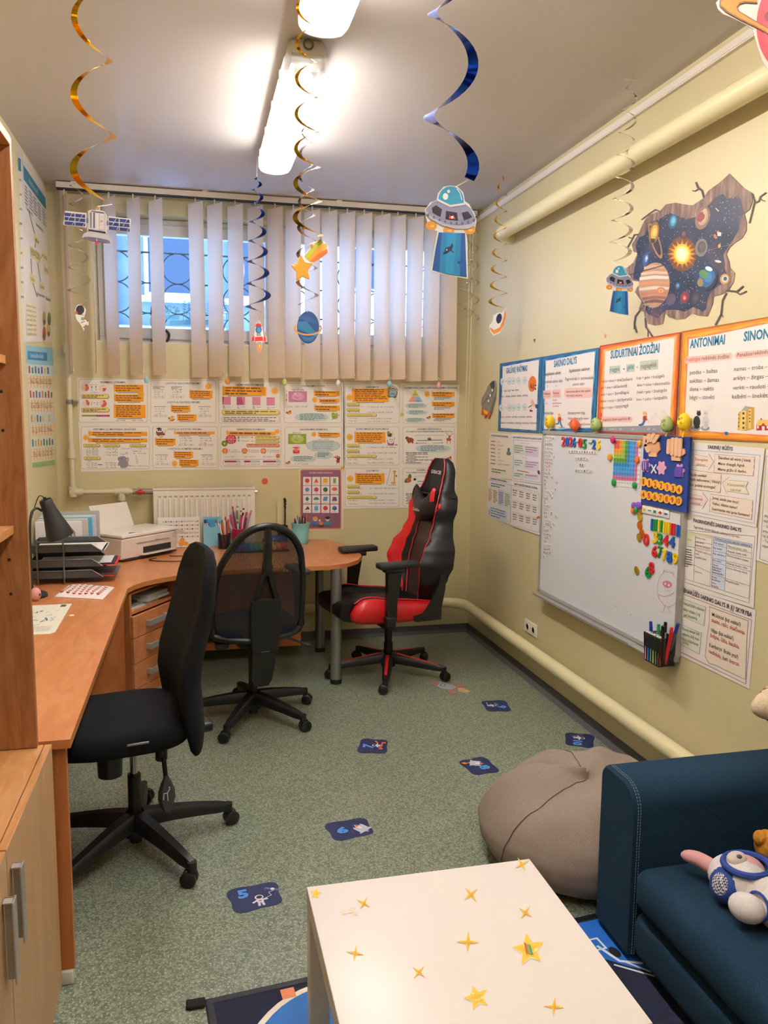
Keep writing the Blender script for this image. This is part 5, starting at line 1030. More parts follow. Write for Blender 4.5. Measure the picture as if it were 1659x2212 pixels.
for u, v, c in ((.68, .86, 'b8923c'), (.86, .86, '5f7a3c'), (.66, .95, 'a84a30'), (.82, .93, 'c8a858')): A.el(*colL(u, v), 8, 34, c, 3); A.el(*colL(u, v+.02), 6, 12, '6a5a3c', 4)
tag(A.mb.build('poster'), 'large grammar poster with blue heading on the left wall', 'poster')
A = AL(.0015).zoom(0, 250, 130/288); A.sheet([(86, 150), (104, 180), (124, 1080), (112, 1090)], 'd6cfc6'); A.poly([(86, 200), (98, 208), (99, 268), (88, 262)], '2f7f9e', 1)
for k in range(9): A.poly([(90+1*k, 300+70*k), (100+k*1.6, 303+70*k), (100+k*1.6, 313+70*k), (90+k, 311+70*k)], ('8a8f98', '9a8a70')[k % 2], 1)
A.poly([(104, 640), (118, 645), (119, 680), (106, 676)], 'dfcf9c', 1)
tag(A.mb.build('poster'), 'sliver of a second grammar poster showing beside the bookcase edge', 'poster')
A = AL(.0025).zoom(0, 250, 130/288); A.sheet([(120, 1098), (254, 1112), (262, 1672), (150, 1688)], 'd9d2bc')
def colM(u, v):
    a = (120+(150-120)*v, 1098+(1688-1098)*v); b_ = (254+8*v, 1112+560*v); return (a[0]+(b_[0]-a[0])*u, a[1]+(b_[1]-a[1])*u)
def quadM(u0, v0, u1, v1, c, L=1): A.poly([colM(u0, v0), colM(u1, v0), colM(u1, v1), colM(u0, v1)], c, L)
quadM(.0, .0, 1, .15, '8cc0d2'); quadM(.05, .045, .76, .115, '2f84b0', 2); p, q = colM(.15, .095), colM(.62, .095); A.text('Lietuvių kalbos abėcėlė', p[0], p[1], q[0], 22, 'd6e6ee', 3, q[1])
rn = random.Random(3)
for r_ in range(4):
    v = .155+.20*r_; quadM(.02, v, .98, v+.085, ('c4d8dc', 'd8d0c4', 'bcd0d8', 'c8d8c0')[r_], 1); quadM(.02, v+.09, .98, v+.185, 'e6cda8', 1)
    for k in range(8): u = .06+.115*k; quadM(u, v+.012+.01*(k % 2), u+.06, v+.07, rn.choice(('e0b83c', '6a4a8a', '4f7a4c', 'b0402c', 'd8d0c8', '55606a', 'd08a3c', '3f6f9c')), 2)
    for k in range(1, 8): A.line([colM(.12*k, v+.09), colM(.12*k, v+.185)], 1.6, '9a7a54', 2)
    for w_ in (.115, .15): A.line([colM(.02, v+w_), colM(.98, v+w_)], 1.4, '9a7a54', 2)
    p, q = colM(.1, v+.155), colM(.9, v+.155); A.text(('Aa Ąą Bb Cc Čč', 'Ee Ėė Ff Gg Hh', 'Ii Jj Kk Ll Mm', 'Pp Rr Ss Šš Tt')[r_], p[0], p[1], q[0], 22, '7a6a52', 3, q[1])
quadM(.02, .955, .98, .995, '7fa85c', 1); tag(A.mb.build('poster'), 'alphabet poster with writing lines low on the left wall', 'poster')
# ---------------------------------------------------------------- right wall: framed grammar posters
ZA, ZB, ZC, ZD, ZE, ZF, ZG = (1000, 600, .39723), (1070, 750, .14467), (1420, 660, .14406), (1030, 900, .19289), (1300, 900, .21640), (1250, 1200, .24653), (1280, 350, .22845)
WP, TEAL, TXT, PINK = 'eee3dc', '1f7396', '4d4244', 'f0bfb4'
def framed(Z, q, cols, base, wob=0.):
    """sheet with a brushed border: cols = outer, middle and inner strip colours"""
    A = AR(base).zoom(*Z); A.sheet(q, cols[0])
    c = (sum(p[0] for p in q)/4, sum(p[1] for p in q)/4)
    for i, (f, col) in enumerate(((.012, cols[1]), (.030, cols[2]), (.046, cols[3]), (.058, WP))):
        e = []
        for k in range(4):
            a, b_ = q[k], q[(k+1) % 4]
            for j in range(10):
                u = j/10; x, y = a[0]+(b_[0]-a[0])*u, a[1]+(b_[1]-a[1])*u; g = f*1.25*(1+.18*math.sin(7*u*6+i*2+k)*(i < 3))
                w_ = abs(q[1][0]-q[0][0]); h_ = abs(q[3][1]-q[0][1]); m_ = min(w_, h_)*g
                dx, dy = c[0]-x, c[1]-y; e.append((x+max(-m_, min(m_, dx*.3 if abs(dx) > w_*.3 else 0)) if 0 else x+math.copysign(min(m_, abs(dx)*.2), dx), y+math.copysign(min(m_, abs(dy)*.2), dy)))
        A.poly(e, col, i)
    return A
BL = ('1d5880', '2a6f9c', '1b4f7c', '5f9cc0'); OR1 = ('a83a1c', 'd8641e', 'f09a34', 'f4b07c'); OR2 = ('a85f14', 'e08a1c', 'f0a53c', 'ee7f4a')
A = framed(ZB, [(75, 245), (705, 145), (662, 1285), (45, 1250)], BL, .003)
A.text('GALŪNIŲ RAŠYMAS', 172, 392, 488, 78, TEAL, 5, 352, .03)
for (y, ys), es in (((515, -.07), ('-ė', '-ei', '-ę', '-e', '-es')), ((905, -.03), ('-ia', '-iai', '-ią', '-ia', '-ias'))):
    for k, x in enumerate((112, 218, 280, 357, 448)):
        xx = x-(20 if y > 800 and k == 0 else 0); A.el(xx, y+ys*(x-112), 34 if k else 28, 54, 'bfd0ce', 4); A.el(xx, y+ys*(x-112), 29 if k else 24, 47, 'd5dedb', 5); A.text(es[k], xx-17, y+14+ys*(x-112), xx+17, 26, ('a8403c', '2f6fb0', '2f8a6a', '3a4a6a', 'd2703a')[k], 6)
    A.line([(158, y-4), (182, y-6)], 4, TXT, 5)
A.text('lapė – lapei, lapę, lape, lapes', 75, 672, 358, 30, TXT, 5, 648); A.text('didelė – didelei, didelę, didele, dideles', 68, 752, 498, 30, TXT, 5, 732); A.text('vyšnia – vyšniai, vyšnią, su vyšnia, vyšnias', 70, 1052, 558, 30, TXT, 5, 1052); A.text('malonia – maloniai, malonią, malonia, malonias', 78, 1142, 638, 30, TXT, 5, 1146)
A.el(562, 548, 60, 118, 'e87a1e', 4, .08); A.line([(535, 560), (540, 600), (560, 610), (545, 540)], 9, '4a2410', 5); A.poly([(572, 600), (580, 520), (590, 560), (600, 620), (575, 660)], 'c85a12', 5); A.line([(575, 560), (572, 620)], 6, '3a1a0c', 6); A.el(612, 570, 14, 10, '3a1a0c', 6); A.el(612, 625, 10, 14, '3a1a0c', 6)
A.poly([(605, 850), (655, 860), (655, 930), (612, 905)], '23345f', 5); A.poly([(545, 785), (570, 780), (600, 850), (612, 900), (560, 880), (540, 840)], 'e0b096', 4); A.line([(552, 870), (510, 898)], 12, '3c3a3a', 5); A.line([(548, 900), (545, 940)], 3, '5a6a3a', 5); A.el(535, 948, 12, 18, '8e1f3c', 5); A.el(558, 952, 10, 16, '8e1f3c', 5)
tag(A.mb.build('poster'), 'blue bordered poster with orange fox circle, farthest of the framed row', 'poster', 'framed grammar posters in a row')
A = framed(ZB, [(710, 145), (1565, 5), (1498, 1262), (680, 1285)], BL, .005)
A.text('SAKINIO DALYS', 890, 298, 1232, 96, TEAL, 5, 240, .03); A.text('Neišplėstinis sakinys', 750, 430, 995, 46, '3c3436', 5, 398, .01); A.text('Išplėstinis sakinys', 1120, 378, 1428, 46, '3c3436', 5, 340, .01)
A.text('Pagrindinės sakinio dalys', 722, 542, 1022, 44, TXT, 5, 520); A.text('Pagrindinės ir antrininkės', 1060, 500, 1484, 46, TXT, 5, 476); A.text('sakinio dalys', 1170, 574, 1352, 40, TXT, 5, 562)
for x, y in ((855, 430), (1260, 380), (790, 562), (922, 550)): A.line([(x, y), (x, y+36)], 5, 'dfa0a4', 5); A.poly([(x-9, y+30), (x+9, y+30), (x, y+46)], 'dfa0a4', 5)
A.poly([(732, 648), (846, 640), (846, 765), (732, 768)], PINK, 4); A.poly([(866, 632), (992, 626), (992, 750), (866, 754)], PINK, 4); A.text('Veiksnys', 740, 715, 838, 40, '3c3436', 5, 710, .01); A.text('Tarinys', 876, 705, 968, 40, '3c3436', 5, 700, .01); A.line([(735, 742), (838, 738)], 4, 'c23a34', 5); A.line([(876, 730), (968, 726)], 4, 'c23a34', 5)
A.rr(1050, 610, 1462, 765, 40, PINK, 4, -.03); A.text('Antrininkės sakinio dalys papildo', 1075, 682, 1440, 32, '54403e', 5, 664); A.text('arba veiksnį, arba tarinį.', 1078, 738, 1318, 32, '54403e', 5, 732)
for t_, x, y, x1 in (('Kas?', 768, 850, 800), ('Ką veikia?', 872, 800, 936), ('Ką veikė? Ką veiks?', 872, 846, 1012), ('Kas atsitinka?', 874, 892, 964)): A.text(t_, x, y, x1, 24, 'c05a60', 5)
for t_, x, y, x1 in (('Simonas bėga.', 740, 995, 886), ('Tėvai grįžo.', 740, 1076, 852), ('Simonas greitai bėga.', 1098, 994, 1362), ('Vakare tėvai grįžo namo.', 1098, 1078, 1416), ('Rašau laišką močiutei.', 1100, 1166, 1440)): A.text(t_, x, y, x1, 34, TXT, 5)
for x0, x1, y in ((740, 820, 1004), (836, 886, 1006), (1098, 1220, 1003), (1300, 1360, 1006), (1198, 1262, 1086), (1268, 1312, 1092)): A.line([(x0, y), (x1, y)], 4, 'c86a64', 5)
def boy(A, x, y, s_, kneel=False):
    A.el(x, y-s_*1.02, s_*.30, s_*.34, 'e6b48e', 5); A.el(x-s_*.06, y-s_*1.2, s_*.32, s_*.24, 'd9b878', 6); A.poly([(x-s_*.3, y-s_*.7), (x+s_*.3, y-s_*.72), (x+s_*.35, y), (x-s_*.32, y)], 'b8262c', 5)
    if kneel: A.line([(x-s_*.05, y), (x-s_*.35, y+s_*.6), (x-s_*.75, y+s_*.75)], s_*.36, '3a6a96', 5); A.line([(x+s_*.25, y-s_*.5), (x+s_*.62, y+s_*.3)], s_*.14, 'e6b48e', 6); A.el(x-s_*.85, y+s_*.72, s_*.18, s_*.12, '2a2a30', 5)
    else: A.line([(x-s_*.1, y), (x-s_*.25, y+s_*.55), (x-s_*.62, y+s_*.6)], s_*.26, '3a6a96', 5); A.line([(x+s_*.12, y), (x+s_*.22, y+s_*.6), (x+s_*.45, y+s_*1.1)], s_*.26, '3a6a96', 5); A.line([(x+s_*.3, y-s_*.6), (x+s_*.6, y-s_*.1), (x+s_*.72, y-s_*.35)], s_*.12, 'e6b48e', 5); A.line([(x-s_*.3, y-s_*.6), (x-s_*.55, y)], s_*.12, 'e6b48e', 5); A.el(x+s_*.4, y+s_*1.28, s_*.7, s_*.14, 'a8a2b0', 4)
boy(A, 975, 1100, 78); tag(A.mb.build('poster'), 'blue bordered poster with a running boy, second from the corner', 'poster', 'framed grammar posters in a row')
A = framed(ZA, [(750, 370), (1190, 295), (1162, 856), (735, 842)], OR1, .006)
A.text('SUDURTINIAI ŽODŽIAI', 810, 440, 1076, 42, TEAL, 5, 404, .03)
for x0, x1, y0, y1 in ((804, 864, 482, 524), (897, 942, 472, 514), (970, 1070, 454, 506)): A.poly([(x0, y0), (x1, y0-(x1-x0)*.1), (x1, y1-(x1-x0)*.08), (x0, y1)], 'bccab8', 4)
A.text('rugys', 808, 512, 858, 24, '3a5a8a', 5, 506); A.text('+', 876, 504, 890, 16, TXT, 5); A.text('gėlė', 901, 500, 938, 24, '2f7a9a', 5, 496); A.text('=', 950, 494, 962, 14, TXT, 5); A.text('rugiagėlė', 976, 494, 1060, 26, '7a3a3c', 5, 484)
for k, (a, b_) in enumerate((('trečia + diena =', 'trečiadienis'), ('akla + vieta =', 'aklavietė'), ('žemė + lapas =', 'žemėlapis'), ('darbas + metas =', 'darbymetis'), ('tarpas + ragas =', 'tarpuragė'))):
    y = 570+36*k; x = 760-2*k; w_ = (82, 64, 72, 88, 82)[k]; A.text(a, x, y, x+w_, 14, '8a5a5e', 5, y-5); A.text(b_, x+w_+5, y-5, x+w_+(88, 78, 82, 86, 74)[k], 18, TXT, 5, y-11)
for k, (a, b_, x, w_) in enumerate((('koja + galas =', 'kojūgalis', 952, 88), ('diena + raštas =', 'dienoraštis', 954, 92), ('žvakė + galas =', 'žvakigalis', 954, 88), ('lietus + paltas =', 'lietpaltis', 952, 94))):
    y = 552+39*k; A.text(a, x, y, x+w_, 15, '8a5a5e', 5, y-5); A.text(b_, x+w_+4, y-5, x+w_+(64, 88, 76, 74)[k], 18, TXT, 5, y-11)
A.rr(756, 756, 930, 786, 12, PINK, 4, -.01); A.text('!', 756, 770, 762, 34, 'c2302c', 6, bold=.04); A.text('Jungiamoji balsė negali būti', 766, 778, 900, 13, TXT, 5, 774); A.text('e', 906, 773, 917, 21, '2a2426', 5)
A.poly([(742, 812), (1160, 800), (1158, 846), (742, 834)], '8f9096', 4); boy(A, 998, 776, 34, True)
for x, t_ in ((778, 'i x'), (825, 'ū b'), (925, 'e'), (1010, 'ė o')): A.text(t_, x, 828, x+(14 if len(t_) == 1 else 48), 12, 'd0d2d6', 5)
for x, y in ((1040, 770), (1058, 748), (1090, 760), (1100, 730), (1110, 745)): A.line([(x-10, y+8), (x, y-12), (x+8, y+10)], 1.4, 'cfc6c6', 5)
tag(A.mb.build('poster'), 'orange bordered poster with a kneeling boy drawing on the ground', 'poster', 'framed grammar posters in a row')
A = framed(ZC, [(375, 388), (2350, 55), (2350, 2090), (305, 1985)], OR2, .004)
A.text('ANTONIMAI', 505, 640, 1030, 130, TEAL, 5, 575, .03); A.text('SINONIMAI', 1312, 535, 1960, 140, TEAL, 5, 455, .03)
A.rr(425, 775, 1145, 875, 40, PINK, 4, -.10); A.rr(1180, 700, 2000, 805, 40, PINK, 4, -.09)
A.text('Priešingos', 442, 845, 662, 58, 'c03038', 5, 822); A.text('reikšmės žodžiai.', 680, 820, 1114, 58, TXT, 5, 785); A.text('Panašios', 1216, 772, 1444, 60, TXT, 5, 748); A.text('reikšmės žodžiai.', 1458, 742, 1900, 60, TXT, 5, 700)
for k, (s_, x1) in enumerate((('juodas – baltas', 918), ('aukštas – žemas', 942), ('diena – naktis', 862), ('bėgti – stovėti', 872))): A.text(s_, 500, 1036+124*k, x1, 62, TXT, 5, (1005, 1142, 1272, 1402)[k])
for k, (s_, x0, x1, y0, y1) in enumerate((('namas – troba – gryčia', 1172, 1900, 984, 928), ('arklys – žirgas – kuinas', 1158, 1930, 1120, 1072), ('verkti – raudoti – žliumbti', 1150, 2000, 1262, 1222), ('kalbėti – šnekėti – byloti', 1140, 1990, 1396, 1365))): A.text(s_, x0, y0, x1, 62, TXT, 5, y1)
for x, c, o in ((615, '23262a', 0), (745, 'd8cfcc', 1)):
    A.el(x-20+o*10, 1840, 68, 38, '9a9aa2', 4); A.el(x-5, 1745, 52, 92, c, 5); A.el(x+25-o*25, 1618, 32, 36, c, 6); A.poly([(x+0-o*22, 1600), (x+4-o*22, 1562), (x+20-o*22, 1590)], c, 6); A.poly([(x+30-o*22, 1590), (x+46-o*24, 1562), (x+50-o*24, 1605)], c, 6); A.line([(x-40, 1830), (x, 1842), (x+36, 1815)], 16, c, 6)
    if o: A.el(x-12, 1620, 5, 6, '3a3436', 7); A.el(x+12, 1620, 5, 6, '3a3436', 7); A.line([(x-6, 1740), (x-8, 1815)], 4, '8a8084', 7); A.line([(x+16, 1740), (x+18, 1815)], 4, '8a8084', 7)
A.poly([(1275, 1580), (1340, 1505), (1420, 1520), (1475, 1525), (1468, 1850), (1340, 1880), (1250, 1870)], 'c89a4a', 4); A.poly([(1275, 1580), (1350, 1572), (1342, 1875), (1252, 1872)], 'eecb6c', 5); A.poly([(1392, 1555), (1430, 1548), (1424, 1850), (1385, 1845)], 'e8c266', 5); A.poly([(1238, 1600), (1272, 1585), (1252, 1870), (1222, 1865)], 'd8ae58', 5); A.poly([(1275, 1580), (1335, 1508), (1415, 1520), (1350, 1575)], 'a8a4a8', 5)
for k in range(4): A.rect(1296, 1600+72*k, 1328, 1635+72*k, '3a4a6e', 6); A.rect(1398, 1582+50*k, 1416, 1600+50*k, '4a3a3a', 6); A.rect(1236, 1625+58*k, 1248, 1650+58*k, '4a3a3a', 6)
A.poly([(1495, 1800), (1540, 1710), (1720, 1712), (1760, 1800)], 'eebf62', 5); A.rect(1505, 1795, 1740, 1870, 'a8202c', 4); A.poly([(1575, 1800), (1610, 1758), (1645, 1800), (1645, 1870), (1575, 1870)], 'b8283a', 5); A.rect(1590, 1810, 1630, 1870, 'f0e6e2', 6); A.rect(1518, 1805, 1545, 1845, 'f0e6e2', 6); A.rect(1662, 1805, 1690, 1845, 'f0e6e2', 6); A.rect(1572, 1690, 1588, 1716, '4a2a2a', 6)
A.el(1055, 1918, 27, 27, '1f6a96', 5); A.poly([(1025, 1888), (1048, 1900), (1032, 1908)], '1f6a96', 5)
tag(A.mb.build('poster'), 'orange bordered antonyms poster with black and white cats at the right edge', 'poster', 'framed grammar posters in a row')
# ---------------------------------------------------------------- plain grammar sheets
A = AR(.0020).zoom(*ZD); A.sheet([(145, 180), (410, 195), (400, 702), (130, 690)], 'e2dad2'); A.text('DAIKTAVARDŽIŲ LINKSNIAI', 170, 218, 352, 18, '3c3638', 3, 234, .01); A.poly([(140, 245), (402, 262), (395, 690), (132, 655)], 'e8dac8', 0)
for k, (a, b_) in enumerate((('Vardininkas', 'kas?'), ('Kilmininkas', 'ko? kieno?'), ('Naudininkas', 'kam?'), ('Galininkas', 'ką?'), ('Įnagininkas', 'kuo?'), ('Vietininkas', 'kur? kame?'), ('Šauksmininkas', 'miestas! į ką kreiptis'))): A.text(a, 158, 280+41*k, 210, 16, '4a3f3e', 2, 284+42*k, .01); A.text(b_, 245, 286+42*k, (268, 300, 272, 262, 268, 300, 372)[k], 16, 'b0443c', 2, 289+43*k)
A.poly([(165, 565), (340, 600), (336, 655), (162, 625)], 'd6d8c0', 1); A.para(172, 580, 335, 2, 28, '6a5a50', 11, 2, .16, 5)
A.el(362, 412, 26, 22, '5a8a4a', 2); A.el(362, 372, 14, 24, '4a6ab0', 3); A.el(350, 395, 12, 10, '7aa04c', 3); tag(A.mb.build('paper_sheet'), 'cream grammar sheet with a flowerpot, upper left of four by the whiteboard', 'paper', 'grammar sheets left of the whiteboard')
A = AR(.0045).zoom(*ZD); A.sheet([(408, 196), (755, 214), (745, 480), (735, 762), (402, 712)], 'e9e4e4'); A.text('DAIKTAVARDŽIŲ VIENASKAITOS GALININKO RAŠYBA', 415, 238, 742, 18, '3c3638', 3, 262, .01); A.line([(420, 260), (738, 282), (722, 742), (412, 690), (420, 260)], 3, '6a6a90', 1)
for y0, c1, c2, h in ((305, 'd4dccc', 'd4cfe0', 120), (470, 'dde2dc', 'd8d2e6', 110), (618, 'd4dccc', 'd4cfe0', 60)): A.poly([(420, y0), (540, y0+15), (536, y0+h+10), (418, y0+h-10)], c1, 1); A.poly([(546, y0+15), (705, y0+35), (698, y0+h+34), (542, y0+h+12)], c2, 1); A.para(430, y0+14, 530, max(1, h//28), 24, '5a5a58', 8, 2, .1, y0); A.para(556, y0+32, 695, max(1, h//32), 25, 'a84a58', 8, 2, .1, y0+1)
A.text('-as, -is, -ys', 500, 298, 598, 14, 'b0443c', 2, 308); A.text('-us, -ius', 512, 460, 568, 14, 'b0443c', 2, 466); A.para(460, 595, 620, 1, 16, 'b0443c', 9, 2, .2, 3); A.el(702, 620, 12, 20, '6a2430', 3); A.el(708, 635, 8, 14, '3a1a20', 3); tag(A.mb.build('paper_sheet'), 'white grammar sheet with lilac tables, upper right of four by the whiteboard', 'paper', 'grammar sheets left of the whiteboard')
A = AR(.0030).zoom(*ZD); A.sheet([(130, 690), (402, 715), (386, 1212), (114, 1112)], 'dfd9d4'); A.text('ĮVARDŽIŲ LINKSNIAVIMAS', 160, 700, 342, 18, '3c3638', 3, 738, .01); A.line([(132, 705), (392, 770), (380, 1190), (118, 1095)], 3, '7a8ab0', 1)
A.poly([(135, 725), (330, 760), (328, 815), (132, 775)], 'd0d8dc', 1); A.para(165, 740, 325, 2, 26, '5a5a60', 11, 2, .2, 6)
for k, (x0, x1, c) in enumerate(((130, 180, 'e6d6bc'), (186, 240, 'e6dcb8'), (246, 310, 'c4d0e4'), (316, 382, 'd4dcc0'))): y0 = 780+(x0-130)*.3; A.poly([(x0, y0), (x1, y0+14), (x1-4, y0+190), (x0-3, y0+178)], c, 1); A.para(x0+4, y0+25, x1-4, 8, 18, 'a8544c' if k == 0 else '5a5658', 8, 2, .22, k)
A.poly([(150, 1000), (340, 1060), (336, 1160), (146, 1105)], 'c4d0e0', 1); A.para(165, 1015, 335, 4, 28, '4f5868', 10, 2, .3, 9); A.line([(135, 1030), (145, 1098), (162, 1032)], 4, '6a6468', 2); tag(A.mb.build('paper_sheet'), 'grammar sheet with four coloured columns, lower left of four by the whiteboard', 'paper', 'grammar sheets left of the whiteboard')
A = AR(.0070).zoom(*ZD); A.sheet([(405, 716), (742, 772), (732, 1050), (720, 1330), (392, 1220)], 'e8e2e0'); A.text('DAIKTAVARDŽIŲ PRIESAGŲ RAŠYBA', 430, 762, 694, 22, '3c3638', 3, 816, .01); A.line([(412, 770), (708, 850), (712, 1300), (400, 1212)], 3, 'c08a84', 1)
for k in range(3):
    y0 = 790+135*k; A.poly([(412, y0), (700, y0+70), (698, y0+92), (410, y0+22)], 'dcdcc8', 1)
    for j in range(4): x = 415+75*j; y = y0+18.5*j+26; A.para(x, y, x+48, 3, 26, 'a8544c' if j in (0, 2) else '5a5658', 10, 2, .26, k*4+j, .8, .15)
    for xx in (605,): A.line([(xx, y0+45), (xx-3, y0+130)], 2, 'a8a2a0', 2)
A.el(694, 1130, 9, 15, 'c8662c', 3, .5); A.el(710, 1126, 9, 15, 'c8662c', 3, -.5); tag(A.mb.build('paper_sheet'), 'white grammar sheet with a small butterfly, lower right of four by the whiteboard', 'paper', 'grammar sheets left of the whiteboard')
SH = 'ebe3dd'
A = AR(.0060).zoom(*ZE); A.sheet([(800, 246), (1640, 315), (1555, 1106), (780, 950)], SH); A.text('SAKINIŲ RŪŠYS', 1072, 318, 1322, 34, '332e30', 3, 338, .02); A.line([(905, 330), (1595, 385), (1535, 1065), (870, 935)], 4, '8fb0d0', 1)
def arrow(pts, c): A.poly(pts, '8a6a60', 1); cx = sum(p[0] for p in pts)/len(pts); cy = sum(p[1] for p in pts)/len(pts); A.poly([(cx+(x-cx)*.965, cy+(y-cy)*.955) for x, y in pts], c, 2)
arrow([(930, 375), (1080, 402), (1080, 365), (1134, 452), (1078, 535), (1078, 500), (915, 485), (945, 428)], 'efdccf'); arrow([(1285, 600), (1282, 632), (1480, 648), (1455, 705), (1486, 778), (1270, 745), (1264, 775), (1215, 660)], 'efe0cc'); arrow([(880, 770), (1018, 795), (1018, 752), (1076, 828), (1016, 925), (1016, 890), (870, 868)], 'efd8cc')
A.text('Tiesioginiai', 945, 436, 1072, 26, 'd0764c', 4, 446); A.text('sakiniai', 960, 484, 1045, 24, 'd0764c', 4, 494); A.text('Klausiamieji', 1270, 690, 1445, 28, '93a04a', 4, 702); A.text('sakiniai', 1300, 738, 1405, 28, '93a04a', 4, 748); A.text('Šaukiamieji', 885, 820, 1022, 26, 'a06a68', 4, 838); A.text('sakiniai', 906, 870, 995, 26, 'a06a68', 4, 882)
for q, ls_ in (([(1145, 375), (1545, 405), (1530, 595), (1130, 558)], (('Šiandien aš eisiu į kiną.', 1178, 422, 1508, 452), ('Mano draugė Agnė.', 1178, 480, 1446, 502), ('Mama grįžo iš darbo.', 1176, 535, 1464, 562))), ([(850, 520), (1210, 570), (1200, 760), (840, 715)], (('Kodėl neatėjai?', 900, 592, 1064, 604), ('Kada važiuosime į Vilnių?', 896, 634, 1196, 668), ('Kur praleisi atostogas?', 896, 690, 1150, 718))), ([(1100, 770), (1525, 835), (1515, 1030), (1085, 945)], (('Jonai, ateik pas mus!', 1118, 820, 1382, 868), ('Vaikai, lėkite namo!', 1118, 876, 1366, 922), ('Susirinkite visi prie fontano!', 1114, 930, 1494, 1000)))):
    A.poly(q, '9a6a54', 1); cx = sum(p[0] for p in q)/4; cy = sum(p[1] for p in q)/4; e = []
    for k in range(4):
        for j in range(6): u = j/6; x, y = q[k][0]+(q[(k+1) % 4][0]-q[k][0])*u, q[k][1]+(q[(k+1) % 4][1]-q[k][1])*u; f = .982+.012*math.sin(j*3+k*2); e.append((cx+(x-cx)*f, cy+(y-cy)*(f-.015)))
    A.poly(e, 'f0dccb', 2)
    for t_, x0, y0, x1, y1 in ls_: A.text(t_, x0, y0, x1, 27, '332c2c', 4, y1, .01)
tag(A.mb.build('paper_sheet'), 'white sheet with arrow shapes about sentence kinds, top beside the whiteboard', 'paper', 'grammar sheets right of the whiteboard')
A = AR(.0040).zoom(*ZE); A.sheet([(770, 940), (1562, 1106), (1523, 1911), (740, 1672)], SH); A.text('PAGRINDINĖS SAKINIO DALYS', 925, 1050, 1404, 34, '332e30', 3, 1150, .02); A.text('Pagrindinės sakinio dalys yra', 930, 1110, 1182, 26, TXT, 3, 1165); A.text('veiksnys', 1192, 1168, 1272, 26, 'b8383c', 3, 1186); A.text('ir tarinys.', 1284, 1188, 1388, 26, 'a8484c', 3, 1210)
A.line([(820, 1130), (1540, 1194), (1480, 1860), (800, 1640)], 4, '7a8a7a', 1); A.poly([(860, 1145), (1112, 1188), (1112, 1215), (860, 1170)], 'dcd8b0', 1); A.poly([(850, 1172), (945, 1190), (940, 1310), (846, 1285)], 'd4dcc0', 1); A.poly([(1126, 1192), (1512, 1272), (1510, 1308), (1126, 1228)], 'c4cfe4', 1); A.poly([(1122, 1232), (1258, 1262), (1240, 1735), (1104, 1690)], 'd4dcea', 1)
for a, b_ in (((1112, 1188), (1090, 1695)), ((945, 1190), (925, 1640)), ((1126, 1192), (1104, 1700)), ((1512, 1272), (1478, 1815)), ((1258, 1262), (1236, 1740)), ((850, 1145), (1112, 1190)), ((1126, 1194), (1512, 1274)), ((1124, 1230), (1510, 1310)), ((1122, 1280), (1508, 1362)), ((1120, 1338), (1506, 1420)), ((1116, 1410), (1500, 1500)), ((1112, 1450), (1498, 1545)), ((1108, 1570), (1490, 1690)), ((1102, 1698), (1478, 1816)), ((946, 1242), (1110, 1275)), ((945, 1280), (1108, 1312)), ((845, 1288), (1106, 1345)), ((930, 1480), (1096, 1560)), ((800, 1440), (930, 1480)), ((800, 1605), (1090, 1696))): A.line([a, b_], 2.4, '55607c', 2)
for t_, x0, y0, x1, y1, c in (('Ką veikia?', 1130, 1265, 1228, 1290, '2f4a7c'), ('Mokiniai skaito, rašo.', 1268, 1300, 1466, 1345, TXT), ('Ką veikė?', 1126, 1315, 1214, 1335, '2f4a7c'), ('Mokiniai skaitė, rašė.', 1266, 1350, 1460, 1392, TXT), ('Ką veikdavo?', 1124, 1372, 1250, 1402, '2f4a7c'), ('Mokiniai skaitydavo, rašydavo.', 1262, 1392, 1480, 1450, TXT), ('Ką veiks?', 1120, 1438, 1206, 1458, '2f4a7c'), ('Mokiniai skaitys, rašys.', 1258, 1470, 1470, 1522, TXT), ('Tarinys', 1116, 1482, 1172, 1496, TXT), ('dažniausiai', 1114, 1508, 1206, 1530, TXT), ('reiškiamas', 1114, 1532, 1196, 1552, TXT), ('veiksmažodžiu.', 1112, 1558, 1232, 1590, TXT), ('Choras dainuoja dainą.', 1252, 1512, 1466, 1570, TXT), ('Tarinį', 1110, 1605, 1160, 1618, TXT), ('braukiame', 1110, 1630, 1196, 1655, TXT), ('dviem', 1108, 1662, 1152, 1676, TXT), ('linijomis.', 1106, 1690, 1178, 1712, RED), ('Mergaitės šoka.', 1246, 1642, 1384, 1684, TXT), ('Mokinys skaito.', 950, 1212, 1054, 1236, RED), ('Lapas gęsta.', 950, 1256, 1030, 1272, TXT), ('Laikas jau parašytas.', 946, 1288, 1096, 1328, RED), ('Mergaitė ir berniukas', 944, 1340, 1102, 1385, RED), ('piešia.', 944, 1372, 986, 1384, TXT), ('Jis gražiai skaito.', 942, 1405, 1058, 1436, TXT), ('Vaikai eina.', 936, 1548, 1012, 1572, RED), ('Kas?', 872, 1232, 910, 1245, RED), ('Tarinys nurodo sakinio veiksmą.', 1140, 1222, 1500, 1300, '2c3c66')): A.text(t_, x0, y0, x1, 19, c, 4, y1)
A.para(810, 1310, 920, 8, 24, TXT, 10, 3, .2, 33)
tag(A.mb.build('paper_sheet'), 'white sheet with blue ruled tables, middle of the column beside the whiteboard', 'paper', 'grammar sheets right of the whiteboard')
A = AR(.0025).zoom(*ZF); A.sheet([(820, 225), (1555, 482), (1500, 1170), (800, 830)], SH); A.text('VIENARŪŠĖS SAKINIO DALYS IR JŲ SKYRYBA', 905, 312, 1525, 36, '332e30', 3, 540, .02); A.line([(850, 310), (1522, 565), (1470, 1125), (830, 810)], 5, 'b0707c', 1)
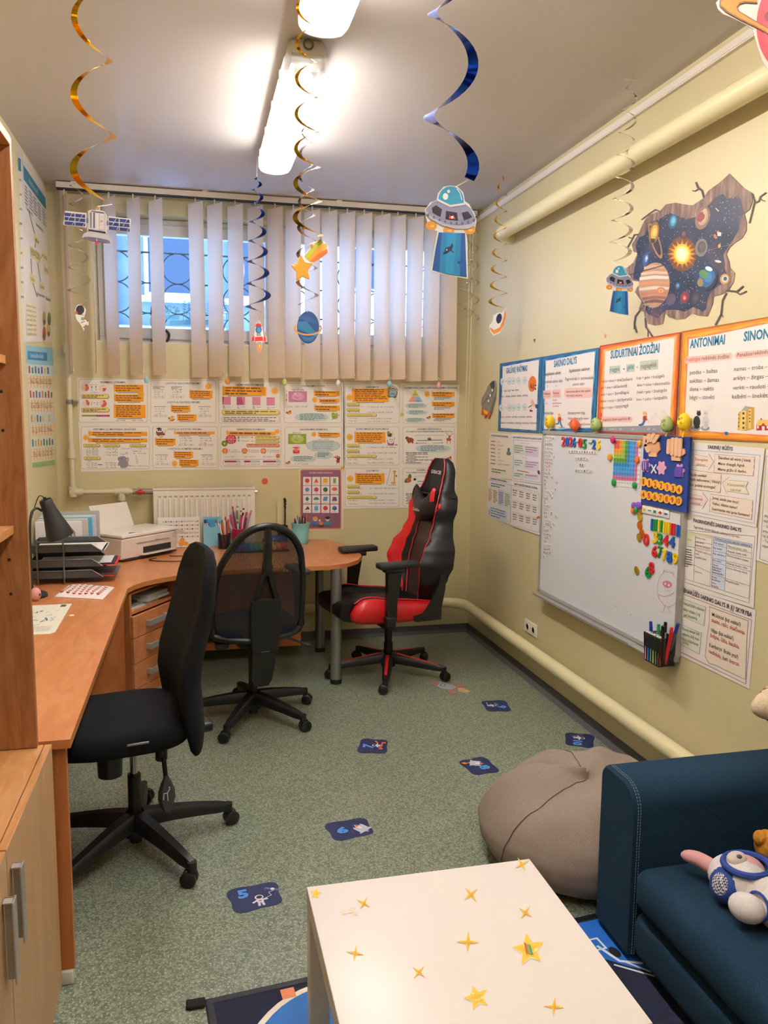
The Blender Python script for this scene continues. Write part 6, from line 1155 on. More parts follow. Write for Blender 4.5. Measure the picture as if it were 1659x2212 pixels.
for q, ls_ in (([(870, 360), (1122, 452), (1106, 618), (860, 510)], (('vienarūšės sakinio', 925, 428, 1108, 492), ('dalys atsako į tą', 925, 480, 1070, 532), ('patį klausimą.', 930, 530, 1048, 566))), ([(850, 580), (1084, 680), (1066, 866), (840, 750)], (('Vieną vienarūšę', 916, 650, 1064, 702), ('sakinio dalį nuo', 916, 694, 1062, 748), ('kitos atskiriame', 914, 738, 1056, 794)))):
    A.poly(q, '8a9478', 1); cx = sum(p[0] for p in q)/4; cy = sum(p[1] for p in q)/4; A.poly([(cx+(x-cx)*.97, cy+(y-cy)*.97) for x, y in q], 'dfe0cc', 2)
    for t_, x0, y0, x1, y1 in ls_: A.text(t_, x0, y0, x1, 28, TXT, 4, y1)
A.text('kableliu.', 918, 766, 974, 26, 'b04a44', 4, 788); q = [(1150, 445), (1330, 510), (1495, 570), (1485, 700), (1470, 1090), (1300, 1010), (1200, 960), (1145, 945), (1112, 885), (1132, 690), (1148, 590)]; A.poly(q, '8a7478', 1); A.poly([(1308+(x-1308)*.975, 780+(y-780)*.98) for x, y in q], 'ecdccb', 2)
for t_, x0, y0, x1, y1, c in (('Mokiniai', 1176, 530, 1278, 566, '4a3c3c'), ('(ką veikia?)', 1290, 574, 1426, 620, '2c2426'), ('skaito, rašo, skaičiuoja.', 1172, 578, 1466, 694, 'a83a3a'), ('Vėjas', 1164, 668, 1222, 688, '4a3c3c'), ('(ką veikia?)', 1234, 694, 1364, 742, '2c2426'), ('švilpia, ūžia, kaukia.', 1160, 712, 1416, 818, 'a83a3a'), ('Kambarys', 1152, 798, 1262, 838, '4a3c3c'), ('(koks yra?)', 1276, 846, 1404, 906, '2c2426'), ('nedidelis,', 1148, 850, 1258, 905, 'a83a3a'), ('bet', 1272, 912, 1314, 926, '2c2426'), ('švarus.', 1328, 936, 1418, 970, 'a83a3a')): A.text(t_, x0, y0, x1, 34, c, 4, y1, .012)
tag(A.mb.build('paper_sheet'), 'white sheet with a torn scroll drawing, lowest beside the whiteboard', 'paper', 'grammar sheets right of the whiteboard')
A = AR(.0030).zoom(*ZE); A.sheet([(1648, 330), (2150, 372), (2080, 1620), (1548, 1432)], SH); A.line([(1650, 390), (2100, 430)], 3, '8a7a9c', 1); A.line([(1650, 390), (1585, 1420), (2050, 1580)], 4, '7a6a8c', 1); A.poly([(1655, 560), (2080, 610), (2075, 960), (1620, 930)], 'e4dccc', 1)
for t_, x0, y0, x1, y1 in (('Atsižvelgiant į tai,', 1632, 1000, 1850, 1040), ('neišplėstinis yra', 1628, 1050, 1830, 1090), ('– Sakinys', 1622, 1100, 1740, 1125), ('prieš jungtuką', 1618, 1150, 1790, 1190), ('ną iš dalių', 1615, 1200, 1740, 1230), ('– Tarp dalių', 1612, 1248, 1760, 1280), ('sišyti reikia', 1610, 1298, 1760, 1335)): A.text(t_, x0, y0, x1, 28, TXT, 4, y1)
tag(A.mb.build('paper_sheet'), 'white sheet cut by the right edge of the photo, farthest right of the grammar sheets', 'paper', 'grammar sheets right of the whiteboard')
# ---------------------------------------------------------------- whiteboard and everything stuck to it
BX = XR-.022                                   # writing surface
BY0, BY1, BZ0, BZ1 = 2.998, 4.445, .606, 1.583
t = thing('whiteboard', 'white magnetic board with aluminium frame on the right wall', 'whiteboard', (XR-.01, 3.72, BZ0))
surf = mat('dcdde0', .18, name='enamel_board_surface')
b = MB(); b.box((BX, BY0+.012, BZ0+.012), (XR-.003, BY1-.012, BZ1-.012), surf); b.build('surface', t)
b = MB(); fx0, fx1, fw_ = BX-.006, XR-.002, .022
b.box((fx0, BY0+.02, BZ1-fw_), (fx1, BY1-.02, BZ1), alu); b.box((fx0, BY0+.02, BZ0), (fx1, BY1-.02, BZ0+fw_), alu); b.box((fx0, BY0, BZ0+.02), (fx1, BY0+fw_, BZ1-.02), alu); b.box((fx0, BY1-fw_, BZ0+.02), (fx1, BY1, BZ1-.02), alu); b.build('frame', t, bev=.003)
for y, z in ((BY0, BZ0), (BY0, BZ1-.03), (BY1-.03, BZ0), (BY1-.03, BZ1-.03)): MB().rbox((fx0-.003, y-.002, z-.002), (fx1, y+.032, z+.032), mat('8a898c', .4), .010).build('corner_cap', t)
b = MB(); b.box((BX-.055, 3.30, BZ0-.006), (BX-.004, BY1-.04, BZ0-.002), alu); b.box((BX-.057, 3.30, BZ0-.006), (BX-.054, BY1-.04, BZ0+.006), alu); b.box((BX-.05, 3.02, BZ0-.008), (BX-.004, 3.31, BZ0-.004), mat('b5b4b4', .35, .4)); b.build('pen_tray', t)
NX = V((-1, 0, 0))
def AW(Z, off=.0004): return Art((BX, 0, 0), NX, (0, -1, 0), (0, 0, 1), off).zoom(*Z)
A = AW(ZE); pk = 'd99aa2'
A.line([(628, 1540), (580, 1600), (556, 1680), (556, 1760)], 3, pk); A.line([(565, 1775), (575, 1820), (620, 1880)], 3, pk); A.line([(628, 1540), (700, 1560), (745, 1620), (762, 1700), (768, 1760), (770, 1800)], 3, pk); A.line([(615, 1560), (622, 1528), (640, 1545)], 3, pk); A.line([(690, 1560), (715, 1548), (722, 1590)], 3, pk); A.line([(640, 1530), (680, 1535), (720, 1580)], 3, pk)
A.el(655, 1672, 48, 34, 'd4788a', 1, .25); A.el(637, 1668, 11, 14, 'e9d8da', 2); A.el(672, 1682, 11, 14, 'e9d8da', 2); A.line([(625, 1700), (640, 1735), (680, 1740), (700, 1712)], 3, pk); A.line([(660, 1712), (662, 1738)], 2.4, pk); A.line([(570, 1775), (620, 1795), (680, 1785), (720, 1755)], 4, 'cf7f8c'); A.line([(770, 1765), (785, 1800), (790, 1815)], 3, pk)
A.zoom(*ZF); A.line([(690, 325), (700, 370), (740, 430), (790, 450), (840, 430), (868, 370)], 3, pk); A.line([(758, 432), (745, 490), (725, 498), (708, 484)], 3, pk); A.line([(790, 452), (788, 470), (798, 502)], 3, pk); A.line([(876, 330), (892, 378)], 3, pk)
A.line([(105, 212), (165, 215), (215, 235)], 3, 'b9bdc4'); A.line([(300, 440), (325, 445), (345, 460)], 3, '9aa0a6'); A.line([(455, 516), (462, 519)], 4, '55585c'); A.mb.build('marker_drawing', t, label='faint pink marker drawing of a round animal')
# solid characters
def glyph3(txt, bold=.03):
    k = (txt, 'x', bold)
    if k in GL: return GL[k]
    c = bpy.data.curves.new('t', 'FONT'); c.body = txt; c.size = 1; c.resolution_u = 3; c.offset = bold; c.extrude = .5
    o = bpy.data.objects.new('t', c); COL.objects.link(o); me = bpy.data.meshes.new_from_object(o.evaluated_get(bpy.context.evaluated_depsgraph_get()))
    r = ([tuple(v.co) for v in me.vertices], [tuple(p.vertices) for p in me.polygons]); bpy.data.objects.remove(o); bpy.data.curves.remove(c); bpy.data.meshes.remove(me); GL[k] = r; return r
def solid(b, ch, cu_, cv, w_, h, x, d, m, bold=.05, rot=0.):
    """character as a solid standing off the board: centre cu_, cv in wall coordinates (-y, z), depth d"""
    vs, fs = glyph3(ch, bold); xs = [v[0] for v in vs]; ys = [v[1] for v in vs]; c, s_ = math.cos(rot), math.sin(rot); o = []
    for v in vs:
        p, q = ((v[0]-min(xs))/(max(xs)-min(xs))-.5)*w_, ((v[1]-min(ys))/(max(ys)-min(ys))-.5)*h
        o.append(V((x-d*(v[2]+.5), -(cu_+p*c-q*s_), cv+p*s_+q*c)))
    b.add(o, fs, m)
ORD = ('first', 'second', 'third', 'fourth', 'fifth', 'sixth', 'seventh', 'eighth', 'ninth', 'tenth', 'eleventh', 'twelfth')
CN = {'d22a2e': 'red', '1f5fb4': 'blue', '178a3c': 'green', 'f2c81e': 'yellow'}
def digit(Z, ch, x, y, w_, h, col, label, grp, rot=0.):
    A = AW(Z); a = A.P(x-w_/2, y); c = A.P(x+w_/2, y); e = A.P(x, y-h/2); f = A.P(x, y+h/2); m = A.P(x, y)
    b = MB(); solid(b, ch, m[0], m[1], abs(c[0]-a[0]), abs(e[1]-f[1]), BX-.0008, .007, mat(col, .35), .022 if ch != '-' else .0, rot)
    tag(b.build('magnetic_digit' if ch.isdigit() else 'magnetic_sign'), label, 'magnet', grp)
for i, (ch, x, y, w_, h, col) in enumerate((('2', 978, 280, 36, 108, 'd22a2e'), ('0', 1020, 282, 36, 106, '1f5fb4'), ('2', 1060, 282, 36, 108, 'd22a2e'), ('6', 1098, 290, 36, 108, '1f5fb4'), ('-', 1131, 286, 22, 10, '178a3c'), ('0', 1166, 294, 40, 106, 'd22a2e'), ('5', 1215, 306, 38, 108, '178a3c'), ('-', 1279, 297, 26, 10, '178a3c'), ('2', 1320, 312, 38, 108, '1f5fb4'), ('5', 1371, 318, 40, 110, 'f2c81e'))):
    wh = ('first in the date', 'second in the date', 'third in the date', 'fourth in the date', 'between year and month', 'beginning the month', 'ending the month', 'between month and day', 'beginning the day', 'ending the day')[i]
    digit(ZD, ch, x, y, w_, h, col, f'{CN[col]} magnetic {"dash" if ch == "-" else "digit "+ch} {wh} on the whiteboard', 'date made of magnetic digits')
for i, (x, y, col) in enumerate(((508, 1078, '1f5fb4'), (534, 1083, '178a3c'), (556, 1085, '178a3c'), (580, 1090, 'f2c81e'), (604, 1094, '178a3c'), (632, 1104, 'f2c81e'), (656, 1108, 'f2c81e'), (680, 1112, 'f2c81e'), (708, 1124, 'd22a2e'), (732, 1128, 'd22a2e'), (764, 1138, '1f5fb4'), (792, 1146, '1f5fb4'))):
    digit(ZE, '1', x, y, 14, 118, col, f'{CN[col]} magnetic digit 1, {ORD[i]} from the left in the row of ones', 'row of magnetic ones')
for ch, x, y, w_, h, col, lb in (('0', 450, 1226, 56, 118, 'd22a2e', 'red magnetic digit 0 alone left of the rows of digits'), ('3', 540, 1206, 50, 112, 'f2c81e', 'yellow magnetic digit 3 under the row of ones'), ('3', 588, 1222, 50, 112, '178a3c', 'green magnetic digit 3 beside the yellow one'), ('4', 645, 1236, 56, 112, 'd22a2e', 'red magnetic digit 4 beside the green three'), ('4', 708, 1252, 56, 112, '1f5fb4', 'blue magnetic digit 4 at the right end under the ones'), ('6', 536, 1345, 50, 116, 'd22a2e', 'red magnetic digit 6 starting the lower digit row'), ('7', 590, 1356, 46, 116, '178a3c', 'green magnetic digit 7 in the lower digit row'), ('7', 636, 1385, 46, 116, 'f2c81e', 'yellow magnetic digit 7 in the lower digit row'), ('8', 684, 1402, 52, 116, '1f5fb4', 'blue magnetic digit 8 in the lower digit row'), ('9', 744, 1420, 54, 116, 'f2c81e', 'yellow magnetic digit 9 ending the lower digit row'), ('6', 470, 1550, 56, 112, '178a3c', 'green magnetic digit 6 leaning on a red eight'), ('8', 505, 1510, 50, 118, 'd22a2e', 'red magnetic digit 8 leaning on a green six')):
    digit(ZE, ch, x, y, w_, h, col, lb, 'loose magnetic digits', .12 if y > 1500 else 0)
# letter tiles
tile_m = mat('efeae4', .4); LC = {'A': 'b8463c', 'Ą': 'b8463c', 'D': '2f7ac0', 'E': 'c05040', 'Ę': 'c05040', 'F': 'c05a4c', 'M': '2f6fb0', 'N': 'c03a34', 'P': 'c05a54', 'Y': 'd0703c', 'L': 'd07a3c', 'K': 'b05a8a'}
def tile(x, y, ch, label, grp, rot=0., w_=17, h=31):
    A = AW(ZD); m = A.P(x, y); c = A.P(x+w_/2, y); a = A.P(x-w_/2, y); e = A.P(x, y-h/2); f = A.P(x, y+h/2); W2, H2 = abs(c[0]-a[0])/2, abs(e[1]-f[1])/2
    b = MB(); R = Matrix.Rotation(-rot, 3, 'X'); b.rbox((BX-.0042, -m[0]-W2, m[1]-H2), (BX-.0008, -m[0]+W2, m[1]+H2), tile_m, .001, 2, R)
    B = Art((BX, 0, 0), NX, (0, -1, 0), (0, 0, 1), .0042, b).uv(); cx = V((m[0], m[1])); vs, fs = glyphs(ch, .05); xs = [v[0] for v in vs]; ys = [v[1] for v in vs]; c_, s_ = math.cos(rot), math.sin(rot); sw = W2*1.15/max(max(xs)-min(xs), .25); sh = H2*1.3/(max(ys)-min(ys)); q = []
    for v in vs: p, r_ = (v[0]-(min(xs)+max(xs))/2)*sw, (v[1]-(min(ys)+max(ys))/2)*sh; q.append(B.W((m[0]+p*c_-r_*s_, m[1]+p*s_+r_*c_), 0))
    b.add(q, fs, LC.get(ch, '3a4048')); tag(b.build('letter_tile'), label, 'magnet', grp)
ROWS = ((228, 'AAAAA'), (265, 'AAA'), (305, 'BBBB'), (350, 'CCCC'), (390, 'ČČČ'), (432, 'DDD'), (472, 'EEEO'), (512, 'ĖĖH'), (552, 'EEE'), (590, 'FFF'), (632, 'GGG'), (672, 'HH'), (712, 'I'), (755, 'I'), (798, 'J'), (834, 'KK'), (878, 'LL'), (914, 'MM'), (952, 'N'), (996, 'OOO'), (1034, 'PP'), (1075, 'RR'), (1114, 'SS'), (1156, 'ŠŠŠ'), (1194, 'ŠSST'), (1232, 'T'), (1272, 'UUU'), (1310, 'UUUU'), (1350, 'ŪŪŪ'), (1390, 'VV'), (1435, 'YYYY'), (1475, 'ZZZZ'), (1515, 'ŽŽŽŽ'), (1565, 'Ž'))
NUMW = 'top second third fourth fifth sixth seventh eighth ninth tenth eleventh twelfth thirteenth fourteenth fifteenth sixteenth seventeenth eighteenth nineteenth twentieth'.split()
for i, (y, s_) in enumerate(ROWS):
    rw = NUMW[i]+' row' if i < 17 else (NUMW[len(ROWS)-i-1] if i < len(ROWS)-1 else 'bottom').replace('top', 'bottom')+(' row' if i == len(ROWS)-1 else ' row from the bottom')
    for j, ch in enumerate(s_):
        x = 782-24*(y-228)/1337+20.5*j+(2 if j > 2 else 0); tile(x, y+(j % 2)*2+3*(j*(i % 3 == 0)), ch, f'white magnetic tile {ch}, {ORD[j]} in the {rw} of the letter columns', 'letter tiles in columns')
for x, y, ch, rot, lb in ((845, 405, 'H', -.3, 'tilted tile H beside the row of C with caron letters'), (864, 446, 'V', -.5, 'strongly tilted tile beside the row of D letters'), (845, 522, 'H', 0, 'upright tile H at the right of the ninth row'), (846, 676, 'H', 0, 'upright tile H standing apart right of the row of H'), (900, 735, 'P', -.2, 'red tile P standing furthest right of the upper letters'), (885, 815, 'I', .08, 'tile I standing apart below the red P tile'), (850, 845, 'K', -.3, 'pink tilted tile K right of the K row'), (812, 842, 'K', .5, 'pink tile K lying slanted in the K row'), (832, 872, 'X', .7, 'slanted dark tile under the pink K tiles'), (845, 897, 'Y', .5, 'slanted dark tile beside the L row'), (845, 1080, 'I', -.05, 'tile I standing apart right of the R row'), (898, 1115, 'S', -.3, 'blue tile S standing apart furthest right of the lower letters'), (830, 1180, 'N', .4, 'blue slanted tile beside the S rows'), (862, 1198, 'V', -.5, 'yellow slanted tile beside the S rows'), (838, 1238, 'I', -.3, 'tilted tile just below the yellow slanted tile')):
    tile(x, y, ch, lb, 'letter tiles strayed from the columns', rot)
for wd, x0, x1, y in (('ANTRADIENIS', 1045, 1333, 388), ('VESTA', 1118, 1244, 464), ('IR', 1165, 1194, 532), ('JOVITA', 1116, 1282, 600)):
    for j, ch in enumerate(wd): tile(x0+(x1-x0)*j/(len(wd)-1), y+.05*(x0+(x1-x0)*j/(len(wd)-1)-1045), ch, f'tile {ch}, {ORD[j]} letter of the word {wd} under the date', 'letter tiles spelling words', 0, 24, 38)
# multiplication chart with pins
A = AW(ZE, .0022); A.sheet([(130, 225), (405, 245), (378, 716), (106, 690)], 'e6e2e0', .0014)
cc = ('c22c4c', 'd8562c', 'eba032', '9dba3a', '5a9a3c', '2f86c0', '3a9ad8', '5a8ad0', 'd0709a', 'e8e4e2')
for r_ in range(10):
    for c in range(10):
        k = max(r_, c); x = 132+27.0*c-2.2*r_; y = 233+44.5*r_+1.6*c; A.poly([(x, y), (x+26.4, y+1.5), (x+24.3, y+45), (x-2.2, y+43.6)], cc[k], 0)
        if k in (4, 5) or (r_+c) % 2 == 0: pass
        A.text(str((r_+1)*(c+1)), x+6, y+29, x+(14 if (r_+1)*(c+1) < 10 else 21), 14, '4a3c44' if k in (2, 3, 9, 6) else '2f2a3c', 1)
tag(A.mb.build('multiplication_chart'), 'colourful multiplication table sheet pinned to the whiteboard', 'chart')
def knob(Z, x, y, r, col, label, grp, kind='magnet_pin', thick=.012, metal=0.):
    A = AW(Z); m = A.P(x, y); e = A.P(x+r, y); R_ = abs(e[0]-m[0])*1.15; o = V((BX-.0035, -m[0], m[1])); b = MB(); mm = mat(col, .3, metal)
    b.lathe([(.001, 0), (R_*.95, 0), (R_, thick*.25), (R_*.9, thick*.7), (R_*.55, thick), (.001, thick)] if not metal else [(.001, 0), (R_, 0), (R_, thick*.5), (R_*.86, thick*.55), (R_*.8, thick*.4), (R_*.3, thick*.5), (.001, thick*.55)], o, mm, 16, axis=NX); tag(b.build(kind), label, 'magnet', grp)
for x, y, c, lb in ((122, 230, 'd0287a', 'pink round magnet on the upper left corner of the multiplication sheet'), (390, 268, 'eaa832', 'yellow round magnet on the upper right of the multiplication sheet'), (92, 405, 'e8a02c', 'amber round magnet left of the multiplication sheet'), (368, 432, 'ef6a24', 'orange round magnet on the right edge of the multiplication sheet'), (132, 656, '1f9a4c', 'green round magnet on the lower left of the multiplication sheet'), (340, 684, '1f9a4c', 'green round magnet on the lower right of the multiplication sheet'), (332, 888, '8a4fb8', 'purple round magnet alone at the left of the cluster'), (376, 884, '8a4fb8', 'purple round magnet under the felt corner, left of a pair'), (398, 890, '8a4fb8', 'purple round magnet touching the plus tile'), (357, 928, '1f9a4c', 'green round magnet in the cluster below the felt'), (328, 936, 'ef6a24', 'orange round magnet in the cluster below the felt')): knob(ZE, x, y, 17, c, lb, 'round magnets')
for x, y, c, lb in ((390, 940, 'c8a02c', 'gold disc magnet just under the purple magnets'), (388, 1005, 'd8b23c', 'gold disc magnet, second from the top of the column'), (385, 1085, 'e0741c', 'amber disc magnet in the middle of the column'), (408, 1162, 'e07a1c', 'amber disc magnet touching the red zero'), (380, 1206, 'd0a838', 'gold disc magnet at the foot of the column'), (355, 1534, 'd8b030', 'gold disc magnet alone low on the board')): knob(ZE, x, y, 20, c, lb, 'disc magnets', 'disc_magnet', .006, .6)
for i, (ch, x, y, c) in enumerate((('+', 436, 926, 'f0c21e'), ('-', 488, 936, '178a3c'), ('×', 541, 949, '178a3c'), ('÷', 596, 958, 'd22a2e'), ('=', 652, 972, '1f5fb4'))):
    A = AW(ZE); m = A.P(x, y); W2 = abs(A.P(x+27, y)[0]-m[0]); H2 = abs(A.P(x, y+40)[1]-m[1]); b = MB(); b.rbox((BX-.006, -m[0]-W2, m[1]-H2), (BX-.0008, -m[0]+W2, m[1]+H2), tile_m, .003, 2)
    solid(b, ch, m[0], m[1], W2*1.2, H2*(.25 if ch == '-' else .45 if ch == '=' else .8), BX-.0062, .0012, mat(c, .4), .06); tag(b.build('sign_tile'), f'white magnetic tile with a {("yellow plus", "green minus", "green times", "red division", "blue equals")[i]} sign', 'magnet', 'arithmetic sign tiles')
# felt board
felt = textured('royal_blue_felt', [(.3, '152c72'), (.7, '1a3580')], 300, 2, rough=.95, bmp=.3); FX = BX-.012
t = thing('felt_board', 'royal blue felt counting board with two felt hands hung over the whiteboard corner', 'board', (BX, 3.2, 1.2))
q = [at_plane(ZE[0]+x*ZE[2], ZE[1]+y*ZE[2], V((BX-.008, 0, 0)), NX) for x, y in ((428, 180), (885, 206), (850, 962), (395, 866))]
b = MB(); b.prism([(-p.y, p.z) for p in q[::-1]], (BX-.0008, 0, 0), (0, -1, 0), (0, 0, 1), .010, felt); b.build('felt_panel', t)
def AFb(off=.0005): return Art((BX-.0108, 0, 0), NX, (0, -1, 0), (0, 0, 1), off).zoom(*ZE)
skin, skin2 = 'e6b48c', 'd9a27a'
for k, (x, y, fl) in enumerate(((520, 290, 1), (752, 330, -1))):
    A = AFb(.006); A.sheet([(x-48, y+70), (x+40, y+72), (x+34, y+112), (x-40, y+108)] if k == 0 else [(x-48, y+60), (x+46, y+66), (x+40, y+114), (x-46, y+108)], skin, .006); A.sheet([(x-58, y-30), (x+60, y-38), (x+74, y+40), (x+40, y+78), (x-45, y+74), (x-70, y+30)] if k == 0 else [(x-82, y-20), (x+84, y-10), (x+90, y+40), (x+48, y+72), (x-46, y+64), (x-80, y+30)], skin2, .0045)
    hd = A.mb.build('felt_hand', t)
    for j in range(5 if k == 0 else 4):
        if k == 0: x0, y0, x1, y1 = ((x-62, y-8, x-72, y-82), (x-45, y-42, x-30, y-104), (x-12, y-50, x+14, y-108), (x+20, y-40, x+58, y-96), (x-60, y+0, x-40, y+52))[j]
        else: x0, y0, x1, y1 = ((x-68, y+28, x-62, y-90), (x-30, y+42, x-24, y-104), (x+8, y+52, x+14, y-106), (x+44, y+56, x+52, y-98))[j]
        d_ = math.hypot(x1-x0, y1-y0); ex, ey = (x1-x0)/d_, (y1-y0)/d_; r = 17; A = AFb(.012); pts = [(x0+r*math.cos(a), y0+r*math.sin(a)) for a in [math.atan2(ey, ex)+pi/2+pi*i/8 for i in range(9)]]+[(x1+r*math.cos(a), y1+r*math.sin(a)) for a in [math.atan2(ey, ex)-pi/2+pi*i/8 for i in range(9)]]
        A.sheet(pts, skin, .006); A.mb.build('felt_finger', hd)
for (x, y, c, cc_) in ((442, 486, 'c890b4', None), (600, 512, 'e0a0c0', 'c9b8c4'), (782, 540, 'c890b4', None)):
    A = AFb(.003); A.sheet([(x+(42+8*math.cos(6*a))*math.cos(a), y+(64+12*math.cos(6*a))*math.sin(a)) for a in [2*pi*k/36 for k in range(36)]], c, .003)
    if cc_: A.el(x, y+5, 13, 20, cc_, 1)
    A.mb.build('felt_flower', t)
A = AFb(.005); A.sheet([(410, 445), (474, 440), (470, 540), (408, 535)], '5a3c9c', .0035); A.rect(426, 450, 432, 528, 'dcd6e6', 1); A.rect(446, 450, 452, 528, 'dcd6e6', 1); A.mb.build('felt_square', t); A = AFb(.005); A.sheet([(742, 500), (818, 500), (806, 606), (730, 602)], '5a3c9c', .0035); A.mb.build('felt_square', t)
A = AFb(.003); A.line([(503, 482), (548, 562)], 14, 'dfe0e4', 1); A.line([(548, 480), (502, 562)], 14, 'dfe0e4', 1); A.mb.build('times_sign', t)
for r_, (x0, y0, x1, y1, ds) in enumerate(((424, 648, 778, 728, '1 1 2 2 3 3 4'), (422, 778, 772, 842, '4 5 6 7 8 9 10'))):
    for j, s_ in enumerate(ds.split()):
        x = x0+(x1-x0)*j/6; y = y0+(y1-y0)*j/6; A = AFb(.004+.0008*(j % 2)); A.sheet([(x+33*math.cos(2*pi*k/20), y+46*math.sin(2*pi*k/20)) for k in range(20)], 'eeb232', .003); hw = 7 if s_ == '1' else 13 if len(s_) == 1 else 19; A.text(s_, x-hw, y+26, x+hw, 52, 'b01c2c', 1, bold=.02); A.mb.build('number_disc', t)
# eggs along the top edge
for x, y, c, lb, tl in ((1187, 911, 'f2d21c', 'yellow egg over the left end of the whiteboard', .1), (1241, 917, 'e8622c', 'orange egg tilted on the top edge of the whiteboard', -.5), (1287, 917, 'a8c07a', 'green egg on the whiteboard edge under the blue poster', -.15), (1441, 916, 'a3bd74', 'green egg above the felt counting board', 0), (1478, 911, 'f2d020', 'yellow egg over the right end of the whiteboard', 0)):
    p = at(x, y, 0, XR-.034); t = thing('easter_egg', lb, 'egg', (p.x, p.y, BZ1), 0, 'dotted eggs along the top of the whiteboard'); b = MB(); ax = V((0, -math.sin(tl), math.cos(tl)))
    s_ = .0315*(1.0 if y > 913 else 1.06); b.lathe([(.001, -1.12*s_), (.45*s_, -1.0*s_), (.78*s_, -.62*s_), (.86*s_, -.1*s_), (.76*s_, .4*s_), (.5*s_, .88*s_), (.2*s_, 1.1*s_), (.001, 1.14*s_)], p, mat(c, .5), 24, axis=ax); b.build('shell', t)
    b = MB(); ux = V((0, -math.cos(tl), -math.sin(tl)))
    for k, (u, v_) in enumerate(((.1, .3), (-.45, -.1), (.45, -.15), (-.1, -.5), (.4, .5), (-.45, .55))):
        d_ = (NX*math.sqrt(max(.1, 1-u*u*1.2-v_*v_*.6))+ux*u+ax*v_*.9); c_ = p+NX*(s_*.86*math.sqrt(max(.05, 1-(u/.95)**2-(v_/1.2)**2)))+ux*(u*s_*.9)+ax*(v_*s_)
        n_ = (c_-p).normalized(); x_, y_, _ = frame(n_); b.tube([c_+(x_*math.cos(a)+y_*math.sin(a))*.0042 for a in [2*pi*i/10 for i in range(10)]], .0011, mat('c89a2c' if k % 2 else 'b8702c'), 5, True)
    b.build('ring_pattern', t); b = MB(); b.tube([p-ax*s_*1.0, p-ax*s_*1.15+ux*.006, V((p.x-.003, p.y, BZ1+.001))], .004, mat(c, .6), 6); b.tube([p-ax*s_*.95+ux*.008, p-ax*s_*1.2-ux*.01, p-ax*s_*1.35-ux*.02], .0022, mat('e8e2c8'), 5); b.build('ribbon_foot', t)
# pen holder with markers
hx, hz1 = BX-.085, at(1425, 1381, 0, BX-.085).z; ya, yb = at(1425, 1381, 0, hx).y, at(1391.7, 1364.6, 0, hx).y; hz0 = hz1-.125
wire = bpy.data.materials.new('black_wire_mesh'); wire.use_nodes = True; ns, ls, b0 = nodes(wire); b0.inputs['Base Color'].default_value = (.006, .006, .007, 1); b0.inputs['Roughness'].default_value = .4; b0.inputs['Alpha'].default_value = .84
t = thing('pen_holder', 'black wire mesh marker holder on the lower corner of the whiteboard', 'pen holder', (hx+.04, (ya+yb)/2, hz0)); b = MB(); ins = .006
b.add([V((x, y, z)) for z, k in ((hz0, ins), (hz1, 0)) for x, y in ((hx+k, ya+k), (hx+k, yb-k), (BX-.002, yb-k), (BX-.002, ya+k))], [(0, 1, 2, 3), (0, 4, 5, 1), (1, 5, 6, 2), (2, 6, 7, 3), (3, 7, 4, 0)], wire); b.build('basket', t)
b = MB()
for z, k in ((hz1, 0), (hz0, ins)): b.tube([(hx+k, ya+k, z), (hx+k, yb-k, z), (BX-.003, yb-k, z), (BX-.003, ya+k, z)], .0028, mat('08080a', .4), 6, True)
for x, y in ((hx, ya), (hx, yb)): b.tube([(x+ins, y+(ins if y == ya else -ins), hz0), (x, y, hz1)], .0028, mat('08080a', .4), 6)
b.build('rim', t)
L_ = yb-ya
for i, (u, w_, tip, cap, body, lb, r, dz) in enumerate(((.86, .3, (.9, .2), '1f3f9c', 'd8d8dc', 'blue capped marker at the left of the holder', .0075, .05), (.62, .5, (.62, .5), '2f9a5c', 'dfe0e2', 'green capped marker standing in the holder', .0075, .045), (.45, .75, (.42, .8), '17181a', 'd8d8dc', 'tall black capped marker at the back of the holder', .0075, .06), (.32, .45, (.22, .35), '1a1a1c', '222224', 'thick black marker in the middle of the holder', .009, .05), (.12, .7, (-.02, .75), 'd2282c', 'd8d8dc', 'red capped marker standing upright at the right of the holder', .0075, .05), (.05, .5, (-.14, .6), 'c8202a', 'c8202a', 'red marker leaning out to the right of the holder', .0085, .035), (.25, .8, (-.30, .85), '1f3a94', '55565c', 'long blue capped marker leaning furthest right in the holder', .008, .075))):
    p0 = V((hx+.01+w_*.06, ya+L_*u*.8+.01, hz0+.004)); p1 = V((hx+.01+tip[1]*.06, ya+L_*tip[0], hz1+dz)); d_ = (p1-p0).normalized()
    t = thing('marker', lb, 'marker', p0, 0, 'markers in the mesh holder'); b = MB(); b.cyl(p0, p1-d_*.035, r, mat(body, .35), n=12); b.build('barrel', t); b = MB(); b.cyl(p1-d_*.045, p1, r*1.06, mat(cap, .35), r1=r*.95, n=12); b.build('cap', t)
for i, (c, nm) in enumerate((('e8a0b4', 'pink'), ('4a90d0', 'light blue'), ('58b8c8', 'turquoise'), ('e8d83c', 'yellow'), ('3fa85c', 'green'), ('c83a3c', 'red'))):
    p0 = V((hx+.010, yb-.010-(L_-.02)*i/5, hz0+.004)); p1 = p0+V((-.002, 0, .125+.004*(i % 2))); t = thing('marker', f'short felt pen with white cap and {nm} ring at the front of the holder', 'marker', p0, 0, 'small felt pens in the mesh holder')
    MB().cyl(p0, p1-V((0, 0, .018)), .0062, mat(c, .4), n=10).build('barrel', t); MB().cyl(p1-V((0, 0, .018)), p1, .0062, mat('ece8e2', .4), n=10).build('cap', t)
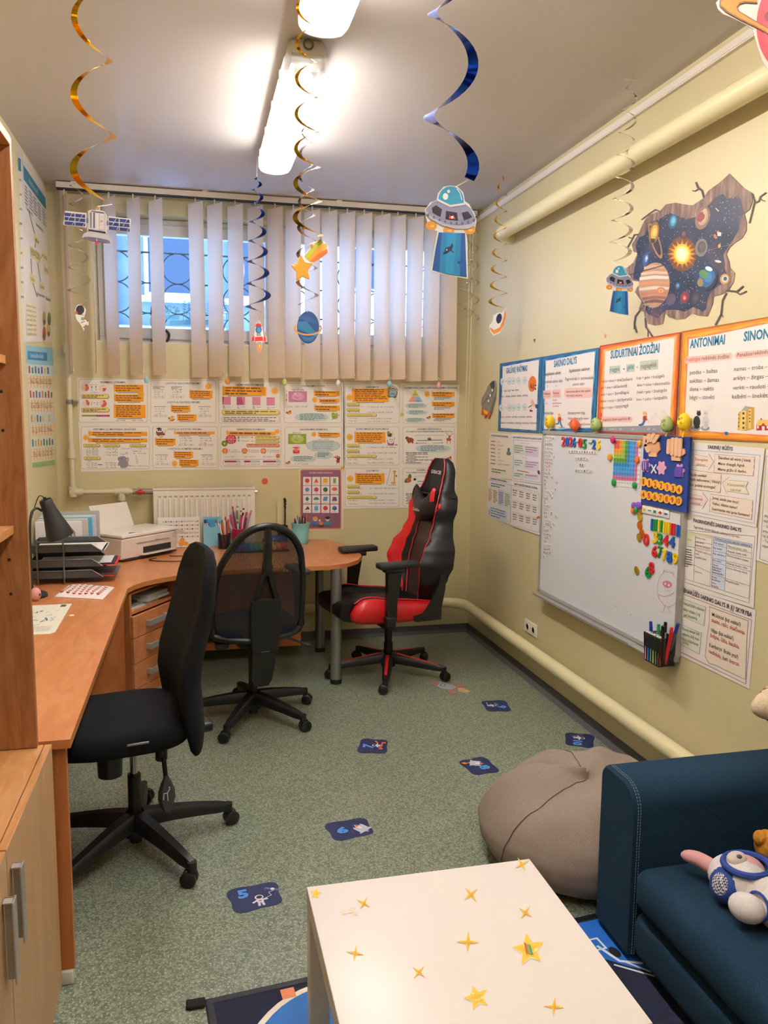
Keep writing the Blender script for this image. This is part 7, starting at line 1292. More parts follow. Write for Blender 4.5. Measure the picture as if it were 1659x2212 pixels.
# socket
t = thing('double_socket', 'white double wall socket low on the right wall', 'socket', at(1148, 1378, 0, XR)); p = [at(x, y, 0, XR-.006) for x, y in ((1134, 1335), (1161, 1347), (1160, 1378), (1134, 1362))]; ya, yb, z0, z1 = p[1].y, p[0].y, p[3].z, p[0].z
MB().rbox((XR-.010, ya, z0), (XR-.0005, yb, z1), mat('e9e4d8', .35), .004).build('plate', t)
for k in (.27, .73):
    o = V((XR-.010, ya+(yb-ya)*k, z0+(z1-z0)*.48)); b = MB(); b.lathe([(.021, 0), (.0215, .002), (.019, .0025), (.0185, -.004), (.001, -.004)], o, mat('dcd6ca', .4), 20, axis=NX)
    for s_ in (-.007, .007): b.cyl(o+V((.003, s_, 0)), o+V((.0035, s_, 0))-V((.0005, 0, 0)), .0028, mat('2a2622'), n=10)
    b.build('outlet', t)
# ---------------------------------------------------------------- wall decals
bark = textured('printed_bark', [(.25, '4c3a34'), (.5, '7a5f54'), (.72, 'a68b78')], 26, 4, stretch=(1, 1.6, .35), rough=.5)
space = bpy.data.materials.new('printed_starry_space'); space.use_nodes = True; ns, ls, b0 = nodes(space)
n1 = noise(space, 7, 5); c1 = ramp(space, n1.outputs[0], [(.3, '10182c'), (.48, '222c44'), (.62, '3c3444'), (.75, '5a3f48')])
n2 = N(space, 'ShaderNodeTexVoronoi'); n2.inputs['Scale'].default_value = 75; tc = N(space, 'ShaderNodeTexCoord'); ls.new(tc.outputs['Object'], n2.inputs['Vector']); th = N(space, 'ShaderNodeMath', operation='LESS_THAN', i1=.13); ls.new(n2.outputs['Distance'], th.inputs[0])
mx = N(space, 'ShaderNodeMix', data_type='RGBA'); ls.new(th.outputs[0], mx.inputs['Factor']); ls.new(c1, mx.inputs['A']); mx.inputs['B'].default_value = (.75, .75, .8, 1); ls.new(mx.outputs['Result'], b0.inputs['Base Color']); b0.inputs['Roughness'].default_value = .45
A = AR(.0025).zoom(*ZG)
outl = [(1300, 110), (1380, 190), (1440, 250), (1510, 290), (1520, 370), (1490, 450), (1440, 490), (1462, 570), (1460, 650), (1420, 720), (1350, 765), (1300, 810), (1270, 870), (1300, 950), (1305, 1000), (1350, 1050), (1340, 1130), (1300, 1200), (1230, 1250), (1150, 1270), (1140, 1350), (1090, 1460), (1000, 1450), (940, 1430), (880, 1480), (800, 1490), (730, 1470), (690, 1430), (670, 1530), (600, 1545), (530, 1530), (500, 1480), (490, 1420), (440, 1390), (470, 1310), (440, 1280), (405, 1230), (420, 1190), (455, 1150), (440, 1130), (380, 1120), (330, 1060), (315, 1010), (390, 950), (430, 860), (390, 850), (375, 780), (410, 720), (440, 680), (490, 560), (540, 500), (640, 465), (700, 400), (790, 385), (870, 400), (950, 410), (1050, 345), (1100, 270), (1200, 200)]
A.sheet(outl, bark, .0012)
ins = [(1240, 300), (1275, 345), (1330, 340), (1390, 315), (1415, 400), (1440, 480), (1400, 540), (1390, 640), (1345, 720), (1285, 800), (1240, 880), (1260, 960), (1255, 1000), (1290, 1090), (1210, 1165), (1130, 1215), (1095, 1290), (1080, 1390), (1050, 1418), (960, 1370), (880, 1415), (780, 1395), (700, 1400), (620, 1478), (530, 1440), (500, 1390), (455, 1290), (448, 1200), (470, 1130), (390, 1100), (400, 1010), (430, 880), (415, 800), (440, 715), (500, 690), (540, 575), (640, 540), (730, 478), (810, 510), (900, 540), (980, 520), (1050, 440), (1110, 400), (1160, 340)]
A.poly(ins, space, 1)
def ball(x, y, rx, ry, cols, rot=.35, L=2):
    for k, c in enumerate(cols): f = 1-k/len(cols)*.95; A.el(x+rx*.18*(1-f), y-ry*.12*(1-f), rx*f, ry*f, c, L+k, rot, n=26)
for k, (r, c) in enumerate(((135, '6a3f1c'), (115, 'a8641c'), (95, 'd8921f'), (78, 'f2bf3c'), (62, 'ffe27a'), (48, 'fff4c4'))): A.el(855, 870, r, r*1.22, c, 2+k) if k < 1 or k > 2 else A.star(855, 870, r*1.25, r*.78, 16, c, 2+k)
A.el(590, 1165, 146, 215, 'b08a6c', 3, .12, n=40)
for k, (dy, h, c) in enumerate(((-160, 26, 'c8a084'), (-105, 22, 'd8b49c'), (-60, 26, 'e0cfc0'), (-10, 24, 'c88a5c'), (40, 24, 'd8c4b4'), (85, 24, 'b8765a'), (130, 24, '8e5c48'), (165, 26, '6a463c'))):
    hw = 146*math.sqrt(max(0, 1-(dy/215)**2)); A.poly([(590-hw*.98, 1165+dy-h*.5), (590, 1165+dy-h*.5-20), (590+hw*.98, 1165+dy-h*.5-10), (590+hw*.97, 1165+dy+h*.5-10), (590, 1165+dy+h*.5-14), (590-hw*.97, 1165+dy+h*.5)], c, 4)
A.el(655, 1215, 42, 32, 'c87a50', 5); A.el(656, 1218, 24, 17, 'e0a878', 6); A.el(658, 1220, 10, 8, 'c06a3c', 7)
ball(1085, 1100, 112, 135, ('1c3350', '2c5a8c', '3f78a8'), .2); A.el(1060, 1060, 45, 38, '4f7a4c', 6, .6); A.el(1030, 1140, 30, 40, '8a7a54', 6); A.el(1110, 1010, 36, 20, 'dfe8ee', 6, .4); A.poly([(1090, 1225), (1150, 1190), (1195, 1110), (1190, 1050), (1140, 1150), (1060, 1220)], '241f28', 6)
ball(1048, 530, 66, 112, ('8a6a5c', 'b89a84', 'd2bca8'), .3); A.el(1035, 520, 34, 52, '8e4a4a', 6, .5); A.el(1075, 470, 20, 30, 'c8a888', 6)
A.el(600, 745, 42, 178, 'a0764c', 3, -.32); A.el(600, 742, 30, 150, '2a2430', 4, -.32); ball(590, 670, 48, 108, ('8a6a30', 'd0a04c', 'ecc878'), .18, 4); A.rect(560, 725, 595, 765, '3a3428', 8)
ball(768, 562, 40, 72, ('2f5a78', '4f92b4', '7ab8d0'), .2); ball(868, 682, 30, 42, ('3a2426', '6a4440', '7a5450'), .2); ball(1036, 810, 58, 86, ('7a7470', '4f4c4c', '5a5652'), .15); A.el(510, 920, 28, 66, '2f4a84', 2, .2); A.el(516, 914, 14, 34, '7a9cc8', 3, .2); A.el(520, 910, 6, 12, 'e8eef4', 4)
ball(1258, 1108, 46, 52, ('b88a5c', 'd0c0a0', '3f5a78'), .2); ball(980, 1295, 44, 74, ('2f2f34', '3f4044', '4a4a4c'), .25); ball(812, 1170, 24, 30, ('2f4f7a', '5a88a8'), .2); A.el(880, 1280, 44, 60, '6a2f3c', 2, .3); A.el(878, 1284, 22, 28, 'c0323c', 3); A.el(878, 1286, 9, 12, 'f2b0a8', 4); A.el(745, 1300, 46, 60, '5a4a5c', 2, .4); A.el(1195, 940, 32, 12, 'e0d4c4', 3, .2); A.el(1208, 795, 13, 22, 'd0a04c', 3, .2)
A.poly([(1180, 660), (1200, 645), (1215, 690), (1195, 700)], 'c86a3c', 3); A.poly([(1150, 690), (1170, 680), (1190, 720), (1170, 728)], 'c8744a', 3); A.rect(1190, 665, 1225, 700, 'd8d4d0', 4); A.line([(485, 1350), (548, 1335)], 10, 'a8907c', 6); A.line([(490, 1365), (545, 1360)], 6, '5a4a40', 6); A.line([(510, 1340), (505, 1390)], 6, 'c0ac98', 6); A.line([(1175, 440), (1200, 465)], 9, 'd8d0c0', 3)
for x, y in ((360, 1060),): A.line([(330, 1072), (780, 950)], 5, '2a2226', 8); A.line([(920, 890), (1320, 780)], 4, '8a7a78', 8)
cr_m = '4a3a3a'
for pts, w_ in (([(1058, 335), (1040, 270), (1000, 240), (985, 195)], 18), ([(1010, 252), (975, 275), (950, 270)], 10), ([(1515, 300), (1540, 370), (1520, 450), (1490, 575)], 14), ([(1540, 390), (1580, 370), (1590, 330), (1645, 290)], 12), ([(1585, 340), (1615, 365), (1640, 370)], 9), ([(640, 465), (600, 450), (540, 490), (470, 545)], 10), ([(440, 685), (400, 690), (375, 740), (335, 808)], 12), ([(385, 725), (348, 712)], 9), ([(1270, 1215), (1370, 1225), (1430, 1175)], 16), ([(1360, 1225), (1400, 1252), (1462, 1222)], 12), ([(1270, 1240), (1235, 1310), (1222, 1440), (1168, 1540)], 16), ([(1220, 1430), (1242, 1465)], 9), ([(470, 1380), (410, 1460), (400, 1540), (422, 1610)], 14), ([(400, 1500), (398, 1580)], 9), ([(505, 1480), (510, 1560), (545, 1610), (570, 1648)], 16), ([(530, 1600), (528, 1650)], 9)): A.line(pts, w_, cr_m, 1)
tag(A.mb.build('wall_decal'), 'large decal of a cracked hole opening onto the planets and sun', 'wall decal')
for Z, pts, c, lb in (((1000, 600, .39723), [(868, 160), (882, 180), (878, 196), (864, 196), (860, 180)], '4c4242', 'dark stone chip decal under the small flying saucer'), ((1000, 600, .39723), [(384, 334), (396, 332), (390, 354)], '5a5458', 'tiny dark stone chip decal above the blue posters'), ((1000, 600, .39723), [(775+(10 if k % 2 == 0 else 4)*math.cos(k*pi/5-1.5), 316+(13 if k % 2 == 0 else 6)*math.sin(k*pi/5-1.5)) for k in range(10)], 'd88a3c', 'tiny orange star sticker above the orange bordered posters')):
    A = AR(.0015).zoom(*Z); A.sheet(pts, c, .001); tag(A.mb.build('small_decal'), lb, 'sticker', 'small wall stickers')
# wooden rocket plaque
t = thing('rocket_plaque', 'grey wooden toy rocket hung on the wall near the corner', 'plaque', at(1058, 905, 0, XR)); A = AR(.016).zoom(*ZA); A.sheet([(182, 560), (186, 600), (180, 660), (160, 735), (125, 715), (110, 690), (112, 660), (132, 625), (150, 585), (170, 562)], '8d8878', .014); A.poly([(172, 562), (183, 560), (185, 600), (168, 605), (158, 580)], '3f3f40', 1); A.line([(165, 605), (178, 660), (160, 730)], 3, '6a6658', 1); A.mb.build('body', t, bev=.002)
A = AR(.018).zoom(*ZA)
for x, y in ((173, 612), (162, 640), (153, 670)): A.el(x, y, 7, 12, '2a2a2a', 0); A.el(x, y, 4.6, 9, 'e9e6e0', 1)
A.line([(118, 690), (140, 660), (150, 640)], 2.4, '5a5648', 0); A.mb.build('window_row', t); A = AR(.012).zoom(*ZA); A.sheet([(112, 690), (160, 730), (148, 768), (138, 745), (126, 765), (120, 738), (108, 745)], 'd2592c', .008); A.poly([(120, 704), (148, 728), (140, 745), (130, 740), (122, 735)], 'f0b43c', 1); A.mb.build('flame', t)
# floor stickers
SK = '151e4c'
def plate(cx, cy, ux, uy, label, draw):
    """number sticker: centre on the floor, its own right and up directions"""
    O = V((cx, cy, 0)); A = Art(O, (0, 0, 1), ux, uy, .0012).uv(); p = []
    for k in range(40):
        a = 2*pi*k/40; c, s_ = math.cos(a), math.sin(a); r = 1+.10*math.cos(4*a-pi)*1; e = 4; q = (abs(c)**e+abs(s_)**e)**(-1/e); p.append((.093*c*q*(1-.10*math.cos(2*a)**2*1+.03*math.sin(3*a)), .077*s_*q*(1-.10*math.cos(2*a)**2+.03*math.cos(3*a))))
    A.sheet(p, SK, .001); rn = random.Random(int(cx*1000))
    for k in range(9): A.el(rn.uniform(-.075, .075), rn.uniform(-.06, .06), .0012, .0012, 'e8dfc0', 0, n=6)
    draw(A); return tag(A.mb.build('floor_sticker'), label, 'sticker', 'number stickers on the floor')
def astro(A, x, y, s_, L=1):
    A.el(x, y+s_*.55, s_*.42, s_*.38, 'e9e7ea', L+1); A.el(x+s_*.02, y+s_*.55, s_*.3, s_*.26, '1a1e30', L+2); A.rr(x-s_*.32, y-s_*.32, x+s_*.32, y+s_*.28, s_*.15, 'e2e0e6', L); A.line([(x-s_*.3, y+s_*.1), (x-s_*.7, y-s_*.15)], s_*.22, 'e2e0e6', L); A.line([(x+s_*.3, y+s_*.1), (x+s_*.7, y+s_*.1)], s_*.22, 'e2e0e6', L); A.line([(x-s_*.16, y-s_*.3), (x-s_*.22, y-s_*.75)], s_*.25, 'd8d6de', L); A.line([(x+s_*.16, y-s_*.3), (x+s_*.22, y-s_*.75)], s_*.25, 'd8d6de', L); A.rect(x-s_*.12, y-s_*.1, x+s_*.12, y+s_*.06, 'b0505a', L+1)
NB = '4a90d8'
def d5(A): A.text('5', -.055, .008, -.018, .045, NB, 2, bold=.05); astro(A, .012, -.028, .036); A.line([(.03, -.02), (.055, -.01), (.05, .01), (.07, .015)], .002, 'dfe2ea', 1); A.poly([(.04, .035), (.062, .022), (.068, .03), (.045, .043)], '5a6a9c', 1); A.poly([(.07, .018), (.09, .004), (.094, .012), (.076, .026)], '5a6a9c', 1); A.el(.067, .024, .007, .007, 'e2dfe4', 2)
def shuttle(A, x, y, s_, rot=0.):
    c, q = math.cos(rot), math.sin(rot); R = lambda pts: [(x+(a*c-b_*q)*s_, y+(a*q+b_*c)*s_) for a, b_ in pts]
    A.poly(R([(-.18, -.5), (-.18, .3), (0, .62), (.18, .3), (.18, -.5)]), 'e9e6e8', 2); A.poly(R([(-.12, .28), (0, .62), (.12, .28)]), 'e0532c', 3); A.poly(R([(-.42, -.5), (-.42, .25), (-.32, .42), (-.22, .25), (-.22, -.5)]), 'd6d4da', 1); A.poly(R([(.22, -.5), (.22, .25), (.32, .42), (.42, .25), (.42, -.5)]), 'd6d4da', 1); A.poly(R([(-.6, -.5), (-.2, -.05), (.2, -.05), (.6, -.5)]), 'c6c8d2', 3); A.poly(R([(-.16, -.5), (0, -.72), (.16, -.5)]), 'a8aab4', 2)
def d6(A): A.text('6', -.055, -.022, -.008, .042, NB, 2, bold=.05); shuttle(A, .045, -.01, .062, .5)
def d7(A): A.text('7', -.03, .0, .012, .05, NB, 2, bold=.05, shear=.2); astro(A, .008, -.022, .030); A.poly([(-.04, -.04), (.05, -.05), (.055, -.042), (-.04, -.03)], 'd8502c', 1); A.line([(.04, -.02), (.062, -.006)], .008, 'e0702c', 1); A.el(-.03, -.046, .006, .006, 'e8a03c', 2); A.el(.045, -.055, .006, .006, 'e8a03c', 2)
def d8(A): A.text('8', .0, -.005, .045, .045, NB, 2, bold=.05); shuttle(A, -.03, -.0, .06, -.5); A.poly([(-.06, -.05), (-.045, -.036), (-.04, -.055), (-.058, -.068)], 'ee8a2c', 1)
def d9(A): A.text('9', .0, .006, .04, .045, NB, 2, bold=.05); astro(A, -.005, -.025, .03); A.poly([(-.05, .0), (-.02, .02), (-.01, .008), (-.03, -.005)], '3f9a4c', 1); A.line([(-.055, -.045), (.0, -.05)], .004, 'cfd2da', 1)
def d10(A): A.text('10', .012, -.03, .075, .042, NB, 2, bold=.05); astro(A, -.025, -.005, .034); A.line([(-.07, .01), (-.05, -.03), (-.03, -.04)], .004, 'b05a6a', 1); A.el(-.07, .01, .006, .006, 'd0402c', 2)
for px, py, rot, lb, fn in ((551, 1938, 8, 'floor sticker with number 5 and a floating astronaut', d5), (755, 1791, 8, 'floor sticker with number 6 and a space shuttle', d6), (806, 1612, 98-26, 'floor sticker with number 7 and an astronaut on skateboard', d7), (1035, 1655, -104+22, 'floor sticker with number 8 and a shuttle', d8), (1072, 1525, -98, 'floor sticker with number 9 and a green creature', d9), (1270, 1597, -118, 'floor sticker with number 10 touching the skirting', d10)):
    p = at(px, py, 2, 0); a = math.radians(rot); plate(min(p.x, 1.915), p.y, V((math.cos(a), math.sin(a), 0)), V((-math.sin(a), math.cos(a), 0)), lb, fn)
A = AF(.0012).zoom(640, 960, 400/1580); f1 = 'b8706a'; A.sheet([(1140, 2032), (1200, 2022), (1340, 2052), (1370, 2078), (1320, 2094), (1235, 2080), (1170, 2052)], 'a3aaaa', .001); A.poly([(1142, 2032), (1200, 2023), (1222, 2040), (1200, 2062), (1168, 2050)], f1, 0); A.el(1250, 2056, 25, 12, '5a6a78', 0); A.el(1250, 2056, 15, 8, 'b6bfc0', 1); A.sheet([(1335, 2052), (1420, 2050), (1450, 2064), (1370, 2076)], f1, .001); A.sheet([(1285, 2090), (1330, 2094), (1370, 2122), (1340, 2128), (1300, 2108)], f1, .001); A.sheet([(1372, 2080), (1420, 2076), (1492, 2110), (1450, 2122), (1385, 2108)], 'c8a070', .001); A.line([(1390, 2090), (1470, 2108)], 6, 'd8bc90', 1)
tag(A.mb.build('floor_sticker'), 'faded rocket sticker on the floor behind the red chair casters', 'sticker')
# ---------------------------------------------------------------- hanging foil swirls with card cut-outs
foil = {k: mat(c, .16, 1.0, name=k+'_foil') for k, c in (('gold', 'e6b022'), ('blue', '1d46ac'), ('silver', 'd9d5cf'))}
thread = mat('e6dfd2', .6, name='thread')
def swirl(t, top, bot, turns, r0_, r1, wid, f, ph=0., sgn=1, grow=1.35):
    b = MB(); n = int(turns*26); rows = []
    for i in range(n+1):
        s_ = i/n; q = s_**(1/grow) if 0 else s_; a = ph+sgn*2*pi*turns*(1-(1-q)**1.0); r = r0_+(r1-r0_)*s_; zf = s_**grow
        c = top.lerp(bot, zf); d = V((math.cos(a), math.sin(a), 0)); r = r*min(1, s_*8+.15); ww = wid*(.45+.55*s_)
        wv = (d*.985+V((0, 0, -.17))).normalized(); ww *= 1.35; rows.append([c+d*r-wv*ww/2, c+d*r+wv*ww/2])
    b.loft([[p, q, q+V((0, 0, .0004)), p+V((0, 0, .0004))] for p, q in rows], f); b.build('swirl_ribbon', t, sharp=60); return (rows[-1][0]+rows[-1][1])/2
class Cut:
    """flat card cut-out on an upright plane at depth y, read off the photo, turned towards the room"""
    def __init__(s, x, y, depth, tilt=0.):
        o = at(x, y, 1, depth); v = V((o.x, o.y, 0)).normalized(); v = Matrix.Rotation(tilt, 3, 'Z') @ v; n = -v; ux = V((v.y, -v.x, 0)); s.O, s.n, s.ux = o, n, ux
    def art(s, off, Z=(0, 0, 1)): return Art(s.O, s.n, s.ux, (0, 0, 1), off).zoom(*Z)
def strings(t, a, b_): 
    MB().tube([a, a.lerp(b_, .5)+V((.002, 0, 0)), b_], .0009, thread, 5).build('thread', t)
def ceil_tab(t, p, l=.05):
    b = MB(); b.box(p+V((-l/2, -.008, -.002)), p+V((l/2, .008, -.0006)), mat('cfc4b8', .3)); b.build('tape', t)
GR = 'hanging space decorations'
def deco(name, label, c, top): return thing(name, label, 'decoration', c.O, 0, GR)
# satellite
ZS = (120, 380, 280/1630); c = Cut(205, 490, 2.02); top = V((at(205, 30, 1, 2.02).x, 2.02, H)); t = deco('hanging_satellite', 'card satellite with blue solar panels hanging from a gold swirl', c, top)
e = swirl(t, top, at(205, 432, 1, 2.02), 6.0, .020, .047, .0125, foil['gold'], pi-2.4, -1, 1.0)
A = c.art(0, ZS); W_ = 'ece8e4'; A.sheet([(118, 440), (390, 465), (388, 650), (95, 615)], W_, .0018); A.sheet([(665, 505), (948, 540), (940, 708), (650, 670)], W_, .0018); A.sheet([(410, 440), (440, 425), (505, 430), (510, 395), (535, 374), (560, 395), (556, 430), (610, 445), (650, 500), (645, 720), (600, 720), (700, 810), (695, 850), (545, 840), (520, 872), (492, 845), (330, 770), (370, 720), (420, 700), (395, 690)], W_, .0018)
for x0, y0, sl in ((115, 462, .10), (672, 526, .10)):
    for r_ in range(3):
        for k in range(2): x = x0+134*k; y = y0+54*r_+sl*134*k; A.poly([(x, y), (x+124, y+12), (x+124, y+52), (x, y+40)], '1d2f78', 1); A.line([(x+(70, 40, 95)[r_], y+48), (x+(95, 60, 115)[r_], y+8)], 6, W_, 2)
A.rect(386, 530, 412, 592, '7a7886', 1); A.rect(642, 565, 668, 622, '7a7886', 1); A.poly([(430, 450), (620, 470), (640, 500), (630, 700), (415, 680), (412, 480)], 'd9d5d8', 1); A.poly([(440, 462), (610, 480), (600, 690), (425, 672)], 'eceaea', 2); A.rect(438, 462, 452, 655, '6a6480', 3); A.rect(474, 464, 496, 658, '6a6480', 3); A.rr(548, 474, 608, 680, 10, 'c9c5cb', 3); A.rr(552, 478, 604, 676, 9, 'ece8ea', 4); A.star(578, 572, 17, 10, 5, 'd9823c', 5); A.star(578, 522, 8, 4, 5, 'd9a27c', 5); A.star(576, 618, 8, 4, 5, 'd9a27c', 5); A.poly([(440, 438), (610, 462), (616, 474), (450, 448)], '2a2438', 3); A.poly([(412, 672), (630, 706), (632, 728), (420, 690)], '2a2438', 3); A.star(533, 404, 24, 14, 5, 'd9924c', 2)
A.el(516, 785, 178, 80, 'd8d5da', 2, .18, 180, 360, 24); A.el(520, 805, 172, 26, '6f6a82', 3, .16); A.line([(518, 790), (518, 830)], 9, 'd8d0d0', 4); A.el(517, 842, 21, 21, 'd2202c', 5); A.mb.build('card_cutout', t); strings(t, e, at(211, 446, 1, 2.02))
# flying saucers, large and small
def saucer(x0, y0, x1, y1, depth, label, tilt, fcol, turns, r0_, r1, wid, ph, topz, sx):
    k = (x1-x0)/380; Z = (x0, y0, k); c = Cut((x0+x1)/2, (y0+y1)/2, depth, tilt); p = c.O; top = V((p.x+sx, p.y, H)); t = deco('hanging_saucer', label, c, top)
    P = lambda a, b_: at_plane(x0+a*k, y0+b_*k, c.O, c.n); A = c.art(0, Z)
    A.sheet([(190, 2), (240, 8), (285, 50), (300, 120), (330, 140), (370, 210), (385, 260), (375, 320), (350, 350), (310, 350), (318, 420), (322, 692), (180, 670), (45, 635), (70, 480), (95, 340), (30, 320), (22, 280), (8, 230), (0, 185), (40, 130), (90, 110), (100, 60), (140, 12)], 'e8e4df', .002)
    A.poly([(105, 350), (300, 355), (312, 680), (180, 660), (58, 628), (80, 480)], '1d4f96', 1); A.poly([(130, 350), (270, 355), (262, 672), (180, 660), (110, 642), (118, 480)], '1f7fb4', 2); A.poly([(165, 350), (235, 355), (215, 664), (150, 652)], '2a92c4', 3)
    A.el(195, 105, 92, 96, '3a9cc0', 1, 0, 170, 370, 30); A.poly([(103, 95), (288, 95), (292, 150), (190, 172), (112, 140)], '3a9cc0', 2); A.el(155, 85, 20, 25, 'f0f4f4', 4); A.el(178, 48, 11, 13, 'f0f4f4', 4); A.line([(240, 30), (262, 60), (276, 110)], 8, 'd8ecf2', 4)
    for x, y in ((50, 300), (180, 335), (335, 330)): A.el(x, y, 42, 34, 'e0952e', 1); A.el(x+6, y+4, 16, 9, 'f2c27a', 2)
    A.poly([(60, 128), (100, 112), (190, 160), (300, 140), (345, 175), (378, 250), (372, 300), (320, 325), (230, 325), (130, 300), (40, 250), (5, 200), (15, 172)], '8f8fa8', 3); A.poly([(10, 185), (60, 240), (150, 285), (250, 300), (340, 290), (376, 262), (372, 304), (320, 325), (230, 325), (130, 300), (40, 250), (8, 210)], 'b7b4c6', 4); A.poly([(95, 118), (190, 165), (298, 148), (300, 132), (190, 148), (105, 106)], 'e2e0e4', 5)
    for q in ([(55, 170), (85, 150), (130, 180), (118, 235), (60, 205)], [(160, 192), (240, 205), (248, 262), (155, 252)], [(275, 205), (320, 195), (352, 235), (292, 262)]): A.poly(q, '221d2e', 5)
    for q in range(9): A.el(28+q*42, 222+62*math.sin(q/8*pi*.78), 8, 10, '6a5a8c', 6)
    A.poly([(180, 250), (186, 222), (196, 232), (206, 228), (216, 224), (226, 252)], 'd8543a', 6); A.el(204, 240, 9, 10, 'f0e4dc', 7)
    A.poly([(150, 475), (165, 460), (190, 455), (205, 430), (212, 450), (200, 480), (170, 500), (150, 510)], '1b2236', 5); A.line([(155, 490), (140, 510)], 7, '1b2236', 5); A.line([(190, 470), (215, 500)], 6, '1b2236', 5); A.el(165, 480, 6, 6, 'b8c4d0', 6); A.el(255, 570, 10, 8, '1d3a70', 5)
    A.mb.build('card_cutout', t); e = swirl(t, top, P(190, -70)+V((0, 0, topz)), turns, r0_, r1, wid, foil[fcol], ph, 1, 1.0); strings(t, e, P(190, 30)); return t, top
saucer(917, 400, 1028, 600, 1.72, 'large card flying saucer with blue beam on a dark blue swirl', .0, 'blue', 4.6, .03, .050, .019, pi-.35, 0, -.005)
t, top = saucer(1308, 573, 1368, 666, 3.36, 'small card flying saucer beside the planet decal on a silver swirl', .25, 'silver', 8.2, .030, .044, .014, .6, 0, .01); ceil_tab(t, top)
# shooting star
ZT = (400, 400, .39783); c = Cut(668, 565, 2.72); P = lambda a, b_: at_plane(400+a*.39783, 400+b_*.39783, c.O, c.n); top = V((P(655, 100).x, 2.72, H)); t = deco('hanging_star', 'card shooting star with rainbow tail on a gold swirl', c, top); e = swirl(t, top, P(668, 285), 8.2, .022, .044, .0125, foil['gold'], pi-2.6, -1, 1.0)
A = c.art(0, ZT); A.sheet([(640, 385), (700, 310), (735, 292), (755, 305), (775, 330), (778, 370), (700, 425), (692, 440), (650, 440)], 'e9e2da', .0018)
for k, (q, cl) in enumerate((([(648, 388), (705, 315), (735, 298), (750, 312), (700, 360), (664, 402)], 'b8c03a'), ([(664, 402), (700, 355), (748, 318), (765, 318), (772, 335), (700, 395), (675, 415)], 'e9a22c'), ([(675, 415), (720, 375), (770, 345), (775, 365), (700, 418)], 'df6a24'))): A.poly(q, cl, 1+k)
A.star(687, 330, 11, 6, 5, 'e0803c', 5); A.mb.build('card_cutout', t); A = c.art(.004, ZT); S5 = lambda R_, r_: [(634+(R_ if k % 2 == 0 else r_)*math.cos(math.radians(-95+36*k)), 456+(R_ if k % 2 == 0 else r_)*1.25*math.sin(math.radians(-95+36*k))) for k in range(10)]
A.sheet(S5(66, 36), 'efe4d6', .002); A.poly(S5(60, 32), 'a85c18', 1); A.poly(S5(56, 30), 'efa022', 2); A.line([(620, 395), (608, 430)], 7, 'f6c860', 3); A.line([(585, 438), (600, 440)], 6, 'f6d88c', 3); A.mb.build('card_star', t); strings(t, e, P(665, 320))
# blue planet
c = Cut(666, 707, 3.85); P = lambda a, b_: at_plane(400+a*.39783, 400+b_*.39783, c.O, c.n); top = at(661, 262, 1, 3.85); t = deco('hanging_planet', 'card blue planet with orange ring on a silver swirl', c, top); e = swirl(t, top, P(662, 655), 7.5, .020, .048, .014, foil['silver'], .5, -1, 1.15)
A = c.art(0, ZT); A.sheet([(667+60*math.cos(2*pi*k/30), 772+88*math.sin(2*pi*k/30)) for k in range(30)], '1f4a86', .0018); A.poly([(612, 740), (660, 740), (700, 790), (722, 800), (716, 825), (660, 800), (610, 780)], '2a78a8', 1); A.poly([(615, 720), (650, 735), (690, 750), (722, 752), (715, 735), (670, 715), (630, 705)], '2f5a9c', 1); A.poly([(625, 815), (670, 830), (705, 820), (690, 845), (650, 850)], '2f6a9c', 1)
for k in range(24): 
    a0, a1 = math.radians(-25+230*k/24), math.radians(-25+230*(k+1)/24); A.line([(667+72*math.cos(a0), 778+34*math.sin(a0)), (667+72*math.cos(a1), 778+34*math.sin(a1))], 9, 'dd9a3c', 3)
A.mb.build('card_cutout', t); strings(t, e, P(665, 690))
# rocket
c = Cut(560, 728, 4.75); P = lambda a, b_: at_plane(400+a*.39783, 400+b_*.39783, c.O, c.n); top = at(555, 382, 1, 4.75); t = deco('hanging_rocket', 'card red and white rocket on a dark blue swirl', c, top); e = swirl(t, top, P(398, 695), 7.6, .015, .062, .024, foil['blue'], pi-2.0, 1, 1.35)
A = c.art(0, ZT); A.sheet([(398, 728), (412, 750), (424, 800), (424, 815), (440, 830), (440, 852), (425, 848), (415, 858), (416, 880), (403, 914), (390, 880), (392, 858), (378, 848), (362, 850), (360, 830), (374, 810), (384, 750)], 'eae6e2', .002); A.poly([(398, 732), (410, 756), (386, 756)], 'cfcfd4', 1); A.poly([(386, 752), (411, 752), (416, 770), (381, 770)], 'd0262c', 1); A.el(399, 785, 17, 20, '1d4f86', 1); A.el(399, 785, 12, 15, '3a8cc4', 2); A.poly([(378, 825), (421, 822), (424, 846), (378, 848)], 'd0262c', 1); A.poly([(362, 848), (362, 830), (374, 812), (376, 845)], 'd0262c', 1); A.poly([(438, 850), (438, 830), (426, 815), (426, 846)], 'd0262c', 1); A.rect(388, 804, 412, 820, '9aa0a8', 1); A.rect(392, 852, 414, 860, '8a8a90', 1); A.poly([(392, 862), (414, 862), (412, 885), (403, 912), (394, 885)], 'e2642c', 1); A.poly([(397, 866), (410, 866), (404, 895)], 'f6c03c', 2); A.mb.build('card_cutout', t); strings(t, e, P(398, 735)); strings(t, top, V((top.x, top.y, H-.0005)))
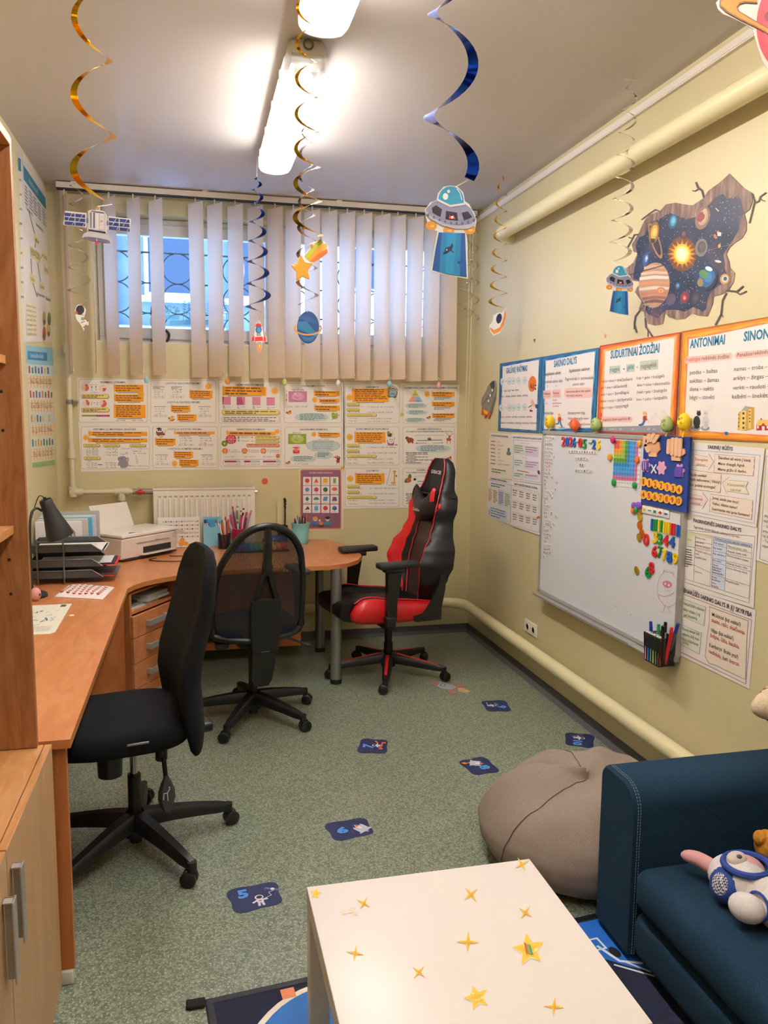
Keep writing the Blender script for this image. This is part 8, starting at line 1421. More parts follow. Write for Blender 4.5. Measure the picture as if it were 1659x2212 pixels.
# astronaut
ZQ = (0, 300, 500/1659); c = Cut(177, 684, 5.28); P = lambda a, b_: at_plane(a*ZQ[2], 300+b_*ZQ[2], c.O, c.n); top = at(163, 366, 1, 5.28); top.z = H; t = deco('hanging_astronaut', 'card floating astronaut by the left end of the blind on a silver swirl', c, top); ceil_tab(t, top, .1); e = swirl(t, top, P(572, 1150), 6.8, .025, .062, .016, foil['silver'], .6, 1, 1.2)
A = c.art(0, ZQ); A.sheet([(572, 1186), (604, 1205), (618, 1225), (608, 1262), (600, 1290), (636, 1310), (634, 1338), (612, 1330), (604, 1345), (602, 1378), (588, 1350), (570, 1320), (552, 1300), (542, 1270), (538, 1220), (552, 1192)], 'e8e4e0', .0018); A.el(574, 1226, 30, 34, '241c22', 1, .15); A.el(548, 1246, 9, 11, 'c8302c', 2); A.rect(582, 1278, 604, 1300, '8aa05c', 1); A.line([(556, 1258), (600, 1262)], 4, '8a2f3c', 2); A.line([(580, 1318), (606, 1308)], 5, '8a4a6a', 1); A.el(602, 1350, 6, 5, 'c05040', 1); A.el(628, 1305, 6, 6, 'c05040', 1); A.mb.build('card_cutout', t); strings(t, e, P(572, 1195))
# moon with astronaut
ZN = (1000, 600, .39723); c = Cut(1077, 695, 4.83, .2); P = lambda a, b_: at_plane(1000+a*.39723, 600+b_*.39723, c.O, c.n); top = at(1085, 381, 1, 4.83); top.z = H; t = deco('hanging_moon', 'card astronaut resting on an orange crescent moon by the right wall', c, top); ceil_tab(t, top); e = swirl(t, top, P(190, 160), 8, .025, .052, .015, foil['gold'], .4, -1, 1.0)
A = c.art(0, ZN); A.sheet([(231, 163), (236, 200), (228, 250), (200, 300), (165, 315), (148, 290), (142, 262), (160, 240), (165, 205), (190, 190), (215, 190)], 'ebe3da', .0018); A.poly([(230, 168), (234, 205), (224, 255), (198, 295), (168, 308), (150, 285), (146, 268), (170, 285), (200, 270), (218, 225)], 'dd8a4c', 1); A.el(192, 230, 24, 38, 'ecebee', 2, .3); A.el(196, 222, 15, 28, '1a2350', 3, .2); A.el(172, 265, 18, 16, 'e6e4e8', 2); A.line([(160, 250), (180, 240)], 10, 'e6e4e8', 3); A.mb.build('card_cutout', t); strings(t, e, P(192, 200))
# red planet at the upper right
ZR = (1540, 0, 119/1316); c = Cut(1650, 60, 1.30); P = lambda a, b_: at_plane(1540+a*ZR[2], b_*ZR[2], c.O, c.n); top = V((P(1500, 0).x, P(1500, 0).y, H)); t = deco('hanging_planet', 'card red planet with orange ring cut by the upper right corner of the photo', c, top)
A = c.art(0, ZR); A.sheet([(1030, 500), (960, 720), (1060, 1100), (1180, 1450), (1400, 1800), (1800, 2000), (2200, 1900), (2500, 1500), (2600, 800), (2500, 0), (2200, -500), (1800, -700), (1400, -500), (1120, -200), (1050, 60), (600, -60), (200, -70), (70, 60), (120, 220), (240, 330), (500, 440), (850, 620), (960, 690)], 'cfc2b6', .002); A.el(1800, 600, 760, 1130, 'b3303c', 1, 0, 0, 360, 48); A.el(1850, 560, 660, 1000, 'bd3a44', 2, 0, 0, 360, 40); A.el(1330, 400, 110, 120, '7a1f34', 3)
ring = lambda f, n=22: [(1060+(x-1060)*f, 270+(y-270)*f) for x, y in ((1060, 30), (820, -20), (400, -30), (200, 40), (190, 130), (330, 270), (640, 440), (1020, 610), (1320, 790), (1700, 960))]
A.poly([(1060, -10), (400, -60), (160, 20), (160, 150), (320, 300), (650, 480), (1020, 660), (1320, 830), (1700, 980), (1700, 890), (1320, 670), (1030, 510), (640, 280), (590, 190), (640, 110), (760, 70), (1060, 90)], '6a3a14', 4); A.poly([(1060, 10), (400, -40), (190, 30), (190, 130), (340, 270), (650, 450), (1020, 630), (1320, 795), (1700, 950), (1700, 920), (1320, 705), (1020, 535), (610, 300), (560, 190), (620, 80), (760, 40), (1060, 60)], 'c07a1c', 5)
A.mb.build('card_cutout', t); e = swirl(t, top, P(1600, -900), 3, .02, .04, .013, foil['gold'], 1, 1, 1.0); strings(t, e, P(1600, -650))
# plain silver swirls in the window corner
for px, py, lb, y, ph in ((1021, 452, 'thin silver swirl hanging in the corner beside the blind', 5.52, .3), (1008, 466, 'second thin silver swirl beside the blind behind the large saucer', 5.60, 2.2)):
    top = at(px, py, 1, y); top.z = H; t = thing('foil_swirl', lb, 'decoration', top, 0, 'plain silver swirls'); swirl(t, top, at(px-2, 690, 1, y), 7, .03, .05, .012, foil['silver'], ph, 1, 1.1); ceil_tab(t, top, .1)
# ---------------------------------------------------------------- things on the desk
D_ = DZ
wp = mat('e8ddd2', .4, name='printer_plastic'); a_ = math.radians(47.8); PC_ = V((-.414, 5.353, D_))
t = thing('printer', 'white inkjet printer with raised paper support on the desk corner', 'printer', PC_, a_, local=True); t.scale = (1.12, 1.12, 1.12)
b = MB(); pf = [(-.150, .012), (-.155, .03), (-.162, .128), (.15, .128), (.15, .012)]
b.loft([[V((x, y*s_, z)) for y, z in pf] for x, s_ in ((-.215, .97), (-.205, 1), (.205, 1), (.215, .97))], wp); b.build('body', t, bev=.006)
b = MB(); b.rbox((-.218, -.165, .131), (.218, .10, .150), mat('efe7de', .35), .006); b.build('lid', t)
b = MB(); b.box((-.205, -.156, .006), (.205, .14, .012), mat('3a3836')); b.build('base_gap', t)
b = MB(); b.box((-.06, -.1635, .034), (.15, -.150, .066), mat('23211f')); b.build('output_slot', t); b = MB(); b.rbox((-.085, -.185, .022), (.165, -.10, .030), mat('d8cec4', .4), .003); b.build('output_tray', t)
b = MB(); b.box((-.11, -.1655, .094), (.14, -.160, .0955), mat('a89c92')); b.box((.03, -.167, .094), (.06, -.160, .098), mat('8e8278')); b.build('panel_seam', t)
b = MB(); b.tube([(.183+.016*math.cos(2*pi*k/18), -.1655, .108+.016*math.sin(2*pi*k/18)) for k in range(18)], .001, mat('b89c90'), 5, True); b.build('round_mark', t)
b = MB(); b.loft([[V((x, .10, .13)), V((x, .165, .285)), V((x, .169, .284)), V((x, .105, .129))] for x in (-.15, .13)], wp); b.build('paper_support', t); b = MB(); b.rbox((-.16, .10, .125), (.17, .152, .137), wp, .004); b.build('feed_flap', t)
A = Art(V((0, 0, .150)), (0, 0, 1), (1, 0, 0), (0, 1, 0), .0005).uv(); A.poly([(-.15, -.145), (-.08, -.135), (-.12, -.11)], '3f8a96', 1); A.rect(-.07, -.145, -.05, -.137, 'd8a0a0', 1); A.mb.build('sticker', t)
# letter trays
steel = mat('6a6864', .4, .6, name='grey_wire'); wm = mat('4a4a4a', .5, .3, name='grey_mesh_metal')
t = thing('letter_tray', 'three level grey wire letter tray on the left of the desk', 'letter tray', (-.68, 4.6, D_)); TZs = (.785, .845, .925)
for z in TZs:
    b = MB(); b.box((-.86, 4.47, z), (-.50, 4.75, z+.002), wm)
    b.add([V(p) for p in ((-.86, 4.47, z), (-.53, 4.47, z), (-.50, 4.47, z+.004), (-.55, 4.47, z+.042), (-.86, 4.47, z+.042))], [(0, 1, 2, 3, 4)], wm); b.add([V(p) for p in ((-.86, 4.75, z), (-.50, 4.75, z+.004), (-.55, 4.75, z+.042), (-.86, 4.75, z+.042))], [(0, 1, 2, 3)], wm); b.add([V(p) for p in ((-.86, 4.47, z), (-.86, 4.75, z), (-.86, 4.75, z+.042), (-.86, 4.47, z+.042))], [(0, 1, 2, 3)], wm)
    for y in (4.468, 4.752): b.tube([(-.86, y, z+.043), (-.55, y, z+.043), (-.495, y, z+.004)], .003, steel, 6)
    b.tube([(-.495, 4.468, z+.004), (-.495, 4.752, z+.004)], .003, steel, 6); b.build('tray', t)
for y in (4.462, 4.757): MB().tube(spline([(-.82, y, D_+.001), (-.82, y, .97), (-.805, y, .985), (-.705, y, .985), (-.69, y, .97), (-.69, y, D_+.001)], 4), .0045, steel, 8).build('upright', t)
for x0, x1, y0, y1, z, c, rz, lb in ((-.85, -.495, 4.482, 4.735, .9305, 'efeae6', .0, 'stack of white printed sheets in the top letter tray'), (-.84, -.425, 4.485, 4.735, .8502, 'c8232c', .0, 'red folder sticking out of the middle letter tray'), (-.84, -.437, 4.49, 4.725, .8556, '1c1b20', 0, 'black folder on the red folder in the middle tray'), (-.83, -.455, 4.50, 4.715, .8600, 'eae6e4', 0, 'white sheet on the black folder in the middle tray'), (-.84, -.44, 4.485, 4.735, .7905, 'c8402c', .0, 'red folder in the lowest letter tray'), (-.84, -.425, 4.50, 4.735, .7960, '5d5560', .0, 'grey folder on the red one in the lowest tray')):
    th = .006 if z > .9 else .003; b = MB(); b.box((x0, y0, z), (x1, y1, z+th), c)
    if z > .9:
        for k in range(3): b.box((x1+.0+.0, y0, z), (x1+.012-.004*k, y1-.02*k, z+.004), c)
        A = Art(V((0, 0, z+th)), (0, 0, 1), (1, 0, 0), (0, 1, 0), .0003, b).uv()
        for k in range(7): A.rect(-.66+.0, 4.50+.03*k, -.54, 4.506+.03*k, 'a8a4a4', 0)
        for k in range(6): A.line([(-.82+.022*k, 4.52+.02*(k % 3)), (-.80+.022*k, 4.60+.02*(k % 2))], .003, '4a4650', 0)
    tag(b.build('paper_stack' if th > .004 else 'document_folder'), lb, 'papers', 'papers in the letter tray')
# standing folders
for i, (px, y, c, h, lb) in enumerate(((176, 4.84, 'e6e0e2', 1.045, 'white plastic folder at the front of the standing folders'), (190, 4.90, 'c6c0b8', 1.05, 'grey folder second of the standing folders'), (199, 4.94, '58a8cc', 1.055, 'blue edged folder among the standing folders'), (207, 4.98, 'c9c9d8', 1.06, 'lilac clear folder among the standing folders'), (215, 5.02, 'aeb0ae', 1.08, 'grey folder with green edge at the back of the standing folders'))):
    xr = at(px, 1130, 1, y).x; t = thing('document_folder', lb, 'folder', (xr-.15, y, D_), 0, 'standing document folders'); b = MB(); b.rbox((-.895, y, D_+.001), (xr, y+.018, h), mat(c, .3), .004); b.build('cover', t)
    b = MB(); b.box((-.89, y+.004, h), (xr-.004, y+.014, h+.002), 'ece6dc' if i != 4 else '8fb07a'); b.build('sheet_edges', t)
    if i == 0: b = MB(); b.tube([(-.80, y-.002, 1.005), (xr-.055, y-.002, 1.005), (xr-.04, y-.002, .985), (xr-.03, y-.002, .80)], .004, mat('8d8896', .4), 6); b.tube([(-.80, y-.002, .985), (xr-.06, y-.002, .985), (xr-.06, y-.002, .80)], .002, mat('b5b0b8', .4), 6); b.build('clasp', t)
# lamp
bl = mat('1a1a1b', .55, name='matt_black_metal'); t = thing('desk_lamp', 'matt black desk lamp with bell shaped shade bent over the letter tray', 'lamp', (-.80, 4.19, D_)); ax = V((.063, .03, -.200)).normalized(); o = V((-.735, 4.27, 1.231))
b = MB(); pr_ = [(.028, 0), (.031, .004), (.0325, .03), (.036, .06), (.044, .10), (.054, .14), (.062, .175), (.0645, .205)]; b.lathe(pr_, o, bl, 28, axis=ax, cap=False); b.lathe([(.001, .0), (.028, 0)], o, bl, 28, axis=ax); sh = b.build('lamp_shade', t, sharp=60)
b = MB(); b.lathe([(r-.0015, z) for r, z in pr_], o, mat('cfc6b8', .5), 28, axis=ax, cap=False); b.cyl(o+ax*.09, o+ax*.15, .02, mat('e9e4da', .4)); b.build('shade_lining', sh, label='pale inside of the shade with bulb')
b = MB(); b.lathe([(.072, 0), (.072, .012), (.066, .018), (.001, .018)], (-.80, 4.19, D_+.0005), bl, 28); b.build('base', t); b = MB(); b.tube(spline([(-.80, 4.19, D_+.015), (-.80, 4.20, 1.05), (-.795, 4.22, 1.16), (-.775, 4.25, 1.19), (-.752, 4.265, 1.175)], 6), .006, bl, 8); b.build('stem', t)
b = MB(); b.cyl(o-ax*.012, o, .008, bl); b.tube(spline([o-ax*.012, o-ax*.02+V((-.02, 0, 0)), o+V((-.045, 0, -.02)), (-.80, 4.21, 1.12)], 5), .0025, bl, 6); b.build('cord', t)
t = thing('toy_figure', 'pink toy pig peeking out from behind the bookcase edge', 'toy', (-.77, 4.10, D_)); b = MB(); b.ell((-.765, 4.09, D_+.035), (.024, .024, .033), mat('d99a9c', .5)); b.build('body', t); b = MB(); b.ell((-.744, 4.076, D_+.034), (.004, .006, .007), mat('3a2230', .4)); b.build('snout', t)
# heart pouch, drawing pad, scrap, cable
t = thing('fabric_pouch', 'white fabric pouch printed with red hearts on the desk', 'pouch', (-.56, 4.24, D_)); b = MB(); q = [V((-.695, 4.165, 0)), V((-.455, 4.06, 0)), V((-.425, 4.33, 0)), V((-.665, 4.435, 0))]; g = []
for i in range(9):
    r_ = []
    for j in range(9):
        u, v_ = i/8, j/8; e = min(1, 6*min(u, 1-u, v_, 1-v_)); p = (q[0]*(1-u)+q[1]*u)*(1-v_)+(q[3]*(1-u)+q[2]*u)*v_; r_.append(p+V((0, 0, D_+.002+.018*math.sqrt(max(e, 0))+.004*math.sin(9*u+5*v_)*e)))
    g.append(r_)
cl = mat('ece2de', .8); b.loft(g, cl, False, False); b.loft([[p, V((p.x, p.y, D_+.001))] for p in [r[0] for r in g]+g[-1]+[r[-1] for r in g[::-1]]+g[0][::-1]], cl, False, False); b.build('cloth', t)
b = MB()
for i in range(1, 8):
    for j in range(1, 8):
        u, v_ = (i+.3*(j % 2))/8, j/8; p = g[i][j]+V((0, 0, .0008)); nx_ = (g[min(i+1, 8)][j]-g[i-1][j]).normalized()*.0105; ny_ = (g[i][min(j+1, 8)]-g[i][j-1]).normalized()*.0105
        hp = [(0, -1), (.9, .05), (.95, .6), (.5, .85), (0, .5), (-.5, .85), (-.95, .6), (-.9, .05)]; b.add([p+nx_*x+ny_*y for x, y in hp], [(0, 1, 2, 3, 4), (0, 4, 5, 6, 7)], 'b8242c')
for k in range(7): p = g[k+1][0]; b.add([p+V((.0, -.001, -.012)), p+V((.02, -.009, -.012)), p+V((.02, -.009, -.001)), p+V((0, -.001, -.001))], [(0, 1, 2, 3)], 'b8242c')
b.build('heart_print', t)
A = Art((0, 0, D_), (0, 0, 1), (1, 0, 0), (0, 1, 0), .003).uv(); A.sheet([(-.80, 3.45), (-.60, 3.455), (-.582, 3.475), (-.588, 3.99), (-.80, 3.985)], 'e4e2d0', .0028); rn = random.Random(5)
for k in range(26): x, y = rn.uniform(-.77, -.62), rn.uniform(3.60, 3.90); A.line([(x, y), (x+rn.uniform(-.02, .02), y+rn.uniform(-.03, .03)), (x+rn.uniform(-.02, .02), y+rn.uniform(-.03, .03))], rn.uniform(.002, .006), rn.choice(('2a3440', '7fb09a', '5a8a80', '3a4a80')), 0)
for k in range(5): A.rect(-.70, 3.50+.018*k, -.61, 3.504+.018*k, '8a8a80', 0)
A.rect(-.632, 3.93, -.608, 3.975, '5a5a58', 0); tag(A.mb.build('drawing_pad'), 'cream drawing pad with blue green ink scribbles on the desk', 'pad')
tag(MB().box((-.566, 3.748, D_+.0005), (-.546, 3.772, D_+.002), 'eee6dc', Matrix.Rotation(.5, 3, 'Z')).build('paper_scrap'), 'tiny white paper scrap on the long desk', 'scrap')
b = MB(); b.tube(spline([(x, y, D_+.004) for x, y in ((-.25, 5.17), (-.29, 5.11), (-.24, 5.06), (-.12, 5.03), (.02, 5.06), (.10, 5.16), (.02, 5.22), (-.12, 5.215), (-.17, 5.235))], 6), .0032, bl, 6); tag(b.build('cable'), 'black cable looped on the desk in front of the printer', 'cable')
# alphabet card
t = thing('alphabet_card', 'white card of letters and small pictures leaning before the radiator', 'card', (-.12, 5.57, D_)); n_ = V((0, -1, .12)).normalized(); uy = V((0, .12, 1)).normalized(); A = Art(V((0, 5.575, D_+.002)), n_, (1, 0, 0), uy, .003).uv(); A.sheet([(-.255, 0), (.02, 0), (.02, .205), (-.255, .205)], 'ece6e0', .003); rn = random.Random(9)
for r_ in range(5):
    for k in range(7): x, y = -.225+.035*k, .168-.026*r_; A.text('Aa Bb Cc Dd Ee Ff Gg Hh Ii Jj Kk Ll Mm Nn Oo Pp Rr Ss Tt Uu Vv Zz Šš Žž Čč Ąą Ęę Ėė Įį Yy Ųų Ūū Ll Mm Nn'.split()[r_*7+k], x, y+.003, x+.017, .008, '4a4448', 1); A.el(x+.024, y+.007, .0045, .0055, rn.choice(('c8502c', 'e8b02c', '4f7ab0', '3a2f2c', '8a3a4c', '5a8a5a')), 1)
for k in range(16): A.el(-.21+rn.uniform(0, .15), .018+rn.uniform(0, .035), .016, .013, rn.choice(('e8a03c', 'efc05a', 'd9783c', 'e88a7a')), 1+k % 4)
A.mb.build('card', t); b = MB(); b.loft([[V((x, 5.578, D_+.12)), V((x, 5.60, D_+.001)), V((x, 5.602, D_+.001)), V((x, 5.580, D_+.12))] for x in (-.16, -.08)], mat('d8d0c8')); b.build('stand', t)
# pots and pens
def pens(c, r, z0, zs, cols, label, cat='pen', grp=None, w_=.0042, caps=None, sp=1.0):
    rn = random.Random(len(label)+int(c.x*100))
    for i, (col, z) in enumerate(zip(cols, zs)):
        a = 2*pi*i/len(cols)+.4; rr = r*(.78 if i % 3 else .35); p0 = V((c.x+rr*.45*math.cos(a+1), c.y+rr*.45*math.sin(a+1), z0+.004)); p1 = V((c.x+rr*math.cos(a)*1.05*sp, c.y+rr*math.sin(a)*.95, z)); d_ = (p1-p0).normalized()
        nm = CO.get(col, 'coloured'); side = ('rightmost' if math.cos(a) > .7 else 'leftmost' if math.cos(a) < -.7 else 'middle')+(', at the back' if math.sin(a) > .2 else ', at the front' if math.sin(a) < -.2 else '')
        b = MB(); b.cyl(p0, p1-d_*.004, w_, mat(col, .4), n=8)
        if caps: b.cyl(p1-d_*.035, p1, w_*1.12, mat(caps[i % len(caps)], .4), r1=w_*.9, n=8)
        else: b.cyl(p1-d_*.004, p1+d_*.008, w_, mat(col, .4), r1=w_*.3, n=8)
        k_ = (nm, label, side); USED[k_] = USED.get(k_, 0)+1
        tag(b.build(cat), f'{nm} {cat.replace("_", " ")} {label}, {side}'+('' if USED[k_] == 1 else f' and {("taller", "shorter", "thinner", "fourth")[min(USED[k_]-2, 3)]}'), cat.replace('_', ' '), grp or f'{cat.replace("_", " ")}s {label}')
USED = {}; CO = {'d8302c': 'red', 'e0407a': 'pink', '1c1c20': 'black', 'e8e2dc': 'white', '3a4a5a': 'slate', 'd8602c': 'orange', '7a8a3c': 'olive', '8a2a7c': 'purple', 'd8c83c': 'yellow', '58b070': 'green', 'd8dce0': 'pale grey', 'c88aa8': 'mauve', '5a3a30': 'brown', '7a5a4a': 'tan', '2a8aa8': 'teal', 'c8563c': 'rust'}
mc = V((.182, 5.475, D_)); t = thing('pencil_cup', 'black wire mesh pencil cup in front of the pale blue box', 'cup', mc); b = MB(); b.lathe([(.040, .001), (.043, .10)], mc, wire, 24, cap=False); b.build('mesh_wall', t); b = MB()
for z, r in ((.003, .040), (.10, .0435)): b.tube([mc+V((r*math.cos(2*pi*k/20), r*math.sin(2*pi*k/20), z)) for k in range(20)], .0022, bl, 6, True)
b.cyl(mc+V((0, 0, .001)), mc+V((0, 0, .003)), .04, bl); b.build('rim', t)
pens(mc, .038, D_, (.94, .965, .93, .945, .92, .935, .945, .95), ('1c1c20', 'd8302c', 'e0407a', '3a4a5a', 'e8e2dc', 'd8602c', 'e8e2dc', 'd8302c'), 'in the black mesh cup', 'pen', None, .0055)
t = thing('pen_box', 'pale blue open box with a blue square label behind the mesh cup', 'box', (.10, 5.60, D_)); b = MB(); b.box((.045, 5.575, D_+.001), (.165, 5.58, .90), mat('8ccbe2')); b.box((.045, 5.62, D_+.001), (.165, 5.625, .955), mat('7cc0dc')); b.box((.045, 5.58, D_+.001), (.05, 5.62, .93), mat('8ccbe2')); b.box((.16, 5.58, D_+.001), (.165, 5.62, .93), mat('8ccbe2')); b.build('box_wall', t); b = MB(); b.box((.088, 5.571, .895), (.122, 5.575, .945), mat('3f9cd0')); b.build('label_square', t)
for k, x in enumerate((.058, .073, .13, .148)): tag(MB().cyl((x, 5.60, D_+.002), (x, 5.60, .935), .006, mat('e6e0de', .4), n=8).cyl((x, 5.60, .915), (x, 5.60, .94), .0066, ('4a3a5a', '5a7ab0', '8a90a0', 'c8b8c8')[k], n=8).build('marker'), f'white marker in the pale blue box, {("leftmost", "second from left", "second from right", "rightmost")[k]}', 'marker', 'markers in the pale blue box')
pc = V((.285, 5.585, D_)); t = thing('pencil_pot', 'crimson plastic pot full of felt pens behind the mesh chair', 'pot', pc); b = MB(); b.lathe([(.040, .001), (.042, .008), (.050, .115), (.053, .118), (.052, .122), (.047, .118), (.04, .01), (.001, .008)], pc, mat('b01f4a', .4), 24); b.build('pot', t)
pens(pc, .047, D_, (1.02, .985, .965, 1.035, .97, .95, 1.03, .96, .975, .945, 1.01, .955, .965, 1.0), ('1c1c20', 'd8302c', '58b070', '7a8a3c', 'd8c83c', 'e8e2dc', '8a2a7c', 'd8dce0', 'e0407a', 'd8dce0', 'e0407a', '3a4a5a', 'e8e2dc', 'c88aa8'), 'in the crimson pot', 'felt_pen', None, .0062, ('e9e4de', 'e0407a', '7a8a3c', 'e9e4de', '8a2a7c', 'e9e4de', 'd86a8a'), 2.3)
t = thing('paint_tin', 'flat rainbow coloured paint box seen through the chair mesh', 'box', (.41, 5.39, D_)); b = MB(); b.rbox((.215, 5.27, D_+.001), (.60, 5.52, D_+.014), mat('1e2236', .4), .004); b.build('tray', t)
for k, c in enumerate(('3a56b0', '4a3a9c', '2f6fc0', '2f8ad0', '3a9a7a', '58a84c', 'c8c23c', 'e8b83c', 'e0702c', 'd0302c')):
    for j in range(3): MB().rbox((.225+.037*k, 5.28+.078*j, D_+.0145), (.257+.037*k, 5.35+.078*j, D_+.034), mat(c, .5), .004).build('paint_block', t)
t = thing('pencil_case', 'shiny blue oval case lying behind the paint box', 'case', (.52, 5.59, D_)); b = MB(); b.ell((.535, 5.575, D_+.034), (.088, .040, .033), mat('0f4f9c', .12, spec=.8)); b.build('case', t); b = MB(); b.tube([(.535+.085*math.cos(a), 5.575+.039*math.sin(a), D_+.034) for a in [2*pi*k/24 for k in range(24)]], .0018, mat('0a2f6a', .3), 6, True); b.build('zip', t)
jc = V((.60, 5.69, D_)); t = thing('pencil_jar', 'dark jar holding a ruler and twisted wand against the wall', 'jar', jc); b = MB(); b.lathe([(.035, .001), (.037, .01), (.038, .12), (.033, .12), (.032, .01), (.001, .01)], jc, mat('1c1c20', .3), 20); b.build('jar', t)
t = thing('ruler', 'clear plastic ruler standing in the dark jar', 'ruler', jc); b = MB(); b.box((.562, 5.70, D_+.012), (.592, 5.702, 1.105), mat('d8cf9c', .2, spec=.6)); b.build('blade', t); b = MB()
for k in range(30): b.box((.563, 5.6992, .80+.01*k), (.563+(.009 if k % 5 == 0 else .005), 5.6998, .801+.01*k), '6a6240')
b.build('scale', t)
t = thing('wand', 'black twisted toy wand standing in the dark jar', 'wand', jc); b = MB(); b.tube([(.618+.003*math.sin(k*1.4), 5.685+.003*math.cos(k*1.4), 1.0+.005*k) for k in range(15)], [.006+.002*(k % 3 == 0)+.003*k/15 for k in range(15)], mat('141214', .4), 8); b.build('grip', t); b = MB(); b.cyl((.612, 5.685, D_+.012), (.618, 5.685, .93), .005, mat('3a2420', .4), n=10); b.cyl((.618, 5.685, .93), (.618, 5.685, 1.0), .005, mat('17130f', .4), n=10); b.build('shaft', t)
tb = V((.718, 5.60, D_)); t = thing('bucket', 'turquoise ribbed metal bucket of pencils on the rounded desk end', 'bucket', tb); b = MB(); b.lathe([(.048, .001), (.050, .004), (.0555, .05), (.0545, .055), (.0565, .06), (.0555, .065), (.0575, .07), (.0565, .075), (.0585, .08), (.0575, .085), (.0655, .142), (.068, .145), (.067, .149), (.063, .147), (.05, .01), (.001, .008)], tb, mat('86cfd4', .35, name='turquoise_enamel'), 32); b.build('pail', t)
pens(tb, .058, D_, (.925, .93, .92, .935, .925, .93, .95, .928, .932, .926, .955, .945, .93, .96), ('5a3a30', '7a5a4a', '5a3a30', '1c1c20', '7a5a4a', 'c8563c', '2a8aa8', '5a3a30', 'd8dce0', '7a5a4a', '1c1c20', '1c1c20', 'd8dce0', 'd8602c'), 'in the turquoise bucket', 'pencil', None, .0045)
# ---------------------------------------------------------------- window sill cat, window stickers
cw = mat('e4dcd2', .6); cb = mat('171314', .6); cx, cy, cz = -.232, 5.855, WZ0+.0125
t = thing('cat_ornament', 'white cat ornament with dark ears and tail on the window sill behind slats', 'ornament', (cx, cy, cz)); b = MB(); b.loft([[V((cx-.004+r*math.cos(2*pi*k/18), cy+r*.6*math.sin(2*pi*k/18), cz+z)) for k in range(18)] for r, z in ((.028, .004), (.034, .02), (.03, .05), (.034, .09), (.048, .125), (.052, .15), (.045, .18), (.028, .2), (.004, .208))], cw); b.build('body', t)
for s_ in (-1, 1):
    MB().cyl((cx-.004+s_*.03, cy, cz+.188), (cx-.004+s_*.038, cy, cz+.245), .016, cb, r1=.002, n=10).build('ear', t, label='dark ear'); MB().ell((cx-.004+s_*.03, cy-.012, cz+.011), (.015, .018, .011), cb).build('paw', t, label='dark paw')
MB().tube(spline([(cx+.03, cy, cz+.008), (cx+.062, cy, cz+.02), (cx+.072, cy, cz+.06), (cx+.055, cy, cz+.085), (cx+.05, cy, cz+.075)], 5), .009, cb, 8).build('tail', t, label='dark curled tail')
stk = mat('6fd0e6', .5, name='turquoise_window_film', Alpha=.75)
A = Art((0, WY+.007, 0), (0, -1, 0), (1, 0, 0), (0, 0, 1), .0006); A.zoom(0, 300, 500/1659)
def leaf(x, y, l, a, w_=.28): c, q = math.cos(a), math.sin(a); A.poly([(x, y), (x+l*.5*c-l*w_*q, y+l*.5*q+l*w_*c), (x+l*c, y+l*q), (x+l*.5*c+l*w_*q, y+l*.5*q-l*w_*c)], stk, 0)
A.rr(1172, 1262, 1285, 1296, 4, stk, 0); A.rect(1215, 1300, 1500, 1334, stk, 0); A.box(1315, 1248, 1360, 1300, 6, stk, 0); A.line([(1338, 1250), (1338, 1300)], 5, stk, 0)
rn = random.Random(2)
for k in range(22): leaf(1178+5*k, 1262-rn.uniform(0, 45), rn.uniform(18, 34), -pi/2+rn.uniform(-1, 1))
for k in range(9): leaf(1338, 1248-9*k, 38, (-.5 if k % 2 else pi+.5), .2)
for x in (1480, 1600, 1660):
    A.box(x-25, 1250, x+25, 1302, 6, stk, 0)
    for k in range(8): leaf(x, 1248-9*k, 36, (-.5 if k % 2 else pi+.5), .2)
tag(A.mb.build('window_sticker'), 'turquoise plant pots film stuck on the left window pane', 'sticker')
# ---------------------------------------------------------------- soft toys on the sofa
pw = textured('white_plush_cloth', [(.3, 'ddd5d4'), (.7, 'e6dfdd')], 90, 2, rough=.9, bmp=.2); pbl = mat('1f3a86', .8); ppk = mat('d9a0a2', .9)
t = thing('plush_toy', 'plush bunny in a white astronaut suit with blue trim lying on the sofa seat', 'soft toy', (1.46, 1.80, .34)); ZP = .335
ax = V((.30, -.95, 0)).normalized(); sx = V((ax.y, -ax.x, 0)); R = Matrix((sx, ax, V((0, 0, 1)))).transposed(); hc = V((1.447, 1.80, ZP+.062)); bc = hc+ax*.15+V((.0, 0, -.012))
b = MB(); b.ell(hc, (.074, .084, .062), pw, R); b.ell(hc.lerp(bc, .5), (.055, .07, .055), pw, R); b.ell(bc, (.072, .10, .063), pw, R); b.ell(bc+ax*.13+sx*.035, (.036, .09, .04), pw, R); b.ell(bc+ax*.13-sx*.035, (.036, .09, .04), pw, R); b.build('body', t)
up = (V((.10, -.20, .97))).normalized(); f0 = hc+up*.040+V((.012, 0, 0)); x_, y_, _ = frame(up, ax)
b = MB(); b.tube([f0+(x_*.068*math.cos(a)+y_*.056*math.sin(a))+up*(.008+.012*math.sin(a)) for a in [2*pi*k/24 for k in range(24)]], .0095, pbl, 8, True); b.build('hood_rim', t, label='blue rim of the hood')
b = MB(); b.ell(f0-up*.012+x_*.0, (.060, .050, .034), ppk, Matrix((x_, y_, up)).transposed()); b.ell(f0+up*.010-y_*.022+x_*.015, (.034, .026, .02), mat('cfc2b8', .9), Matrix((x_, y_, up)).transposed()); fa = b.build('face', t, label='pink face with pale muzzle'); b = MB(); b.ell(f0+up*.028-y_*.016+x_*.022, (.009, .007, .004), mat('55505c', .5), Matrix((x_, y_, up)).transposed()); b.build('nose', fa)
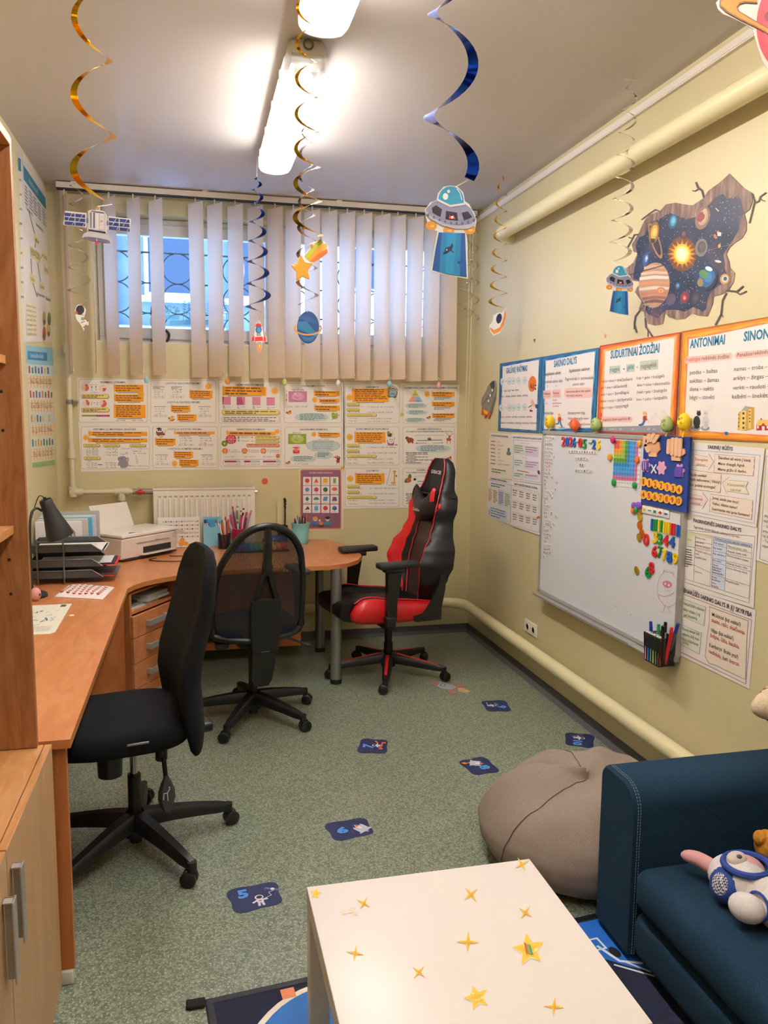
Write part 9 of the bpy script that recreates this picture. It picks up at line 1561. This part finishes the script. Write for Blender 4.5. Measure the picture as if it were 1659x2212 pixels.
b = MB(); e0 = hc-ax*.075+V((0, 0, -.01)); b.tube(spline([e0, e0-ax*.045+V((-.012, 0, .01)), e0-ax*.085+V((-.03, 0, .006))], 4), [.022, .023, .023, .022, .021, .02, .018, .014, .006], ppk, 10); b.build('ear', t, label='pink fuzzy ear')
sd = V((-.93, -.22, .30)).normalized(); b = MB(); xx, yy, _ = frame(sd, V((0, 0, 1))); b.ell(hc+sd*.058-V((0, 0, .018)), (.046, .05, .024), pbl, Matrix((xx, yy, sd)).transposed()); b.build('side_patch', t, label='blue side patch'); net = mat('eae5e3', .9, name='white_net'); ck = N(net, 'ShaderNodeTexChecker', i3=190.); tc = N(net, 'ShaderNodeTexCoord'); net.node_tree.links.new(tc.outputs['Object'], ck.inputs[0]); ck.inputs[1].default_value = (.8, .77, .75, 1); ck.inputs[2].default_value = (.05, .06, .12, 1); net.node_tree.links.new(ck.outputs[0], net.node_tree.nodes['Principled BSDF'].inputs[0])
b = MB(); b.ell(hc+sd*.066-V((0, 0, .018)), (.034, .038, .018), net, Matrix((xx, yy, sd)).transposed()); b.build('net_window', t, label='white net window')
b = MB(); aa = bc-ax*.06+sx*(.075 if (sx.x < 0) else -.075); b.ell(aa+V((-.012, 0, .004)), (.042, .048, .036), pw, R); b.build('arm', t); b = MB(); b.tube([aa+V((.012, -.01, .01))+V((0, 1, 0))*.040*math.cos(a)+V((.3, 0, 1)).normalized()*.034*math.sin(a) for a in [2*pi*k/18 for k in range(18)]], .004, pbl, 6, True); b.build('cuff', t)
b = MB(); wc = bc+ax*.055; b.tube([wc+sx*(.069*math.cos(a))+V((0, 0, .060*math.sin(a))) for a in [2*pi*k/24 for k in range(24)]], .007, pbl, 6, True); b.build('belt', t)
for k, c in enumerate(('1f3a86', 'e8963c', 'd8283c')): MB().ell(bc+V((-.036+.022*(k % 2), .01-.028*k, .052+.004*k)), (.009, .009, .005), mat(c, .7)).build('button', t, label=('blue', 'orange', 'red')[k]+' button')
og = textured('mustard_plush', [(.3, 'b8741c'), (.7, 'd8952e')], 60, 4, rough=.95, bmp=.8, dist=.006); t = thing('plush_toy', 'mustard yellow fuzzy toy at the far end of the sofa seat', 'soft toy', (1.66, 1.94, ZP)); b = MB(); b.ell((1.658, 1.945, ZP+.052), (.035, .045, .05), og); b.ell((1.635, 1.95, ZP+.078), (.02, .024, .024), og); b.build('body', t); MB().ell((1.655, 1.905, ZP+.075), (.022, .016, .022), mat('e8a84a', .9)).build('muzzle', t)
be = textured('beige_terry_plush', [(.3, 'cdb695'), (.7, 'dcc8aa')], 130, 3, rough=.95, bmp=.6, dist=.003); t = thing('plush_toy', 'beige plush head with leopard print bow on top of the sofa back', 'soft toy', (1.74, 1.95, .742)); b = MB(); hc = V((1.735, 1.945, .822)); b.ell(hc, (.095, .085, .08), be); b.ell(hc+V((-.06, .01, .01)), (.06, .06, .055), be); b.tube(spline([hc+V((-.07, .015, .006)), hc+V((-.115, .022, -.004)), hc+V((-.142, .026, -.006))], 4), [.048, .046, .043, .04, .036, .03, .024, .018, .010], be, 14); b.build('head', t)
leo = bpy.data.materials.new('leopard_print'); leo.use_nodes = True; ns, ls, b0 = nodes(leo); vo = N(leo, 'ShaderNodeTexVoronoi'); vo.inputs['Scale'].default_value = 110; tc = N(leo, 'ShaderNodeTexCoord'); ls.new(tc.outputs['Object'], vo.inputs['Vector']); ls.new(ramp(leo, vo.outputs['Distance'], [(.25, '15110e'), (.42, '8a6a3c'), (.6, 'b8935a')]), b0.inputs['Base Color'])
b = MB(); b.loft([[hc+V((-.088+dx, .012+.047*s_*math.cos(a), .004+.047*s_*math.sin(a))) for a in [2*pi*k/20 for k in range(20)]] for dx, s_ in ((-.012, .98), (-.006, 1.1), (.01, 1.13), (.016, 1.05))], leo, False); b.build('print_band', t, label='leopard print band')
for o in bpy.data.objects:
    if '_local' in o: del o['_local']
